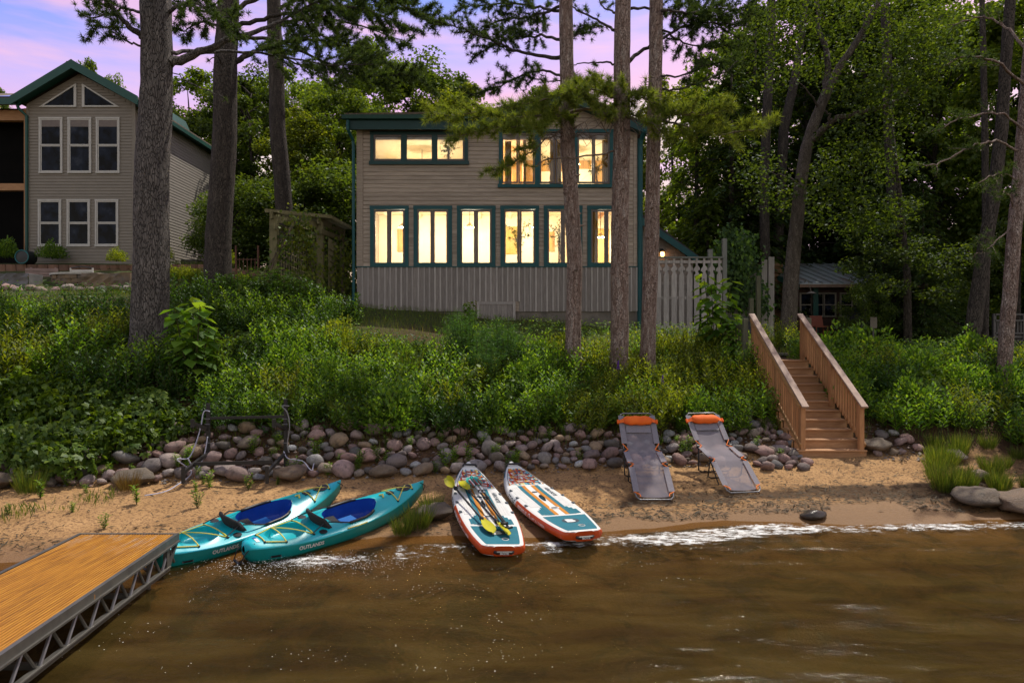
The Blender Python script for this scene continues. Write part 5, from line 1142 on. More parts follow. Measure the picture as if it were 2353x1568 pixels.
def kwell(t):
    """half width, depth, blue?"""
    if .395 < t < .675:
        k = (t - .395) / .28; return .275 * min(1, (k * (1 - k) * 4.0 / .75) ** .45 if k * (1 - k) > 0 else 0) * (1 - .30 * max(0, (k - .6) / .4)), .25, True
    if .10 < t < .285:
        k = (t - .10) / .185; return .245 * min(1, max(0, k * (1 - k) * 4.0) ** .5) * (.72 + .28 * k), .10, False
    return 0, 0, False
def ktop(t, s):
    """deck point at lateral fraction s (-1..1) of half beam"""
    return Vector((t * KL, s * kB(t), ksheer(t) + kcrown(t) * (1 - s * s)))
def kside(t, f):
    """hull side on the right (-y), f 0 chine .. 1 sheer"""
    B = kB(t); zk = kkeel(t); zs = ksheer(t); z0 = zk + .45 * (zs - zk)
    return Vector((t * KL, -(B * (.97 + .03 * f)) - .004, z0 + (zs - .025 - z0) * f))
def make_kayak(label):
    t0 = thing('kayak', label, 'kayak', (0, 0, 0), 'turquoise kayaks pulled up on the shore')
    ts = sorted(set([round(x, 4) for x in list(np.linspace(0.0, 1, 61)) + [.004, .012, .1005, .103, .108, .278, .2845, .3955, .398, .403, .41, .667, .672, .6745]]))
    hull = []; deck = {1: [], -1: []}; well = []
    for t in ts:
        B = max(kB(t), .0); zk, zs, cr_ = kkeel(t), ksheer(t), kcrown(t); x = t * KL
        e = math.sqrt(min(1, t / .02)) if t < .02 else 1; B *= .35 + .65 * e; zk += (1 - e) * .06; zs -= (1 - e) * .05
        hp = [(B, zs - .012), (B * .99, zs - .04), (B * .965, zk + .45 * (zs - zk)), (B * .80, zk + .14 * (zs - zk)), (B * .45, zk + .03), (0, zk)]
        hull.append([(x, y, z) for y, z in hp] + [(x, -y, z) for y, z in hp[-2::-1]])
        yc, dp, bl = kwell(t); dz = lambda y: zs + cr_ * (1 - (y / B) ** 2 if B > 1e-4 else 0)
        yc = min(yc, B * .9)
        row = []
        for f in (1, .985, .9, .75, .5, .25, .1, 0): 
            y = yc + (B - yc) * f; row.append((y, (zs - .012) if f == 1 else dz(y) + (.012 * (1 - f) ** 4 if yc > .02 else 0)))
        for sgn in (1, -1): deck[sgn].append([(x, sgn * y, z) for y, z in (row if sgn == 1 else row)])
        dp_ = dp * min(1, (yc / .12) ** .7) if yc > 0 else 0
        base = dz(yc); wl_ = [(yc, base + (.012 if yc > .02 else 0)), (yc * .985, base - dp_ * .45), (yc * .93, base - dp_ * .85), (yc * .8, base - dp_), (0, base - dp_)]
        well.append(([(x, y, z) for y, z in wl_] + [(x, -y, z) for y, z in wl_[-2::-1]], bl, yc > 0))
    b = MB().grid([r[::-1] for r in hull]); b.F.append(tuple(range(len(hull[0])))); b.build('hull', M['khull'], t0, True)
    b = MB(); b.grid(deck[1]); b.grid([r[::-1] for r in deck[-1]])
    wd = MB(); wb = MB()
    for a, c in zip(well, well[1:]):
        tgt = wb if (a[1] or c[1]) else b
        if (a[2] or c[2]): tgt.grid([a[0], c[0]])
    b.F = [f for f in b.F]; b.build('deck', M['kayak'], t0, True); wb.build('cockpit', M['kblue'], t0, True)
    # coaming pads, seat, hatch, fittings
    for s in (1, -1):
        pts = [Vector((t * KL, s * kwell(t)[0] * 1.03, ktop(t, s * kwell(t)[0] / kB(t)).z + .016)) for t in np.linspace(.47, .62, 8)]
        MB().tube(pts, .022, 7).build('cockpit_pad', M['blackp'], t0, True)
    x0 = .405 * KL
    rows = []
    for i in range(9):
        a = -1 + 2 * i / 8; rows.append([Vector((x0 - .08 + .10 * (a * a) - .20 * k_, a * .25 * (1 - .15 * k_ ** 2), .18 + .36 * k_ - .07 * a * a * k_)) + Vector((th, 0, .3 * th)) for k_, th in ((0, 0), (.5, 0), (.92, 0), (1, -.02), (.92, -.045), (.5, -.05), (0, -.05))])
    b = MB().grid(rows); b.F += [tuple(range(7))[::-1], tuple(range(56, 63))]; b.build('seat_back', M['blackf'], t0, True)
    b = MB().grid([[(x0 - .10 + .36 * i / 6, -.19 + .38 * j / 6, .175 + .02 * math.sin(i / 6 * 3.14) + .03 * ((j - 3) / 3) ** 2 + .01 * i / 6) for j in range(7)] for i in range(7)]); b.build('seat_pad', M['blackf'], t0, True)
    MB().bx(x0 + .28, x0 + .56, -.16, .16, .10, .165).build('seat_box', simple('bright_blue_plastic', (.01, .13, .42), (.01, .10, .36), 3, .4), t0, bevel=.02)
    for s in (1, -1):
        MB().tube([(x0 - .12, s * .21, .40), (x0 - .02, s * .26, .39), (x0 + .20, s * .285, ktop(.46, .8).z + .03)], .011, 6).build('seat_strap', M['blackp'], t0)
        MB().tube([(x0 - .15, s * .20, .42), (x0 - .42, s * .26, ktop(.27, .7).z + .02)], .007, 6).build('seat_strap', M['blackp'], t0)
        c = ktop(.33, s * .72); b = MB(); b.lathe([(.028, .0), (.055, .0), (.058, .008), (.028, .010)], 14, (c.x, c.y, c.z + .002)); b.build('rod_holder', M['blackp'], t0)
        MB().lathe([(.002, .0), (.027, .0), (.024, .003), (.002, .003)], 12, (c.x, c.y, c.z + .004)).build('rod_hole_shade', M['dark_screen'], t0)  # dark disc, the shade inside the hole put into its colour
    c = ktop(.865, 0); ov = []
    ring = [(c.x + .14 * math.cos(a), .085 * math.sin(a), ktop((c.x + .14 * math.cos(a)) / KL, .085 * math.sin(a) / max(kB((c.x + .14 * math.cos(a)) / KL), .01)).z + .004) for a in np.linspace(0, 6.283, 24, endpoint=False)]
    MB().prism(ring, (0, 0, .012)).build('hatch', M['blackp'], t0)
    c = ktop(.775, 0); MB().bx(c.x - .05, c.x + .05, -.045, .045, c.z - .01, c.z + .012).build('paddle_rest', M['blackp'], t0)
    c = ktop(.72, 0); MB().tube([(c.x, -.05, c.z + .005), (c.x + .03, 0, c.z + .03), (c.x, .05, c.z + .005)], .014, 6).build('grip', M['yellow_cord'], t0)
    def cord(pl, nm='bungee'):
        pts = []
        for (ta, sa), (tb_, sb) in zip(pl, pl[1:]):
            pa, pb = ktop(ta, sa), ktop(tb_, sb); m = 5
            for i in range(m + 1):
                p = pa.lerp(pb, i / m); zt = ktop(p.x / KL, max(-1, min(1, p.y / max(kB(p.x / KL), .01)))).z
                pts.append(Vector((p.x, p.y, max(p.z, zt) + .012)))
        MB().tube(pts, .0085, 6).build(nm, M['yellow_cord'], t0)
    cord([(.075, .55), (.075, -.55)]); cord([(.075, -.55), (.155, -.80)]); cord([(.075, .55), (.16, .75)]); cord([(.16, .75), (.285, -.72)]); cord([(.155, -.80), (.165, .77)]); cord([(.285, -.72), (.275, .72)]); cord([(.16, .75), (.275, .72)])
    cord([(.775, .80), (.775, -.80)]); cord([(.775, .80), (.90, -.62)]); cord([(.775, -.80), (.90, .62)]); cord([(.90, -.62), (.915, .60)])
    cord([(.44, -.96), (.50, -1.0), (.55, -1.0)])
    for ta, sa in ((.075, .55), (.075, -.55), (.155, -.80), (.16, .75), (.285, -.72), (.275, .72), (.775, .8), (.775, -.8), (.90, -.62), (.90, .62)):
        c = ktop(ta, sa); MB().lathe([(.016, 0), (.018, .012), (.008, .02)], 8, tuple(c)).build('cord_eye', M['blackp'], t0)
    # end toggles
    for t_, nm in ((.0, 'carry_handle'), (1.0, 'carry_handle')):
        if t_ == 0: pl = [ktop(.035, .5), Vector((-.04, .09, .24)), Vector((-.085, .08, .12)), Vector((-.085, -.08, .12)), Vector((-.04, -.09, .24)), ktop(.035, -.5)]
        else: pl = [ktop(.97, .4), Vector((KL + .02, .03, .36)), Vector((KL + .02, 0, .26)), Vector((KL + .02, -.03, .36)), ktop(.97, -.4)]
        MB().tube(pl, .008, 6).build(nm, M['blackp'], t0)
    MB().tube([(-.085, .07, .12), (-.085, -.07, .12)] if True else [], .018, 8).build('grip', M['blackp'], t0)
    # lettering on the right-hand side, decals
    vs, fs, w = text_geo('OUTLANDS', 1, 0, .03)
    ta, tb_, hgt_ = .20, .315, .4; sc = (tb_ - ta) / w; b = MB()
    b.add([kside(ta + q.x * sc, .44 + q.y * .60) + Vector((0, -.003, 0)) for q in vs], fs); b.build('lettering', M['decal'], t0)
    b = MB(); b.grid([[kside(t_, f) + Vector((0, -.006, 0)) for f in (.15, .36)] for t_ in np.linspace(.085, .125, 5)]); b.build('nameplate', M['blackp'], t0)
    for t_ in (.086, .124): c = kside(t_, .25); MB().lathe([(.008, -.012), (.008, -.006)], 8, (c.x, c.y, c.z), 'y').build('screw', M['steel'], t0)
    for (ya, yb_, mm) in ((-.40, .05, 'decal'), (.05, .35, 'blue_decal')):
        b = MB(); b.grid([[ktop(t_, s_) + Vector((0, 0, .004)) for s_ in np.linspace(ya, yb_, 4)] for t_ in (.045, .06)]); b.build('sticker', M[mm], t0)
    return t0
k1 = make_kayak('left of the two turquoise kayaks, its stern touching the corner of the wooden dock'); k2 = make_kayak('right of the two turquoise kayaks, nearer the white paddle boards, its stern in the wash')
def put(o, stern, bow, roll=0):
    a, b = Vector(stern), Vector(bow); d = b - a; o.location = a
    o.rotation_euler = Euler((R(roll), -math.atan2(d.z, d.xy.length), math.atan2(d.y, d.x)), 'XYZ')
put(k1, (-4.62, 8.76, -.10), (-2.85, 11.45, .19), 13); put(k2, (-3.55, 9.0, -.09), (-1.47, 11.45, .18), 13)
# ---------------------------------------------------------------- paddle boards
M['bwhite'] = simple('white_drop_stitch', (.68, .68, .66), (.60, .60, .59), 3, .45, .05, 60)
M['borange'] = simple('orange_rail', (.55, .075, .012), (.46, .055, .010), 2.5, .35)
M['bblue'] = simple('blue_rail', (.05, .14, .22), (.04, .11, .18), 2, .45)
M['pad_teal'] = simple('teal_foam_pad', (.006, .145, .20), (.005, .12, .17), 4, .8, .5, 130)
M['pad_orange'] = simple('amber_foam_stripe', (.52, .21, .012), (.44, .15, .010), 3, .8, .3, 130)
M['pad_white'] = simple('white_foam_pad', (.62, .62, .60), (.55, .55, .54), 5, .85, .3, 130)
M['ink'] = simple('dark_navy_print', (.015, .04, .065), None, 4, .6)
n = NT('camouflage_foam_print'); v = n.coords((7, 30, 1), rnd=True)
vo = n.n('ShaderNodeTexVoronoi', distance='CHEBYCHEV'); vo.inputs['Scale'].default_value = 1.0; n.l(v, vo.inputs['Vector'])
sepc = n.n('ShaderNodeSeparateColor'); n.l(vo.outputs['Color'], sepc.inputs[0])
camo = n.ramp(sepc.outputs[0], [(0, (.60, .60, .58)), (.40, (.01, .16, .24)), (.64, (.45, .05, .02)), (.76, (.60, .24, .02)), (.85, (.12, .36, .42)), (.93, (.62, .5, .2))], True)
M['camo'] = n.done(n.bsdf(camo, .8, 0, .3))
M['valve'] = simple('valve_plastic', (.45, .46, .45), (.3, .3, .3), 9, .4)
BL, BT = 3.22, .145
def bw_(t): 
    w = .46 * (1 - (max(0, t - .45) / .56) ** 2.35) ** .72 if t < 1 else 0
    w *= 1 - .34 * (max(0, .42 - t) / .42) ** 2.0
    if t < .035: w *= (1 - ((.035 - t) / .035) ** 2.6) ** .45 if t > 0 else .55
    return max(w, .004)
def brock(t): return .22 * max(0, (t - .62) / .38) ** 2.0 + .02 * max(0, (.2 - t) / .2) ** 2
def btop(x, y, dz=0): t = x / BL; return Vector((x, y, brock(t) + BT + dz))
def make_board(label):
    t0 = thing('paddle_board', label, 'paddle board', (0, 0, 0), 'white and orange inflatable paddle boards')
    ts = [0, .004, .010, .018, .027, .036] + list(np.linspace(.05, .9, 36)) + [.92, .94, .955, .97, .98, .988, .994, .998, 1.0]
    rr = BT / 2; rows = []
    for t in ts:
        w = bw_(t); r = min(rr, w * .9); x = t * BL; z0 = brock(t); sec = [(0, BT), (max(w - rr, 0) * .6, BT)]
        for a in np.linspace(90, -90, 11): sec.append((max(w - r, 0) + r * math.cos(R(a)), rr + rr * math.sin(R(a))))
        sec += [(max(w - rr, 0) * .6, 0), (0, 0)]; rows.append([(x, y, z + z0) for y, z in sec])
    tops, orange, bot, front = MB(), MB(), MB(), {1: MB(), -1: MB()}; white = {1: MB(), -1: MB()}
    for i in range(len(ts) - 1):
        for s in (1, -1):
            A = [(x, s * y, z) for x, y, z in rows[i]]; B_ = [(x, s * y, z) for x, y, z in rows[i + 1]]
            if s > 0: A, B_ = A[::-1], B_[::-1]
            nn = len(A); seq = list(range(nn - 1))
            def strip(mb, lo, hi): mb.grid([A[lo:hi + 1], B_[lo:hi + 1]])
            # top part index 0..4 (top + upper rail), rail 4..11, bottom rest  (mirrored when reversed)
            def rng_(a, b): return (nn - 1 - b, nn - 1 - a) if s > 0 else (a, b)
            strip(tops, *rng_(0, 4)); strip(orange if ts[i] < .50 else (front[s] if ts[i] > .84 else white[s]), *rng_(4, 10)); strip(bot, *rng_(10, nn - 1))
    b = MB(); r0 = rows[0]; b.add([(x, y, z) for x, y, z in r0] + [(x, -y, z) for x, y, z in r0[::-1]], [tuple(range(2 * len(r0)))])
    tops.build('deck', M['bwhite'], t0, True); orange.add(b.V, b.F); orange.build('rail', M['borange'], t0, True); [white[s].build('rail', M['bwhite'], t0, True) for s in (1, -1)]
    [front[s].build('nose_rail', M['bblue'], t0, True) for s in (1, -1)]; bot.build('bottom', M['bwhite'], t0, True)
    def band(nm, x0, x1, fa, fb, mat, lift=.004, m=14):
        b = MB(); xs = np.linspace(x0, x1, m); sub = [0, .25, .5, .75, 1]
        b.grid([[btop(x, fa(x) + (fb(x) - fa(x)) * k, lift) for k in sub] for x in xs])
        for fn in (fa, fb): b.grid([[btop(x, fn(x), lift), btop(x, fn(x), .0005)] for x in xs])
        for x in (x0, x1): b.grid([[btop(x, fa(x) + (fb(x) - fa(x)) * k, lift) for k in sub], [btop(x, fa(x) + (fb(x) - fa(x)) * k, .0005) for k in sub]])
        return b.build(nm, M[mat], t0)
    inset = lambda x, e=.085: max(.02, bw_(x / BL) - e)
    rp = lambda x: min(inset(x), .25 + .5 * max(0, x - .07))
    band('tail_pad', .075, .74, lambda x: -rp(x), lambda x: rp(x), 'pad_teal')
    band('deck_stripe', .80, 2.32, lambda x: .055, lambda x: .118, 'pad_orange', .0045); band('deck_stripe', .80, 2.32, lambda x: -.118, lambda x: -.055, 'pad_orange', .0045)
    band('deck_stripe', .80, 2.32, lambda x: .122, lambda x: .188, 'pad_teal', .0045); band('deck_stripe', .80, 2.32, lambda x: -.188, lambda x: -.122, 'pad_teal', .0045)
    for s in (1, -1):
        for j in range(3):
            y0 = .192 + j * .045; lim = 1.16 - j * .07
            band('wing_pad', .80 + .01 * j, lim, lambda x: s * y0, lambda x: s * min(y0 + .041, inset(x, .075)), 'pad_teal', .0045, 5)
        for j in range(4):
            y0 = .195 + j * .042
            band('side_pad', 1.20, 2.28 - j * .02, lambda x: s * min(y0, inset(x, .065) - .001), lambda x: s * min(y0 + .039, inset(x, .065)), 'pad_white', .0035, 12)
    for a, c in ((2.36, 2.54), (2.55, 2.74), (2.75, 2.98)):
        band('nose_pad', a, c, lambda x: -inset(x, .075), lambda x: inset(x, .075), 'camo', .0045, 7)
        for s in (1, -1): band('pad_edge', a, c, lambda x: s * (inset(x, .075) + .001), lambda x: s * (inset(x, .075) + .009), 'ink', .005, 7)
    red = simple('red_bungee', (.42, .05, .025), (.35, .04, .02), 5, .6) if 'redb' not in M else M['redb']; M['redb'] = red
    zz = [(2.40, .9), (2.50, -.95), (2.62, .95), (2.74, -.95), (2.86, .9), (2.93, -.85)]; 
    for flip in (1, -1):
        pts = []
        for (xa_, ya_), (xb_, yb_) in zip(zz, zz[1:]):
            for k in range(6): 
                x = xa_ + (xb_ - xa_) * k / 6; y = (ya_ + (yb_ - ya_) * k / 6) * flip * inset((xa_ + xb_) / 2, .07); pts.append(btop(x, y, .013))
        MB().tube(pts, .006, 5).build('bungee', red, t0)
    for s in (1, -1): MB().tube([btop(2.40 + .06 * k, s * .13 - .02 * k * s, .014) for k in range(8)], .004, 5).build('bungee', M['decal'], t0)
    # logos and lettering
    el = lambda cx_, ry, rx, lift: [btop(cx_ + rx * math.cos(a), ry * math.sin(a), lift) for a in np.linspace(0, 6.283, 28, endpoint=False)]
    MB().add(el(.50, .135, .098, .0055), [tuple(range(28))]).build('logo_disc', M['ink'], t0)
    vs, fs, w = text_geo('B', .155, 0, .012)
    b = MB(); hB = .11; b.add([btop(.445 + q.y * 1.0, -(q.x - w / 2) * 1.5, .007) for q in vs], fs); b.build('logo', M['decal'], t0)
    MB().lathe([(.004, 0), (.052, 0), (.052, .010), (.040, .012), (.036, .006), (.004, .006)], 20, (.255, -.07, BT + .005)).build('valve', M['valve'], t0)
    MB().lathe([(.053, 0), (.062, 0), (.062, .006), (.053, .006)], 20, (.255, -.07, BT + .005)).build('valve_ring', simple('valve_teal', (.02, .25, .22), None, 4, .5) if 'vt' not in M else M['vt'], t0)
    def lab(txt, size, x, y, mat, nm, rot=0, bold=.01, shear=0):
        vs, fs, w = text_geo(txt, size, shear, bold); b = MB(); c, s_ = math.cos(rot), math.sin(rot)
        b.add([btop(x + (q.x * c - q.y * s_), y + (q.x * s_ + q.y * c), .0055) for q in vs], fs); b.build(nm, M[mat], t0)
    lab('AERO BOTE', .085, 2.17, -.245, 'ink', 'lettering', R(180), .004)
    MB().add([btop(1.98 + .035 * math.cos(a), .05 * math.sin(a), .0055) for a in np.linspace(0, 6.283, 20, endpoint=False)], [tuple(range(20))]).build('badge', M['ink'], t0)
    lab('BOTE', .03, 1.97, .035, 'decal', 'lettering', R(-90), .001); lab('BOTE', .09, 2.66, .11, 'decal', 'lettering', R(-90), .004)
    MB().tube([btop(1.50, 0, .006), btop(1.56, 0, .032), btop(1.70, 0, .032), btop(1.76, 0, .006)], .014, 7).build('carry_handle', M['blackp'], t0)
    MB().add(el(1.62, .032, .14, .0052), [tuple(range(28))]).build('handle_base', M['pad_teal'], t0)
    MB().add([btop(1.12 + .05 * math.cos(a), .085 * math.sin(a), .0058) for a in np.linspace(0, 6.283, 24, endpoint=False)], [tuple(range(24))]).build('badge', M['decal'], t0)
    MB().add([btop(1.12 + .03 * math.cos(a), .06 * math.sin(a), .0064) for a in np.linspace(0, 6.283, 24, endpoint=False)], [tuple(range(24))]).build('badge', M['ink'], t0)
    def side(txt, x0, x1, za, hh, mat, bold=.02, s=-1):
        vs, fs, w = text_geo(txt, 1, 0, bold); k = (x1 - x0) / w; b = MB()
        def sp(x, z):
            dzc = (z - rr) / rr; y = bw_(x / BL) - rr + rr * math.sqrt(max(0, 1 - dzc * dzc)) + .003; return Vector((x, s * y, z + brock(x / BL)))
        f_ = (lambda q: x1 - q.x * k) if s < 0 else (lambda q: x0 + q.x * k)
        if s < 0: f_ = lambda q: x1 - q.x * k
        b.add([sp(f_(q), za + q.y * hh) for q in vs], fs); b.build('lettering', M[mat], t0)
    for s in (1, -1):
        side('EASYRIDER', 1.14, 1.54, .040, .085, 'decal', .035, s); side('AERO ULTRA', .52, .98, .050, .055, 'decal', .01, s); side('BOTE', 1.68, 2.08, .035, .12, 'ink', .0, s)
        side('0', .99, 1.08, .03, .12, 'decal', .0, s)
        for x in (1.30, 1.72, 2.12):
            c = btop(x, s * (bw_(x / BL) - .055), .003); MB().bx(c.x - .035, c.x + .035, c.y - .022, c.y + .022, c.z, c.z + .006).build('ring_patch', M['ink'], t0)
            MB().tube([(c.x - .02, c.y, c.z + .006), (c.x, c.y + .012 * s, c.z + .02), (c.x + .02, c.y, c.z + .006)], .005, 5).build('ring', M['steel'], t0)
    # tail handle, nose handle, fin
    MB().tube([(-.004, -.13, .085), (-.03, -.10, .085), (-.03, .10, .085), (-.004, .13, .085)], .022, 7).build('tail_handle', M['blackp'], t0)
    vs, fs, w = text_geo('BOTE', .05, 0, .002); b = MB(); b.add([(-.054, -(q.x - w / 2), .068 + q.y * .8) for q in vs], fs); b.build('lettering', M['decal'], t0)
    c = btop(3.06, 0, .0); MB().tube([btop(3.08, -.13, .0), btop(3.09, -.10, .03), btop(3.09, .10, .03), btop(3.08, .13, .0)], .018, 7).build('nose_handle', M['blackp'], t0)
    MB().prism([(.22, -.006, .0), (.44, -.006, .0), (.36, -.006, -.12), (.22, -.006, -.22), (.17, -.006, -.22), (.22, -.006, -.12)], (0, .012, 0)).build('fin', M['blackp'], t0)
    return t0
b1_ = make_board('left white and orange paddle board, with the yellow and teal paddles lying on it'); b2_ = make_board('right white and orange paddle board, empty, beside the loungers')
put(b1_, (-.12, 9.22, -.02), (-.82, 12.36, .38), 4); put(b2_, (1.02, 9.62, .07), (-.02, 12.62, .32), 1)
# ---------------------------------------------------------------- paddles on the left board
bpy.context.view_layer.update()
MW = Matrix.Translation(b1_.location) @ b1_.rotation_euler.to_matrix().to_4x4()
M['yblade'] = simple('yellow_paddle_blade', (.52, .49, .03), (.44, .41, .02), 3, .25)
M['tblade'] = simple('teal_paddle_blade', (.02, .30, .27), (.015, .25, .23), 3, .3)
M['redstripe'] = simple('red_stripe', (.38, .03, .02), None, 3, .4)
M['ferrule'] = simple('pale_ferrule', (.35, .37, .42), (.25, .27, .31), 4, .35)
def blade(mb, c, d, up, L, Wd, scoop=.03, n_=10, skew=0):
    sd = d.cross(up).normalized(); up = sd.cross(d).normalized(); rows = []
    for i in range(n_ + 1):
        k = i / n_; w = Wd / 2 * (math.sin(math.pi * min(1, (k * .86 + .07))) ** .62) * (.78 + .3 * k); w *= 1 if k < .96 else .75
        row = []
        for a in (-1, -.5, 0, .5, 1): row.append(c + d * L * k + sd * (a * w + skew * w * .15) + up * (scoop * 4 * k * (1 - k) * .0 + scoop * (a * a) + .012 * (1 - abs(a)) * (1 - k)))
        rows.append(row)
    under = [[p - up * .010 for p in r] for r in rows]
    mb.grid(rows); mb.grid([r[::-1] for r in under]); m = n_ + 1
    for e in (0, 4): mb.grid([[r[e], q[e]] for r, q in zip(rows, under)])
    mb.grid([rows[0], under[0]]); mb.grid([rows[-1], under[-1]])
def wpt(x, y, dz): return MW @ btop(x, y, dz)
UP = (MW.to_3x3() @ Vector((0, 0, 1))).normalized()
def kpaddle(p, q, label, tw):
    d = (q - p).normalized(); t = thing('kayak_paddle', label, 'paddle', p.lerp(q, .5)); L = (q - p).length
    a, b = p + d * .42, q - d * .42
    MB().tube([a, b], .0155, 9).build('shaft', M['blackp'], t, True)
    for f in (.04, .93): MB().tube([a.lerp(b, f), a.lerp(b, f + .03)], .032, 10).build('drip_ring', M['blackp'], t, True)
    MB().tube([a.lerp(b, .49), a.lerp(b, .56)], .0185, 9).build('ferrule', M['black'], t, True)
    sd = d.cross(UP)
    for c, dd, w in ((a, -d, tw[0]), (b, d, tw[1])):
        mb = MB(); blade(mb, c - dd * .02, dd, (UP * math.cos(w) + sd * math.sin(w)).normalized(), .43, .17, .022); mb.build('blade', M['yblade'], t, True)
kpaddle(wpt(2.50, .49, .11), wpt(.36, .075, .05), 'long black kayak paddle whose yellow blade sticks out past the left edge of the board', (.9, .15))
kpaddle(wpt(2.50, .24, .05), wpt(.27, -.115, .06), 'black double bladed paddle with a big yellow blade lying flat near the board nose', (.1, -.45))
def spaddle(p, q, label, off):
    d = (q - p).normalized(); t = thing('stand_up_paddle', label, 'paddle', p.lerp(q, .5)); a = p + d * .44
    MB().tube([a, q], .0165, 9).build('shaft', M['blackp'], t, True); MB().tube([a, a + d * .30], .0205, 9).build('collar', M['ferrule'], t, True)
    for f in (.2, .48): MB().tube([a + d * (.0 + f), a + d * (f + .05)], .026, 9).build('clamp', M['blackp'], t, True)
    sd = d.cross(UP).normalized(); w = (UP * .9 + sd * off).normalized()
    mb = MB(); blade(mb, a, -d, w, .45, .19, .02); bl = mb.build('blade', M['tblade'], t, True)
    sdb = (-d).cross(w).normalized(); wu = sdb.cross(-d).normalized()
    for k, (o, mm) in enumerate(((-.034, 'redstripe'), (-.012, 'decal'), (.012, 'black'), (.034, 'redstripe'))):
        MB().beam(a - d * .02 + sdb * o + wu * .022, a - d * (.36 - .03 * abs(k - 1.5)) + sdb * o * 1.1 + wu * .013, .019, .006, wu).build('stripe', M[mm], bl)
    MB().tube([q - sd * .055, q + d * .02, q + sd * .055], .019, 8).build('grip', M['blackp'], t, True)
spaddle(wpt(2.58, .085, .075), wpt(.62, -.12, .10), 'left teal bladed stand up paddle with red and white stripes lying on the board', .25)
spaddle(wpt(2.62, .005, .07), wpt(.56, -.175, .06), 'right teal bladed stand up paddle with red and white stripes lying on the board', -.2)
# ---------------------------------------------------------------- trees
def rough_trunk(pts, rad, n_=28, seg=.16, amp=.05):
    """trunk following pts with radii rad, resampled, bark relief in the silhouette"""
    pts = [Vector(p) for p in pts]; cum = [0]
    for a, b in zip(pts, pts[1:]): cum.append(cum[-1] + (b - a).length)
    m = max(6, int(cum[-1] / seg)); b = MB(); s0 = rng.random() * 50; rows = []
    for i in range(m + 1):
        s_ = cum[-1] * i / m; c = Vector([np.interp(s_, cum, [p[k] for p in pts]) for k in range(3)]); r = float(np.interp(s_, cum, rad))
        c += Vector((.06 * r * math.sin(s_ * 1.3 + s0), .06 * r * math.cos(s_ * 1.1 + s0), 0))
        an = np.linspace(0, 2 * math.pi, n_, endpoint=False)
        q = r * (1 + amp * 2 * vnoise(an * 3.0 + s0, s_ * 1.1 + s0, 5) + amp * 2.2 * vnoise(an * n_ / 4.5, s_ * 3.4, 8))
        q[-1] = (q[-2] + q[0]) / 2
        rows.append([(c.x + q[k] * math.cos(an[k]), c.y + q[k] * math.sin(an[k]), c.z) for k in range(n_)] )
    for r in rows: r.append(r[0])
    return b.grid(rows)
def tufts(centers, dirs, k, L, w, spread=.75):
    """radiating needle tufts: k thin triangles each"""
    c = np.repeat(np.asarray(centers, float), k, 0); d = np.repeat(np.asarray(dirs, float), k, 0); N = len(c)
    u = unit(N); dd = d * (1 - spread) * 1.5 + u * spread; dd /= np.linalg.norm(dd, axis=1, keepdims=True) + 1e-9
    sd = np.cross(dd, unit(N)); sd /= np.linalg.norm(sd, axis=1, keepdims=True) + 1e-9
    l = rng.uniform(.65, 1.1, (N, 1)) * L; off = rng.random((N, 1)) * .35 * L
    c = c - d * off
    V = np.stack([c - sd * w / 2, c + sd * w / 2, c + dd * l], 1).reshape(-1, 3); return V, np.arange(N * 3).reshape(N, 3)
class Pine:
    def __init__(s): s.wood = MB(); s.c = []; s.d = []
    def limb(s, pts, r0, r1=.012, side=.9, step=.22, start=.25, dens=1.0, tuft_step=.10, droop=.0, flat=.5, bare=0.0):
        pts = [Vector(p) for p in pts]; sm = []
        for i in range(len(pts) - 1):
            p0, p1, p2, p3 = pts[max(i - 1, 0)], pts[i], pts[i + 1], pts[min(i + 2, len(pts) - 1)]
            for k in range(6):
                t = k / 6; sm.append(.5 * ((2 * p1) + (p2 - p0) * t + (2 * p0 - 5 * p1 + 4 * p2 - p3) * t * t + (3 * p1 - p0 - 3 * p2 + p3) * t ** 3))
        sm.append(pts[-1]); m = len(sm)
        for i in range(1, m): sm[i] += Vector(rng.normal(size=3) * .02)
        s.wood.tube(sm, [r0 + (r1 - r0) * (i / (m - 1)) ** .8 for i in range(m)], 7)
        cum = [0]
        for a, b in zip(sm, sm[1:]): cum.append(cum[-1] + (b - a).length)
        tot = cum[-1]; q = tot * start; sg = 1
        while q < tot:
            c = Vector([np.interp(q, cum, [p[k] for p in sm]) for k in range(3)]); i = min(m - 2, int(np.searchsorted(cum, q))); ax_ = (sm[min(i + 1, m - 1)] - sm[max(i - 1, 0)]).normalized()
            if rng.random() < dens:
                sdv = ax_.cross(Vector((0, 0, 1))).normalized() * sg
                up = Vector((0, 0, 1)); dv = (ax_ * rng.uniform(.5, 1.0) + sdv * rng.uniform(.4, 1.0) + up * rng.normal() * flat * .8 - up * droop).normalized()
                ln = side * rng.uniform(.45, 1.1) * (1.05 - .6 * q / tot); 
                tw = [c + dv * ln * k + Vector(rng.normal(size=3) * .02) + up * (.10 * k * k * ln) for k in (0, .33, .66, 1)]
                s.wood.tube(tw, [.010, .008, .006, .004], 4, False)
                if rng.random() > bare:
                    t = .3
                    while t <= 1.0:
                        b_ = tw[0].lerp(tw[-1], t); s.c.append(tuple(b_)); s.d.append(tuple((dv + up * .35).normalized()))
                        if rng.random() < .65:
                            e = (dv + Vector(rng.normal(size=3) * .7)).normalized(); e_ = b_ + e * rng.uniform(.08, .22); s.c.append(tuple(e_)); s.d.append(tuple((e + up * .3).normalized()))
                        t += tuft_step / max(ln, .1)
            sg = -sg; q += step * rng.uniform(.6, 1.4)
        s.c.append(tuple(sm[-1])); s.d.append(tuple((sm[-1] - sm[-2]).normalized()))
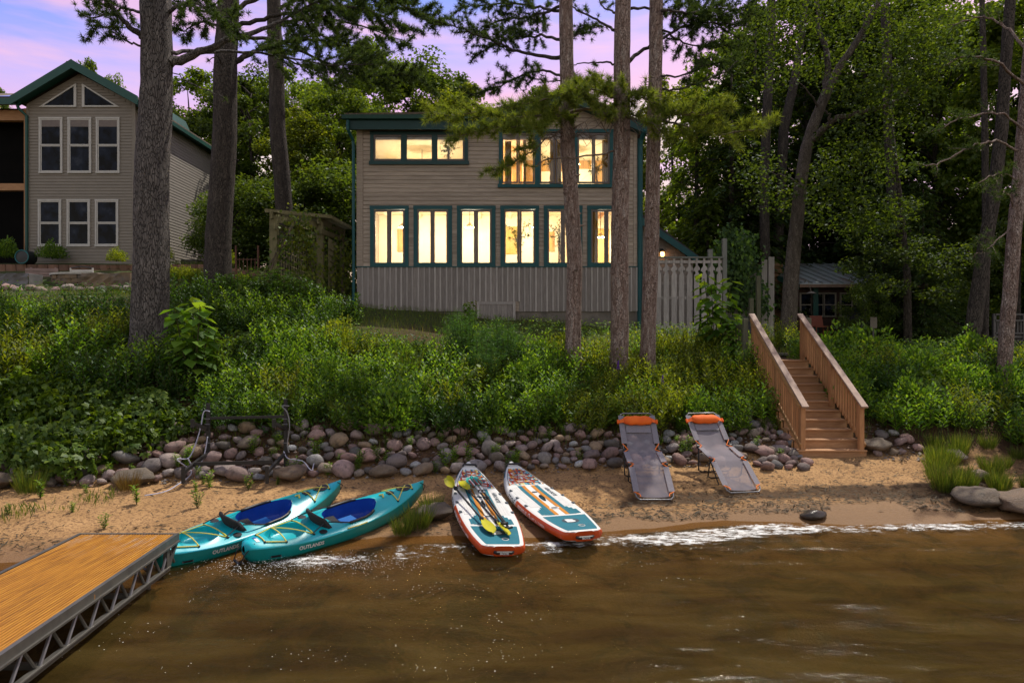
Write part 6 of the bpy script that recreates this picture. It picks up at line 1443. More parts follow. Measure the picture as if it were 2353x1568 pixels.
def pine_thing(name, label, trunk_pts, rad, mat, pine, nk=40, nl=.20, nw=.014, nmat='needle', cat='pine tree', group=None, amp=.05):
    t = thing(name, label, cat, trunk_pts[0], group)
    rough_trunk(trunk_pts, rad, amp=amp).build('trunk', M[mat], t, True)
    if pine.wood.V: pine.wood.build('branches', M[mat] if nmat != 'needle' else M['twig'], t, True)
    if pine.c:
        V, T = tufts(np.array(pine.c), np.array(pine.d), nk, nl, nw)
        link('needles', npmesh('needles', V - np.array(trunk_pts[0]), T, M[nmat]), t, 'stuff')
    return t
def trunk_uv(pl, d, zb=None):
    """list of (u,v,width px) at depth d"""
    pts = [P(u, v, d) for u, v, w in pl]; rad = [w / 2 / F * d for u, v, w in pl]; return pts, rad
# three red pines in front of the lit house
def knots(t, pts, rad, k_, mat):
    for i in range(k_):
        f = rng.uniform(.15, .55); n_ = len(pts) - 1; j = int(f * n_); p = Vector(pts[j]).lerp(Vector(pts[j + 1]), f * n_ - j); a = rng.uniform(-2.6, -.5); r = rad[j] * .96
        dv = Vector((math.cos(a), math.sin(a), .25)); MB().tube([p + dv * r * .9, p + dv * (r + .05 + .08 * rng.random())], [.030, .014], 6).build('branch_stub', M[mat], t)
d = 16.9
rp1 = Pine(); rp2 = Pine(); rp3 = Pine()
Q = lambda u, v, dd=0: P(u, v, d + dd)
# bright lower sprays across the house roof
rp2.limb([Q(1424, 262), Q(1360, 250, -.2), Q(1290, 262, -.4), Q(1200, 268, -.6), Q(1090, 262, -.8), Q(985, 268, -.9)], .05, side=.75, step=.115, start=.22, tuft_step=.085, flat=.65)
rp2.limb([Q(1300, 262, -.4), Q(1210, 290, -.9), Q(1120, 296, -1.1), Q(1035, 318, -1.2)], .022, side=.55, step=.10, start=.1, tuft_step=.08, flat=.6)
rp2.limb([Q(1424, 235), Q(1380, 210, -.4), Q(1320, 205, -.7), Q(1250, 228, -.9), Q(1180, 240, -1.0)], .03, side=.7, step=.11, start=.05, tuft_step=.085, flat=.8)
rp2.limb([Q(1424, 225), Q(1400, 205, .4), Q(1370, 190, .6), Q(1335, 185, .7)], .02, side=.6, step=.10, start=.05, tuft_step=.085, flat=.9)
rp2.limb([Q(1430, 235), Q(1455, 215, -.4), Q(1490, 232, -.6), Q(1530, 245, -.6)], .025, side=.6, step=.10, start=.05, tuft_step=.085, flat=.9)
rp2.limb([Q(1432, 262), Q(1470, 272, -.5), Q(1510, 300, -.7), Q(1540, 318, -.7)], .02, side=.5, step=.11, start=.2, tuft_step=.085, flat=.7)
rp1.limb([Q(1300, 292), Q(1260, 318, -.5), Q(1215, 352, -.8), Q(1165, 382, -.9), Q(1118, 388, -1)], .018, side=.42, step=.15, start=.45, tuft_step=.085, flat=.7)
rp1.limb([Q(1215, 352, -.8), Q(1200, 340, -.9), Q(1225, 330, -1)], .008, side=.3, step=.12, start=.4)
rp1.limb([Q(1312, 215), Q(1335, 205, -.5), Q(1370, 245, -.7), Q(1400, 265, -.8)], .02, side=.6, step=.11, start=.1, tuft_step=.085, flat=.9)
rp3.limb([Q(1500, 268), Q(1560, 286, -.5), Q(1640, 306, -.8), Q(1720, 300, -1), Q(1775, 280, -1)], .03, side=.75, step=.12, start=.25, tuft_step=.085, flat=.8)
rp3.limb([Q(1510, 285), Q(1560, 262, -.8), Q(1620, 262, -1.1), Q(1690, 248, -1.2)], .02, side=.65, step=.12, start=.2, tuft_step=.085, flat=.8)
# bare tangled twigs under the sprays
for k in range(26):
    u0, v0 = (1424, 265 + rng.uniform(-5, 12)) if k % 2 else (1302, 300 + rng.uniform(-8, 10)); s_ = rng.choice([-1, 1]); L_ = rng.uniform(30, 110)
    pts = [Q(u0, v0)]; 
    for j in range(1, 5): pts.append(Q(u0 + s_ * L_ * j / 4, v0 + rng.normal() * 10 + j * rng.uniform(-3, 9), -.35 * j * rng.uniform(.4, 1)))
    (rp2 if k % 2 else rp1).wood.tube(pts, [.016, .012, .009, .006, .004], 5, False)
rp2.limb([Q(1422, 342), Q(1350, 360, -.4), Q(1280, 362, -.6), Q(1225, 385, -.7)], .026, side=.4, step=.25, start=.3, bare=1.0)
t1p, t1r = trunk_uv([(1318, 850, 38), (1318, 740, 36), (1319, 600, 35), (1312, 450, 34), (1304, 330, 34), (1301, 180, 33), (1300, 40, 31), (1299, -250, 26), (1298, -560, 14)], d)
t2p, t2r = trunk_uv([(1419, 870, 44), (1422, 780, 41), (1424, 600, 39), (1426, 400, 39), (1428, 250, 38), (1430, 100, 37), (1432, -60, 35), (1434, -300, 28), (1436, -560, 14)], d)
t3p, t3r = trunk_uv([(1487, 860, 38), (1490, 770, 34), (1494, 600, 33), (1500, 430, 32), (1503, 260, 31), (1506, 100, 31), (1509, -60, 30), (1512, -300, 24), (1514, -560, 12)], d + .3)
ta = pine_thing('red_pine', 'leftmost of the three slim red pines standing before the lit house', t1p, t1r, 'red_bark', rp1, group=None, amp=.045); knots(ta, t1p, t1r, 9, 'red_bark')
tb_ = pine_thing('red_pine', 'middle red pine before the lit house, the one holding the bright needle sprays', t2p, t2r, 'red_bark', rp2, amp=.045); knots(tb_, t2p, t2r, 11, 'red_bark')
tc_ = pine_thing('red_pine', 'rightmost of the three red pines, just outside the right corner of the lit house', t3p, t3r, 'red_bark', rp3, amp=.045); knots(tc_, t3p, t3r, 8, 'red_bark')
# upper limbs of the same pines, their backlit dark put into the colour
Q = lambda u, v, dd=0: P(u, v, d + 2.2 * abs(dd))
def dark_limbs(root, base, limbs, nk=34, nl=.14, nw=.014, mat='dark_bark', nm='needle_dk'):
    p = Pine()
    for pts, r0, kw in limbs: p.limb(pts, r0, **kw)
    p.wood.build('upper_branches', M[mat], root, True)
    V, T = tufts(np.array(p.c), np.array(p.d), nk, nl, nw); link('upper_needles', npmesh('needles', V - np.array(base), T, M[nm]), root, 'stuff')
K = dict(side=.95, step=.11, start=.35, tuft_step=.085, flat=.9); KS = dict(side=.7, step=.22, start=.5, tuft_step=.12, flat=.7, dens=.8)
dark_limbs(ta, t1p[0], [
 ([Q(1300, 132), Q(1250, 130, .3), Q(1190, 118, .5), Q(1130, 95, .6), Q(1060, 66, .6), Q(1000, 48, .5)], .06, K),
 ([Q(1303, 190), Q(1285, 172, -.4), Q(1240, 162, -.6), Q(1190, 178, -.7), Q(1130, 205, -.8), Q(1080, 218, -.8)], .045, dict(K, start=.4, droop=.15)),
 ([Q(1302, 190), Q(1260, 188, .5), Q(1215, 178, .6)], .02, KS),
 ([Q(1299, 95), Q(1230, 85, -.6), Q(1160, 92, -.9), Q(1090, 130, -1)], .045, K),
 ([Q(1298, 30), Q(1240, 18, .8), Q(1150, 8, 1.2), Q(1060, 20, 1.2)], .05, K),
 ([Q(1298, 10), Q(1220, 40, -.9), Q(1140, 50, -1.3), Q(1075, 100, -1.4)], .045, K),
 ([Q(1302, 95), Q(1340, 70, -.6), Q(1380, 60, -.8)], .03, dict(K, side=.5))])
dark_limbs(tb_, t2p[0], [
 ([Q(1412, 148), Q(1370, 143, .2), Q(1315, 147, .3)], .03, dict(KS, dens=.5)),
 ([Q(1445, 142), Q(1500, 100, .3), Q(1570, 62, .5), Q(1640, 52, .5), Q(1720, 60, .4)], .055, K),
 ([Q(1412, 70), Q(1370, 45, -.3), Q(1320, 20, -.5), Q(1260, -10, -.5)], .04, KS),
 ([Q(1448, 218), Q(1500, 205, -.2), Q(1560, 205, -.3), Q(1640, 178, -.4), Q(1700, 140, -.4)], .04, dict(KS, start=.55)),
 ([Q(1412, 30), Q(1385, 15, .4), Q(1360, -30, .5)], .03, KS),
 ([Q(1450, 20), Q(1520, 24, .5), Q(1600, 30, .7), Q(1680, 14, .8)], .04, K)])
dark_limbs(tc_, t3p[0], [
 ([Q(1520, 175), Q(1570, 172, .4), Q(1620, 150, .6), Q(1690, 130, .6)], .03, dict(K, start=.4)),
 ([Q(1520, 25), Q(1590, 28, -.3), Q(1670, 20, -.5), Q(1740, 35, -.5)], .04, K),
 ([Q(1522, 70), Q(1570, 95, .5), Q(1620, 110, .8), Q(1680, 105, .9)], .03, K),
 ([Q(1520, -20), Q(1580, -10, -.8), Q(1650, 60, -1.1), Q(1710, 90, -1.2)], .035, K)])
# three big white pines on the left
d = 16.0
a1p, a1r = trunk_uv([(338, 860, 92), (339, 780, 80), (346, 600, 76), (352, 400, 73), (356, 250, 70), (358, 120, 66), (359, 0, 66), (360, -200, 54), (362, -600, 30)], d)
pA = Pine(); Q = lambda u, v, dd=0: P(u, v, d + dd)
KW = dict(side=1.25, step=.085, start=.3, tuft_step=.085, flat=1.0)
wp1 = pine_thing('white_pine', 'thickest pine trunk, rising from the shrubs beside the tan house', a1p, a1r, 'pine_bark', pA, amp=.03)
dark_limbs(wp1, a1p[0], [
 ([Q(388, 145), Q(430, 132, .2), Q(520, 96, .5), Q(600, 68, .8), Q(680, 30, 1.2), Q(780, -20, 1.5)], .13, dict(KW, start=.62)),
 ([Q(386, 122), Q(470, 118, .8), Q(600, 124, 1.6), Q(740, 146, 2.4), Q(860, 150, 3.0)], .055, dict(KW, start=.38)),
 ([Q(330, 86), Q(290, 55, -.3), Q(250, 10, -.5), Q(215, -40, -.6)], .09, dict(KW, side=.9, start=.25)),
 ([Q(328, 105), Q(285, 92, -.3), Q(240, 62, -.5), Q(205, 68, -.6)], .03, dict(KW, side=.75, step=.13, start=.25)),
 ([Q(330, 30), Q(280, 20, .4), Q(225, 40, .6), Q(185, 35, .7)], .04, dict(KW, side=.8, step=.14, start=.3)),
 ([Q(388, 30), Q(430, 5, -.3), Q(480, 20, -.5), Q(540, 60, -.6)], .05, dict(KW, start=.2)),
 ([Q(388, 160), Q(430, 185, .3), Q(480, 210, .4), Q(520, 228, .4)], .014, dict(KS, dens=.12))], 30, .14, .016, 'pine_bark')
d = 21.0; Q = lambda u, v, dd=0: P(u, v, d + dd)
a2p, a2r = trunk_uv([(497, 740, 66), (499, 660, 60), (506, 500, 56), (513, 350, 53), (519, 200, 51), (522, 80, 48), (524, -60, 44), (528, -400, 28)], d)
wp2 = pine_thing('white_pine', 'dark middle trunk of the three left pines, before the side of the tan house', a2p, a2r, 'dark_bark', Pine(), amp=.03)
dark_limbs(wp2, a2p[0], [
 ([Q(540, 142), Q(570, 126, .3), Q(605, 108, .5), Q(640, 100, .8), Q(720, 84, 1.2), Q(820, 100, 1.5)], .10, dict(KW, start=.42, side=1.3)),
 ([Q(540, 60), Q(620, 40, -.5), Q(720, 20, -.8), Q(830, 20, -1.0), Q(930, 60, -1.1)], .08, dict(KW, side=1.4)),
 ([Q(540, 20), Q(640, -20, .6), Q(780, -30, .9), Q(900, 0, 1), Q(1000, 50, 1)], .08, dict(KW, side=1.4)),
 ([Q(500, 60), Q(460, 50, .3), Q(425, 70, .5), Q(405, 62, .5)], .05, dict(KW, side=.9, step=.13, start=.2)),
 ([Q(500, 20), Q(460, 0, .4), Q(420, 20, .6), Q(400, 10, .6)], .05, dict(KW, side=.9, step=.13, start=.2)),
 ([Q(540, 85), Q(640, 95, 1), Q(760, 150, 1.5), Q(850, 175, 1.5), Q(950, 168, 1.6)], .07, dict(KW, side=1.2, start=.45)),
 ([Q(520, 165), Q(500, 130, -.6), Q(480, 140, -.8)], .03, dict(KS, dens=.4))], 30, .18, .02, 'dark_bark')
d = 27.0; Q = lambda u, v, dd=0: P(u, v, d + dd)
a3p, a3r = trunk_uv([(656, 760, 44), (654, 600, 40), (651, 480, 38), (645, 380, 37), (637, 260, 35), (632, 140, 34), (630, 0, 30), (628, -300, 20)], d)
wp3 = pine_thing('white_pine', 'slimmer bending pine trunk rising behind the pergola', a3p, a3r, 'dark_bark', Pine(), amp=.04)
dark_limbs(wp3, a3p[0], [
 ([Q(645, 100), Q(700, 90, .5), Q(800, 110, .8), Q(900, 150, 1), Q(990, 200, 1)], .08, dict(KW, side=1.6, step=.2)),
 ([Q(640, 60), Q(720, 40, -.5), Q(830, 60, -1), Q(940, 100, -1)], .08, dict(KW, side=1.6, step=.2)),
 ([Q(640, 20), Q(720, -10, .8), Q(830, 10, 1), Q(960, 20, 1)], .08, dict(KW, side=1.6, step=.2)),
 ([Q(645, 130), Q(690, 150, .4), Q(740, 180, .6), Q(770, 200, .6)], .05, dict(KW, side=1.2, step=.18))], 26, .22, .026, 'dark_bark')
# trunks on the right
d = 21.5
op, orr = trunk_uv([(1806, 800, 44), (1810, 745, 37), (1818, 640, 33), (1829, 520, 30), (1838, 420, 28), (1852, 340, 27), (1868, 290, 26), (1885, 245, 25), (1902, 205, 24), (1930, 150, 20), (1965, 100, 17), (2000, 40, 14), (2040, -40, 10)], d)
oak = thing('oak_tree', 'leaning pale oak trunk with a forked top, directly behind the cedar stairs', 'tree', op[0]); rough_trunk(op, orr, 22, amp=.03).build('trunk', M['oak_bark'], oak, True)
Q = lambda u, v, dd=0: P(u, v, d + dd); b = MB()
for pts, r in (([Q(1893, 228), Q(1902, 180, .3), Q(1898, 120, .6), Q(1880, 60, .8), Q(1872, -40, 1)], .13), ([Q(1858, 325), Q(1900, 292, -.5), Q(1925, 270, -.7), Q(2000, 256, -.9), Q(2055, 235, -1), Q(2090, 200, -1)], .12), ([Q(1880, 250), Q(1860, 215, -.4), Q(1835, 190, -.6)], .04),
               ([Q(1905, 290, -.5), Q(1905, 265, -.8), Q(1895, 255, -.9)], .05), ([Q(1838, 420), Q(1790, 400, .5), Q(1740, 385, .9)], .03)):
    sm = []; [sm.extend([a.lerp(c, k / 4) + Vector(rng.normal(size=3) * .03) for k in range(4)]) for a, c in zip(pts, pts[1:])]; sm.append(pts[-1]); b.tube(sm, list(np.linspace(r, r * .35, len(sm))), 8)
b.build('limbs', M['oak_bark'], oak, True)
def clumps(centers, r, n_, L, Wd, mat, name, parent, flat=.75, tilt=.8):
    centers = np.asarray(centers, float); r = np.broadcast_to(np.asarray(r, float), (len(centers),))
    cc = np.repeat(centers, n_, 0); rr = np.repeat(r, n_)[:, None]; N = len(cc); u = unit(N); rad = rng.random((N, 1)) ** .45
    pos = cc + u * rad * rr * [1, 1, flat]; nr = u * .6 + [0, 0, .8] + rng.normal(size=(N, 3)) * tilt * .5
    V, Q_ = leafquads(pos, unit(N) * [1, 1, .5] + [0, 0, -.25], nr, rng.uniform(.7, 1.2, N) * L, rng.uniform(.7, 1.2, N) * Wd, .12)
    me = npmesh(name, V - np.array(ORG[parent.name] if parent is not None else (0, 0, 0)), Q_, mat); return link(name, me, parent, 'stuff')
oc = [tuple(Q(u, v, dd)) for u, v, dd in [(1790, 30, 0), (1850, 10, -1), (1930, 40, -1), (1990, 10, 0), (2060, 30, -1), (2120, 70, -1), (1960, 190, -1.2), (2030, 190, -1.5), (2090, 180, -1), (2060, 110, -1.5), (2130, 130, -1), (2000, 250, -1.4), (2080, 270, -1), (1940, 320, -1), (2000, 340, -1.2), (1760, 110, 0), (1790, 160, .5), (1740, 390, .6), (1770, 440, 0), (1900, 420, -1.3), (1960, 430, -1.5), (1990, 480, -1.4), (2040, 500, -1.5), (1930, 500, -1), (1720, 60, .6), (1840, 90, 0), (1890, 150, 1), (1980, 110, .6), (1850, 470, .8), (2150, 30, 0), (2180, 120, .5), (1900, 380, 1.5), (2050, 380, .5)]]
clumps(oc, .95, 360, .135, .085, M['leaf_o'], 'crown', oak)
d = 16.4; Q = lambda u, v, dd=0: P(u, v, d + dd)
lp_, lr_ = trunk_uv([(2303, 940, 34), (2306, 860, 30), (2313, 740, 30), (2325, 600, 28), (2338, 450, 28), (2350, 300, 26), (2362, 150, 25), (2376, -40, 22), (2395, -300, 16)], d)
pR = Pine()
for pts, r in (([Q(2330, 520), Q(2280, 560, -.4), Q(2240, 590, -.5)], .02), ([Q(2345, 350), Q(2290, 325, -.5), Q(2230, 340, -.8), Q(2160, 372, -1), Q(2105, 380, -1)], .03), ([Q(2348, 300), Q(2300, 260, -.4), Q(2220, 270, -.8), Q(2150, 300, -.9)], .03), ([Q(2355, 200), Q(2300, 150, -.5), Q(2230, 130, -.8), Q(2170, 150, -.8)], .04), ([Q(2340, 420), Q(2300, 400, -.7), Q(2250, 420, -1)], .02), ([Q(2360, 120), Q(2310, 60, .5), Q(2250, 40, .8), Q(2180, 60, .8)], .04), ([Q(2330, 480), Q(2310, 440, -.4), Q(2290, 460, -.5)], .02)):
    pR.limb(pts, r, side=.7, step=.17, start=.4, tuft_step=.1, flat=.8, dens=.8)
pine_thing('red_pine', 'leaning reddish pine trunk at the right edge of the picture', lp_, lr_, 'red_bark', pR, 20, .14, .012, 'needle_dk', amp=.045)
d = 19.5
for nm, lb, pl, dd, mat in (('pine_tree', 'thick grey trunk just left of the leaning pine at the right edge', [(2226, 880, 40), (2230, 800, 35), (2242, 700, 33), (2256, 600, 31), (2280, 470, 28), (2300, 300, 26), (2320, 0, 22)], 19.5, 'dark_bark'),
        ('pine_tree', 'thin dark trunk deep in the wood, left of the thick grey trunk at right', [(2070, 760, 26), (2070, 600, 25), (2052, 500, 24), (2042, 300, 23), (2036, 100, 20), (2030, -60, 16)], 25.5, 'dark_bark'),
        ('pine_tree', 'dark straight trunk between the rightmost red pine by the house and the leaning oak', [(1757, 700, 24), (1757, 560, 22), (1755, 400, 21), (1762, 250, 20), (1770, 100, 20), (1774, -100, 15)], 28, 'dark_bark'),
        ('pine_tree', 'slender dark trunk crossing the bright sky gap near the right edge', [(2262, 720, 15), (2264, 500, 15), (2262, 300, 14), (2258, 100, 12), (2254, -60, 10)], 24, 'dark_bark'),
        ('pine_tree', 'dark leaning trunk rising left of the forked oak', [(1775, 420, 24), (1800, 300, 22), (1822, 200, 20), (1840, 90, 15), (1860, -60, 10)], 30, 'dark_bark'),
        ('pine_tree', 'small pale trunk standing at the corner of the lattice deck', [(2262, 815, 12), (2264, 740, 11), (2268, 640, 10), (2272, 560, 8)], 24, 'oak_bark'),
        ('pine_tree', 'dark trunk behind the lattice deck at the right edge', [(2334, 800, 16), (2336, 650, 15), (2340, 500, 14), (2345, 200, 10)], 28, 'dark_bark')):
    pts, rad = trunk_uv(pl, dd); pts[0].z = min(pts[0].z, H(pts[0].x, dd) - .1)
    t = thing(nm, lb, 'tree', pts[0]); rough_trunk(pts, rad, 18, .3, .04).build('trunk', M[mat], t, True)
# ---------------------------------------------------------------- background trees (each a thing of its own: trunk, crown)
def decid(h, rw, z0, ncl, nl, L, mat, seed):
    global rng
    keep = rng; rng = np.random.default_rng(seed); t = thing('proto', '', 'tree', (0, 0, 0))
    b = MB(); b.tube([(0, 0, -.6), (.1, 0, h * .25), (-.1, .1, h * .5), (.1, 0, h * .8)], [.24, .19, .13, .04], 8); cs = []
    for i in range(ncl):
        f = rng.random(); z = z0 + (h - z0) * f; k = math.sin(math.pi * min(1, .12 + .83 * f)) ** .65; a = rng.uniform(0, 6.283); r = rw * k * (.35 + .65 * rng.random() ** .5)
        c = (r * math.cos(a), r * math.sin(a), z + rng.normal() * .2); cs.append(c)
        if i % 3 == 0: b.tube([(0, 0, max(z - r * .7, .5)), (c[0] * .5, c[1] * .5, z - r * .25), c], [.06, .035, .012], 5, False)
    b.build('trunk', M['dark_bark'], t, True)
    clumps(cs, rng.uniform(.55, 1.15, ncl), nl, L, L * .68, mat, 'crown', t, .7); rng = keep; return t
def hemlock(h, rw, seed, n_=300, mat='leaf_d'):
    global rng
    keep = rng; rng = np.random.default_rng(seed); t = thing('proto', '', 'tree', (0, 0, 0)); b = MB()
    b.tube([(0, 0, -.6), (0, 0, h)], [.22, .03], 8); C = []; Dd = []; Nn = []
    for i in range(n_):
        f = rng.random() ** 1.15; z = .6 + (h - .8) * f; ln = rw * (1 - f) ** .75 * rng.uniform(.6, 1.1) + .3; a = rng.uniform(0, 6.283); ax_ = np.array([math.cos(a), math.sin(a), 0]); sd = np.array([-ax_[1], ax_[0], 0])
        if i % 3 == 0: b.tube([(0, 0, z), tuple(ax_ * ln * .5 + [0, 0, z + .05]), tuple(ax_ * ln + [0, 0, z - .25 * ln])], [.03, .018, .006], 4, False)
        m = int(34 * ln / 2.5) + 8; tt = rng.random(m) ** .7; lat = rng.normal(size=m) * .22 * ln * .5 * (1.15 - tt)
        C.append(ax_ * (tt * ln)[:, None] + sd * lat[:, None] + np.stack([np.zeros(m), np.zeros(m), z + .12 * tt - .38 * ln * tt ** 2 + rng.normal(size=m) * .06], 1))
        Dd.append(ax_ * .7 + sd * np.sign(lat)[:, None] * .7 + rng.normal(size=(m, 3)) * .25 + [0, 0, -.35]); Nn.append(rng.normal(size=(m, 3)) * .35 + [0, 0, 1])
    b.build('trunk', M['dark_bark'], t, True); C, Dd, Nn = np.concatenate(C), np.concatenate(Dd), np.concatenate(Nn); N = len(C)
    V, Q_ = leafquads(C, Dd, Nn, rng.uniform(.22, .42, N), rng.uniform(.07, .14, N), .1); link('crown', npmesh('crown', V, Q_, M[mat]), t, 'stuff'); rng = keep; return t
PR = {'a': decid(14, 4.3, 3.2, 105, 230, .25, M['leaf_a'], 1), 'b': decid(14, 4.6, 2.2, 115, 230, .24, M['leaf_b'], 2), 'c': decid(13, 4.0, 1.2, 105, 230, .23, M['leaf_y'], 3),
      'd': decid(15, 4.0, 4.5, 90, 230, .25, M['leaf_b'], 4), 'u': decid(6, 3.2, .3, 65, 200, .19, M['leaf_a'], 7), 'h': hemlock(15, 3.6, 5), 'k': hemlock(13, 4.2, 6, 330), 'g': hemlock(12, 4.0, 8, 300, 'leaf_b')}
PM = {k: kids(v) for k, v in PR.items()}; used = set()
NM = {'a': 'oak_tree', 'b': 'maple_tree', 'c': 'maple_tree', 'd': 'maple_tree', 'u': 'understory_tree', 'h': 'hemlock_tree', 'k': 'hemlock_tree', 'g': 'hemlock_tree'}
def tree(kind, u, d, top_v, label, group, wscale=1.0):
    base = PR[kind]
    if kind not in used: t = base; used.add(kind)
    else:
        t = base.copy(); COL.objects.link(t)
        for c_ in PM[kind]: c2_ = c_.copy(); COL.objects.link(c2_); c2_.parent = t
    t.name = NM[kind]; x = (u - 1176) / F * d; zg = H(x, d); zt = CAMZ + (784 - top_v) / F * d
    h0 = {'a': 14.6, 'b': 14.6, 'c': 13.6, 'd': 15.6, 'u': 6.6, 'h': 15, 'k': 13, 'g': 12}[kind]; s = (zt - zg) / h0
    t.location = (x, d, zg); t.scale = (s * wscale, s * wscale, s); t.rotation_euler = (0, 0, rng.uniform(0, 6.28)); t['label'] = label; t['category'] = 'tree'; t['group'] = group
GL = 'leafy trees filling the background between the tan house and the lit house'; GR = 'trees of the dark wood at the right'; GB = 'treetops showing above the lit house roof'
for k, u, d_, tv, lb, ws in (('b', 435, 44, 165, 'broad leafy tree between the first and second pine trunks', 1), ('a', 575, 38, 150, 'leafy oak filling the gap between the second and third pine trunks', 1), ('c', 690, 34, 250, 'pale leafy tree right of the bending pine trunk', 1), ('b', 770, 36, 190, 'leafy tree directly left of the lit house eave', .95),
        ('u', 590, 30, 400, 'low dark tree behind the garden trellis', 1.2), ('u', 700, 31, 400, 'low dark tree behind the pergola roof', 1.2), ('u', 790, 32, 360, 'low dark tree tucked beside the lit house gutter', 1.2),
        ('a', 545, 40, 190, 'dark oak directly behind the second pine trunk', .85), ('b', 640, 44, 165, 'leafy maple filling the sky behind the bending pine trunk', 1), ('u', 535, 29, 430, 'bushy tree low behind the rusty trellis', 1.1), ('b', 830, 38, 215, 'leafy maple just above the lit house gutter', .8), ('d', 860, 42, 95, 'tall leafy tree rising over the left end of the lit house roof', 1), ('a', 975, 44, 120, 'leafy oak behind the roof, left of the red pine sprays', 1)):
    tree(k, u, d_, tv, lb, GL, ws)
for k, u, d_, tv, lb, ws in (('c', 1060, 40, 195, 'bright yellow-green treetop above the roof, left of the pine sprays', .9), ('b', 1255, 52, 205, 'small distant treetop peeping over the roof peak, behind the leftmost red pine', .8), ('b', 1370, 56, 225, 'distant treetop low behind the middle red pine', .8), ('b', 185, 46, 128, 'treetop showing above the gable of the tan house', .42), ('b', 265, 48, 170, 'smaller treetop right of the tan house gable', .4), ('b', -8, 44, 195, 'bit of treetop at the left edge above the porch roof', .3)):
    tree(k, u, d_, tv, lb, GB, ws)
LB = iter('beside the lit house corner|just right of the annex roof|behind the ivy screen|left of the forked oak|behind the forked oak limbs|over the cabin roof|right of the cabin roof|deep behind the cabin|left of the sky gap|under the sky gap|right of the sky gap|behind the right edge pine|at the far right edge|low behind the annex|low behind the fence|low between ivy and oak|low over the cabin ridge|low right of the cabin|low beneath the sky gap|low behind the lattice deck|high at the top above the oak|high at the top right|high over the annex|in the darkest middle of the wood|behind the thin dark trunk|beyond the thick grey trunk|far back at right|far back behind the oak|in front of the right half of the cabin|low before the cabin windows|hanging low at the right end of the cabin'.split('|'))
AD = {'a': 'dark oak', 'b': 'leafy maple', 'c': 'yellow-green maple', 'd': 'tall maple', 'u': 'small bushy tree', 'h': 'tall drooping hemlock', 'k': 'wide dark hemlock', 'g': 'lighter green hemlock'}
for k, u, d_, tv, ws in (('c', 1545, 40, 170, .8), ('g', 1600, 31, 195, 1), ('k', 1680, 30, 120, 1), ('h', 1735, 33, -10, 1), ('h', 1890, 34, -60, 1.1), ('h', 1985, 31, -40, 1.1), ('h', 2075, 32, -80, 1.1), ('k', 2160, 36, 60, 1), ('d', 2150, 30, -60, .8), ('u', 2215, 33, 560, 1.2), ('b', 2330, 30, 60, .8), ('h', 2370, 30, -40, .9), ('d', 2440, 26, -80, 1),
        ('g', 1560, 34, 380, 1.1), ('g', 1625, 29, 430, 1.1), ('k', 1760, 31, 330, 1.1), ('k', 1930, 36, 330, 1.2), ('k', 2090, 27, 420, 1.1), ('u', 2180, 29, 600, 1.3), ('u', 2310, 31, 520, 1.3), ('d', 1850, 36, -60, .9), ('d', 2010, 40, -60, 1), ('b', 1700, 42, 60, .8), ('k', 2010, 28.5, 380, 1.1), ('h', 2050, 36, 60, 1.1), ('u', 2130, 30, 540, 1.3), ('b', 2400, 40, 250, 1), ('h', 1900, 42, 40, 1.2), ('k', 2030, 25.4, 470, .9), ('u', 1985, 24.6, 640, .8), ('k', 2120, 24.5, 400, .9)):
    tree(k, u, d_, tv, AD[k] + ' ' + next(LB), GR, ws)
# added plants behind the lit windows, in place of branches reflected in the panes
for u, v, r_, lb in ((1190, 545, .75, 'added branchy plant imitating reflected branches in the fourth lower window'), (1285, 540, .7, 'added branchy plant imitating reflected branches in the fifth lower window'), (1265, 375, .6, 'added spindly plant imitating reflected branches in the middle pair of the tall upstairs window'), (1370, 390, .6, 'added spindly plant imitating reflected branches in the right pair of the tall upstairs window'), (1030, 345, .45, 'added leafy plant imitating reflected branches in the right pane of the low triple window')):
    d = 24.75; c = P(u, v, d); hp = Pine(); Q = lambda a, b_, dd=0: c + Vector((a * r_, dd, b_ * r_)); zb_ = 5.1 if v > 450 else 8.14
    for a, b_ in ((-.55, .5), (.5, .62), (-.45, -.1), (.55, .1), (.05, .8), (-.2, .3)): hp.limb([Vector((c.x, d, zb_ + .3)), Q(0, -.2), Q(a * .5, b_ * .6, .1), Q(a, b_, -.1)], .014, .004, side=.22 * r_ / .7, step=.10, start=.45, tuft_step=.09, flat=.8)
    t = thing('reflection_plant', lb, 'reflection_plant', (c.x, d, zb_)); MB().lathe([(.11, 0), (.15, .3), (.13, .3), (.02, .26)], 12, (c.x, d, zb_)).build('pot', M['rust'], t); hp.wood.build('branches', M['twig'], t, True)
    V, T = tufts(np.array(hp.c), np.array(hp.d), 9, .09, .012); link('foliage', npmesh('foliage', V - np.array((c.x, d, zb_)), T, M['needle_dk']), t, 'stuff')
# overhanging oak sprays in front of the cabin and along the right
sp_ = thing('oak_sapling', 'slender tree with pale sunlit leaf sprays hanging in front of the cabin roof', 'tree', tuple(P(2085, 800, 22)))
MB().tube([P(2085, 815, 22), P(2084, 640, 22), P(2070, 480, 22), P(2050, 300, 22)], [.13, .11, .08, .04], 9).build('trunk', M['dark_bark'], sp_, True)
oc = [tuple(P(u, v, dd)) for u, v, dd in [(1985, 560, 21), (2030, 575, 20.5), (2075, 590, 21), (1960, 610, 21.5), (2120, 600, 21), (2160, 620, 21.3), (2000, 640, 21), (2060, 660, 21.5), (2110, 560, 22), (2190, 580, 21), (2230, 600, 21.5), (1975, 525, 22), (2150, 680, 22), (2040, 520, 22), (2080, 470, 22), (2200, 660, 22), (2260, 560, 22), (2300, 520, 22.5), (2290, 600, 22)]]
clumps(oc, .62, 240, .12, .075, M['leaf_o'], 'crown', sp_, .5)
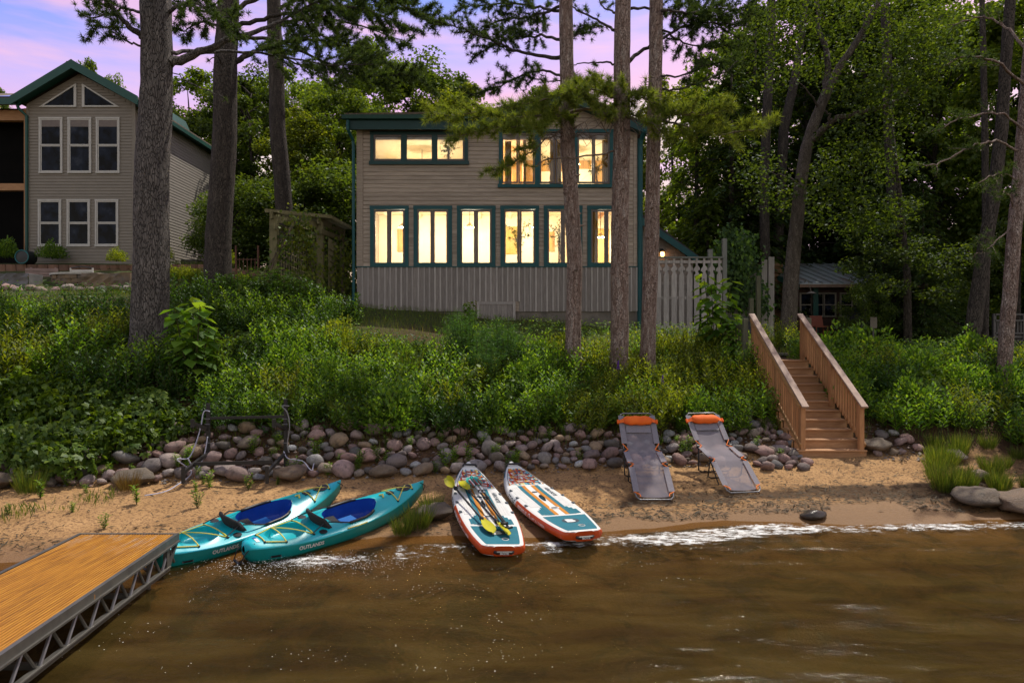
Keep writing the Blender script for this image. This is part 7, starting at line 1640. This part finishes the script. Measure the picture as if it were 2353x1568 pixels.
# ---------------------------------------------------------------- bank vegetation
def plant_mesh(kind, seed):
    global rng
    keep = rng; rng = np.random.default_rng(seed); V = []; Qs = []; n0 = 0; mi = []
    def addl(c, d_, n_, L, W_, fold=.15):
        nonlocal n0
        v, q = leafquads(np.array(c), np.array(d_), np.array(n_), np.array(L), np.array(W_), fold); V.append(v); Qs.append(q + n0); n0 += len(v); mi.extend([0] * len(q))
    def stem(pts, w):
        nonlocal n0
        pts = np.array([tuple(p) for p in pts]); 
        for a, b in zip(pts, pts[1:]):
            for o in (np.array([w, 0, 0]), np.array([0, w, 0])):
                V.append(np.stack([a - o, a + o, b + o * .7, b - o * .7])); Qs.append(np.arange(4)[None] + n0); n0 += 4; mi.append(1)
    if kind in ('weed', 'weedy'):      # upright leafy stems
        for i in range(46):
            a = rng.uniform(0, 6.28); r = .48 * rng.random() ** .5; hgt_ = rng.uniform(.55, 1.05) * (1.1 - r * .7); b0 = np.array([r * math.cos(a), r * math.sin(a), -.1]); tp = b0 + [rng.normal() * .12 + .15 * math.cos(a), rng.normal() * .12 + .15 * math.sin(a), hgt_]
            stem([b0, (b0 + tp) / 2 + rng.normal(size=3) * .02, tp], .006); m = 17; t = .25 + .75 * (np.arange(m) + .5) / m; c = b0 + (tp - b0) * t[:, None]; an = rng.uniform(0, 6.28) + np.arange(m) * 2.4
            dr = np.stack([np.cos(an), np.sin(an), .55 * np.ones(m) + .5 * t], 1); dr /= np.linalg.norm(dr, axis=1, keepdims=True); L = .145 * (1.15 - .5 * t) * rng.uniform(.8, 1.2, m); c = c + dr * (L * .5)[:, None]
            addl(c, dr, np.stack([np.zeros(m), np.zeros(m), np.ones(m)], 1) + rng.normal(size=(m, 3)) * .3, L, L * (.42 if kind == 'weed' else .32))
    elif kind == 'dome':      # dense small leaved shrub
        N = 1500; u = unit(N); u[:, 2] = abs(u[:, 2]); r = rng.random((N, 1)) ** .35; k = 1 + .25 * np.sin(u[:, :1] * 5 + seed) * np.cos(u[:, 1:2] * 4 + seed)
        c = u * r * k * [.62, .62, .80] + [0, 0, .05]; addl(c, u + [0, 0, .5] + rng.normal(size=(N, 3)) * .5, u * .5 + [0, 0, .8] + rng.normal(size=(N, 3)) * .4, rng.uniform(.07, .13, N), rng.uniform(.035, .06, N))
        for i in range(14): p = unit(1)[0]; stem([np.zeros(3), np.array([p[0] * .4, p[1] * .4, .35 + .4 * rng.random()])], .007)
    elif kind == 'vine':      # grape leaf mass
        N = 520; u = unit(N); u[:, 2] = abs(u[:, 2]); r = .55 + .45 * rng.random((N, 1)); k = 1 + .3 * np.sin(u[:, :1] * 4 + seed) * np.cos(u[:, 1:2] * 5)
        c = u * r * k * [.75, .75, .62]; d0 = rng.normal(size=(N, 3)) * .5 + [0, -.2, -.6]; d0 /= np.linalg.norm(d0, axis=1, keepdims=True); nn = u * .7 + [0, -.3, .6] + rng.normal(size=(N, 3)) * .35; sd_ = np.cross(d0, nn); sd_ /= np.linalg.norm(sd_, axis=1, keepdims=True); L0 = rng.uniform(.10, .16, N)
        for q_ in (0, .85, -.85): dq = d0 * math.cos(q_) + sd_ * math.sin(q_); addl(c + dq * (L0 * .32)[:, None], dq, nn, L0 * (1 if q_ == 0 else .85), L0 * .55, .1)
        for i in range(10): p = unit(1)[0]; stem([np.zeros(3), np.array([p[0] * .6, p[1] * .6, .3 + .3 * rng.random()])], .006)
    elif kind == 'dark':      # willow leaved dark shrub
        for i in range(90):
            a = rng.uniform(0, 6.28); r = .5 * rng.random() ** .5; b0 = np.array([r * .5 * math.cos(a), r * .5 * math.sin(a), 0]); tp = np.array([r * 1.5 * math.cos(a), r * 1.5 * math.sin(a), rng.uniform(.5, .95) * (1.15 - r)]); stem([b0, tp], .006); m = 15; t = .35 + .65 * rng.random(m); c = b0 + (tp - b0) * t[:, None]
            an = rng.uniform(0, 6.28, m); dr = np.stack([np.cos(an), np.sin(an), .25 * np.ones(m)], 1); addl(c + dr * .05, dr, np.stack([0 * an, 0 * an, 1 + 0 * an], 1) + rng.normal(size=(m, 3)) * .3, rng.uniform(.09, .16, m), rng.uniform(.022, .036, m))
    elif kind == 'fern':      # feathery asparagus-like cloud
        for i in range(60):
            a = rng.uniform(0, 6.28); lean = rng.uniform(.1, .75); b0 = np.array([.15 * math.cos(a), .15 * math.sin(a), 0]); tp = np.array([lean * math.cos(a), lean * math.sin(a), rng.uniform(.75, 1.25) * (1.1 - .45 * lean)]); stem([b0, b0 * .5 + tp * .5 + [0, 0, .12], tp], .005); m = 60; t = .3 + .7 * rng.random(m)
            c = b0 + (tp - b0) * t[:, None] + np.array([0, 0, 1]) * (.4 * t * (1 - t))[:, None]; dr = unit(m) * [1, 1, .6]; L = rng.uniform(.08, .2, m); addl(c + dr * (L * .5)[:, None], dr, unit(m), L, np.full(m, .0075))
    elif kind == 'sapling':      # broad heart shaped leaves on a few stems
        for i in range(4):
            a = rng.uniform(0, 6.28); tp = np.array([.28 * math.cos(a), .28 * math.sin(a), rng.uniform(1.0, 1.75)]); b0 = np.zeros(3); stem([b0, tp * .5 + rng.normal(size=3) * .03, tp], .012); m = 26; t = .22 + .78 * (np.arange(m) + .5) / m; an = rng.uniform(0, 6.28) + np.arange(m) * 2.3; rad_ = .14 + .26 * (1 - t)
            pet = np.stack([np.cos(an) * rad_, np.sin(an) * rad_, .06 + 0 * an], 1); c = tp * t[:, None] + pet; dr = np.stack([np.cos(an), np.sin(an), -.42 + 0 * an], 1) + rng.normal(size=(m, 3)) * .15; addl(c, dr, np.stack([.3 * np.cos(an), .3 * np.sin(an), 1 + 0 * an], 1), rng.uniform(.20, .34, m), rng.uniform(.15, .24, m), .08)
            for p_, q_ in zip(tp * t[:, None], c): stem([p_, q_], .004)
    elif kind == 'grass':
        N = 320; a = rng.uniform(0, 6.28, N); r = .22 * rng.random(N) ** .5; b0 = np.stack([r * np.cos(a), r * np.sin(a), 0 * a], 1); L = rng.uniform(.35, .8, N); dr = np.stack([np.cos(a) * rng.uniform(.05, .6, N), np.sin(a) * rng.uniform(.05, .6, N), np.ones(N)], 1); dr /= np.linalg.norm(dr, axis=1, keepdims=True); addl(b0 + dr * (L * .5)[:, None], dr, unit(N), L, np.full(N, .013), .05)
    elif kind == 'sprout':      # single small leafy shoot among the stones
        for i in range(5):
            tp = np.array([rng.normal() * .06, rng.normal() * .06, rng.uniform(.18, .36)]); stem([np.zeros(3), tp], .004); m = 14; t = .15 + .85 * (np.arange(m) + .5) / m; an = np.arange(m) * 2.4 + i; dr = np.stack([np.cos(an), np.sin(an), .5 + 0 * an], 1); addl(tp * t[:, None] + dr * .03, dr, np.stack([0 * an, 0 * an, 1 + 0 * an], 1) + rng.normal(size=(m, 3)) * .2, rng.uniform(.06, .10, m), rng.uniform(.018, .03, m))
    lm = {'weed': 'weed', 'weedy': 'weed_y', 'dome': 'weed_y', 'vine': 'vine', 'dark': 'weed_d', 'fern': 'fern', 'sapling': 'leaf_b', 'grass': 'grass', 'sprout': 'weed'}[kind]
    me = npmesh(kind, np.concatenate(V), np.concatenate(Qs), [M[lm], M['stem']], False, mi); rng = keep; return me
PMESH = {k: [plant_mesh(k, 40 + 7 * i + j) for j in range(c_)] for i, (k, c_) in enumerate((('weed', 3), ('weedy', 3), ('dome', 2), ('vine', 3), ('dark', 2), ('fern', 2), ('sapling', 2), ('grass', 2), ('sprout', 3)))}
def recol(kind, mat):
    r = []
    for m_ in PMESH[kind]: c = m_.copy(); c.materials[0] = M[mat]; r.append(c)
    return r
PMESH['domeg'] = recol('dome', 'weed'); PMESH['weedd'] = recol('weed', 'weed_d'); PMESH['dry'] = recol('grass', 'drygrass'); PMESH['saply'] = recol('sapling', 'weed')
PN = {'weed': 'leafy_weed', 'weedy': 'goldenrod', 'dome': 'shrub', 'domeg': 'shrub', 'vine': 'grapevine', 'dark': 'dark_shrub', 'fern': 'asparagus_fern', 'sapling': 'broadleaf_sapling', 'saply': 'broadleaf_sapling', 'grass': 'grass_clump', 'sprout': 'weed_sprout', 'weedd': 'leafy_weed', 'dry': 'dry_grass_clump'}
def plant(kind, x, y, s, label, group=None, dz=0, hs=1.0, cat='plant'):
    me = PMESH[kind][int(rng.integers(len(PMESH[kind])))]; o = link(PN[kind], me); o.location = (x, y, H(x, y) - .03 + dz); o.rotation_euler = (0, 0, rng.uniform(0, 6.28)); o.scale = (s, s, s * hs); tag(o, label, cat, group); return o
LBL = {('weed', 'm'): 'upright green leafy weed in the thicket on the middle bank', ('weedy', 'm'): 'yellow-green goldenrod in the thicket on the right part of the bank', ('dome', 'm'): 'rounded yellow-green bush in the middle bank thicket', ('domeg', 'm'): 'rounded green bush in the bank thicket',
       ('vine', 'l'): 'mound of broad grapevine leaves at the left end of the bank', ('weedd', 'l'): 'dark leafy weed on the shady left bank', ('weedy', 'l'): 'yellowish feathery weed in front of the thick pine trunk', ('weed', 'l'): 'upright green weed on the left bank', ('weed', 'r'): 'green leafy weed right of the stairs', ('domeg', 'r'): 'green bush right of the stairs', ('weedy', 'r'): 'yellow-green weed right of the stairs', ('weedd', 'r'): 'dark leafy weed on the shaded right bank', ('vine', 'r'): 'broad leaved vine mound on the right bank'}
KP = {'weed': 'upright green leafy weed', 'weedy': 'yellow-green goldenrod', 'dome': 'rounded yellow-green bush', 'domeg': 'rounded green bush', 'vine': 'broad leaved grapevine mound', 'weedd': 'dark leafy weed', 'grass': 'long grass clump', 'sapling': 'small broad leaved sapling', 'dry': 'tuft of tan dry grass'}
UB = [(120, 'at the left edge'), (230, 'in the left corner'), (330, 'left of the thickest pine'), (440, 'below the thickest pine'), (520, 'above the left rack post'), (600, 'above the middle of the rack'), (690, 'above the right rack post'), (780, 'right of the rack'), (860, 'below the house corner'), (950, 'below the first lit window'), (1040, 'above the left paddle board'), (1130, 'left of the house hatch'), (1220, 'above the right paddle board'), (1300, 'left of the leftmost red pine'), (1380, 'between two red pines'), (1460, 'above the left lounger'), (1540, 'between the two loungers'), (1620, 'above the right lounger'), (1720, 'left of the stairs'), (1900, 'close right of the stairs'), (2010, 'right of the stairs'), (2120, 'before the dark wood'), (2230, 'before the grey trunk'), (2310, 'by the leaning pine'), (9999, 'at the right edge')]
def where(x, y):
    u = 1176 + x / y * F; f = y - float(rockbase(x)); return ('just above the cobbles' if f < 1.3 else 'low on the bank' if f < 2.4 else 'halfway up the bank' if f < 3.6 else 'high on the bank') + ', ' + next(t for lim, t in UB if u < lim)
spots = []
def scatter(zone, n_, xr, yr, kinds, s=(.8, 1.25), mind=.42, test=None):
    c = 0; tr = 0
    while c < n_ and tr < n_ * 40:
        tr += 1; x, y = rng.uniform(*xr), rng.uniform(*yr)
        if test and not test(x, y): continue
        if any((a - x) ** 2 + (b - y) ** 2 < mind * mind for a, b in spots): continue
        spots.append((x, y)); k = kinds(x, y); lb = KP[k] + ' ' + where(x, y); plant(k, x, y, rng.uniform(*s) * (.55 if k == 'sapling' else 1), lb, KP[k] + ' plants in the bank thicket'); c += 1
kb = lambda x, y: float(rockbase(x))
scatter('m', 104, (-5.4, 5.7), (14.2, 19.4), lambda x, y: rng.choice(['weedy', 'weed', 'dome', 'weedy'], p=[.40, .24, .16, .20]) if x > 1.2 and rng.random() < .8 else rng.choice(['weed', 'domeg', 'weedy', 'dome', 'vine', 'grass', 'sapling', 'weedd'], p=[.42, .17, .10, .08, .09, .05, .04, .05]), (.72, 1.15), .50,
        lambda x, y: y > kb(x, y) + (1.25 if x < 1 else 1.0) and (y < 17.7 + .9 * (x > 2.2) + .5 * (x < -4)) and not (x < -2 and y > 18.8) and not (x < -3.2 and 16.2 < y < 17.2 and x > -4))
scatter('l', 96, (-15.6, -5.0), (12.5, 22.2), lambda x, y: 'vine' if (y < 14.6 and x < -6.6) or rng.random() < .16 else ('weedy' if (x < -8.8 and rng.random() < .4) else ('weedd' if rng.random() < .55 else 'weed')), (.8, 1.25), .55,
        lambda x, y: y > kb(x, y) + (.05 if x < -7.6 else (.6 if x < -6.8 else 1.3)) and y < (18.1 if x < -9.4 else 20.4) and abs(x) < .76 * y + .4 and (x + 9.06) ** 2 + (y - 16) ** 2 > .8 and (x + 9.06) / 16.0 * y < 50)
scatter('r', 50, (7.75, 15.5), (12.6, 20), lambda x, y: rng.choice(['domeg', 'weed', 'weedd', 'vine', 'weedy'], p=[.3, .25, .2, .1, .15]), (.75, 1.2), .6, lambda x, y: y > kb(x, y) + (.6 if x < 9 else .4) and (x < 9.4 or y < 18.6))
# plants one can single out
G0 = lambda u, v: gp(u, v, 0)
plant('saply', -7.0, 15.0, 1.3, 'broad leaved yellow-green sapling right of the thickest pine trunk', None, .0, 1.0); plant('saply', 5.4, 18.0, 1.3, 'bright broad leaved sapling in front of the picket fence', None, .05, 1.1)
plant('saply', 5.75, 17.6, .8, 'smaller bright broad leaved sapling at the head of the stairs'); plant('sapling', -1.35, 21.6, .55, 'lobed green sapling just left of the wooden hatch of the house', None, .0)
for x, y, s, lb in ((-1.2, 17.2, 1.25, 'large feathery light green fern cloud in the middle of the bank'), (-.2, 16.9, 1.15, 'feathery fern right half of the light green cloud, below the hatch'), (-.7, 16.2, 1.0, 'lower feathery fern in front of the light green cloud')): plant('fern', x, y, s, lb, cat='fern')
for x, y, s, lb in ((-7.2, 20.4, 1.35, 'big dark green shrub right of the second pine trunk'), (-6.3, 20.1, 1.2, 'dark green shrub at the right end of the dark row, below the pergola'), (-8.1, 20.2, 1.1, 'dark green shrub at the foot of the second pine trunk')): plant('dark', x, y, s, lb, cat='shrub')
for u, v, s, lb in ((2230, 855, 1.0, 'bushy shrub at the foot of the thick grey trunk'), (1930, 800, 1.0, 'rounded bush just right of the top of the cedar stairs'), (1985, 790, 1.1, 'second rounded bush right of the stairs, before the cabin')):
    p = P(u, v, 19); plant('domeg', p.x, 19, s * 1.2, lb, cat='shrub')
for x, y, s, lb in ((-11.2, 26.2, .9, 'green hosta clump on top of the block wall at the left edge'), (-17.8, 26.4, .8, 'green hosta clump beside the hose reel'), (-19.6, 26.4, .9, 'pale hosta clump by the porch screen'), (-15.0, 25.9, .6, 'yellow-green plant spilling over the block wall by the big trunk'), (-13.4, 26.3, .55, 'yellow-green plant on the block wall behind the big trunk')): plant('domeg' if x < -17 else 'dome', x, y, s, lb, None, .35)
for i, (u, v) in enumerate(((418, 648), (440, 660), (455, 640), (395, 655), (560, 620))): p = P(u, v, 24.6); plant('dome', p.x, 24.6, .55, ('yellow bush low between the first two pine trunks', 'second yellow bush between the first two pine trunks', 'yellow bush touching the left side of the second trunk', 'yellow bush touching the right side of the thickest trunk', 'yellow-green bush under the rusty trellis')[i], None, .1, cat='shrub')
# shoots among the stones
c = 0
while c < 62:
    x = rng.uniform(-9.2, 5.9); y = kb(x, 0) + rng.uniform(-.25, 1.1); plant('sprout', x, y, rng.uniform(.7, 1.35), 'little leafy shoot among the cobbles ' + next(t for lim, t in UB if 1176 + x / y * F < lim).replace('above', 'below'), 'leafy shoots between the cobbles', .03); c += 1
for x, y, s, k, lb in ((-1.42, 10.35, .62, 'grass', 'grass clump beside the tan boulder next to the left paddle board'), (-1.62, 10.15, .5, 'grass', 'short grass clump at the waterline right of the kayaks'), (-1.3, 10.9, .6, 'grass', 'grass clump behind the tan boulder'), (-6.6, 11.75, .55, 'dry', 'tuft of tan dry grass in front of the flat boulder'), (-8.2, 11.6, .7, 'grass', 'tall grass at the left edge of the sand'), (-9.2, 11.2, .7, 'grass', 'grass at far left of the sand'), (-8.0, 9.5, .5, 'domeg', 'small green bush on the sand left of the dock')): plant(k, x, y, s, lb, cat='grass' if k != 'domeg' else 'plant')
for i in range(30):
    u = rng.uniform(2140, 2420); v = rng.uniform(1010, 1130); p = gp(u, v, 0)
    if p.y < shore(p.x) + 1.0: continue
    plant('grass', p.x, p.y, rng.uniform(.40, .72), 'long grass clump ' + where(p.x, p.y).replace('above', 'over'), 'long grass clumps at the right end of the beach', cat='grass')
for i in range(16):
    x = rng.uniform(-9.0, -4.2); y = rng.uniform(float(shore(x)) + .9, kb(x, 0) - .15); plant('sprout', x, y, rng.uniform(.6, 1.1), 'small weed sprouting from the bare sand ' + next(t for lim, t in UB if 1176 + x / y * F < lim).replace('above', 'below'), 'weeds on the left sand')
# purple lupin spikes
M['purple'] = simple('purple_flower', (.11, .03, .28), (.08, .02, .2), 5, .7)
for i, (u, v, dd, lb) in enumerate(((783, 797, 17.5, 'purple flower spike left of centre on the bank'), (1420, 985 * .8282 * 1.0 + 30, 16, 'purple flower spike above the left lounger'), (1522, 880, 15.6, 'purple flower spike on the right bank above the loungers'), (1208, 1140 * .8282 + 12, 14.6, 'small purple flower low above the cobbles'), (2105, 905, 15.5, 'purple flower in the thicket right of the stairs'))):
    p = P(u, v, dd); t = thing('flower_spike', lb, 'flower', p); z0 = H(p.x, p.y)
    MB().tube([(p.x, p.y, z0), (p.x, p.y, p.z)], .006, 5).build('stem', M['stem'], t); b = MB()
    for k in range(22): f = k / 21; a = k * 2.4; b.lathe([(.003, -.014), (.017, 0), (.003, .016)], 5, (p.x + .028 * (1.1 - f) * math.cos(a), p.y + .028 * (1.1 - f) * math.sin(a), p.z - .02 + .2 * f))
    b.build('petals', M['purple'], t)
# ---------------------------------------------------------------- uncountable ground cover
def cover(name, N, xr, yr, L, W_, mat, up, test, label, hz_=(.0, .35)):
    x = rng.uniform(*xr, N); y = rng.uniform(*yr, N); k = test(x, y); x, y = x[k], y[k]; N = len(x); z = hgt(x, y) + rng.uniform(hz_[0], hz_[1], N)
    d_ = unit(N) * [1, 1, .4] + [0, 0, up]; V, Q_ = leafquads(np.stack([x, y, z], 1), d_, unit(N) * .5 + [0, -.3, .8] if up < 1.5 else unit(N), rng.uniform(L * .6, L * 1.3, N), rng.uniform(W_ * .6, W_ * 1.3, N)); o = link(name, npmesh(name, V, Q_, mat)); o['kind'] = 'stuff'; tag(o, label, 'ground cover'); return o
bankf = lambda x, y: (y > rockbase(x) + 1.15 + .3 * vnoise(x * 2, y * 2, 3)) & ~((x > 5.75) & (x < 7.6)) & (vnoise(x * .9, y * .9, 6) > -.30)
cover('undergrowth', 70000, (-16, 15), (12.4, 22), .10, .045, M['weed_d'], .25, lambda x, y: bankf(x, y) & (y < np.where(x < -9.2, 20.2, np.where(x < 3, 18.4, 20.3)) + .8 * vnoise(x, y)), 'low green undergrowth covering the soil of the bank', (.02, .5))  # darker leaves under the plants, shade of the gaps put into the colour
cover('undergrowth', 32000, (-5, 15), (12.4, 21), .09, .036, M['weed'], .3, lambda x, y: bankf(x, y) & (x > .5) | bankf(x, y) & (vnoise(x * .5, y * .5, 12) > .1), 'yellowish low undergrowth on the right half of the bank', (.02, .55))
cover('grass', 60000, (-14, 16), (12.8, 30), .22, .011, M['grass'], 2.2, lambda x, y: (y > rockbase(x) + .6) & ~((x > 5.8) & (x < 7.5) & (y < 17.8)), 'thin grass over the bank and lawn', (.06, .14))
cover('grass', 9000, (-14, -4.6), (9.6, 12.6), .16, .013, M['grass'], 2.0, lambda x, y: (vnoise(x * 1.1, y * 1.6, 15) > .09) & (y > shore(x) + .7) & (vnoise(x * 3, y * 3, 16) > -.05), 'sparse grass patches on the left part of the sand', (.04, .09))
cover('dead_needles', 16000, (-10, 6), (12.4, 15.6), .12, .006, M['drygrass'], .1, lambda x, y: (y > rockbase(x) - .1) & (y < rockbase(x) + 2.0), 'rusty dead pine needles between the cobbles', (.02, .07))
# dark twigs and weed washed up along the beach
N = 9000; x = rng.uniform(-9, 12, N); dsx = np.abs(rng.normal(size=N)) * .5 + .35; dsx = np.where(rng.random(N) < .35, rng.uniform(.3, 3.0, N), dsx); y = shore(x) + dsx
k = (y < rockbase(x) + .1) & (rng.random(N) < np.where(x > 1.2, 1, .45)) & (vnoise(x * 1.5, y * 3, 18) > -.2); x, y = x[k], y[k]; N = len(x)
V, Q_ = leafquads(np.stack([x, y, hgt(x, y) + .018 + .02 * fbm(x * 2.3, y * 3.1, 5, 2)], 1), unit(N) * [1, .6, .10], unit(N) * .4 + [0, -.3, .8], rng.uniform(.03, .17, N) ** 1.0, rng.uniform(.006, .026, N), .3)
o = link('beach_debris', npmesh('beach_debris', V, Q_, simple('dark_wet_debris', (.035, .024, .015), (.07, .05, .02), 9, .8))); o['kind'] = 'stuff'; tag(o, 'dark bits of twig and weed washed up on the sand', 'debris')
for nm, key in (('proto', None),):
    for o in [o for o in bpy.data.objects if o.name.startswith(nm) and o.parent is None]: bpy.data.objects.remove(o)
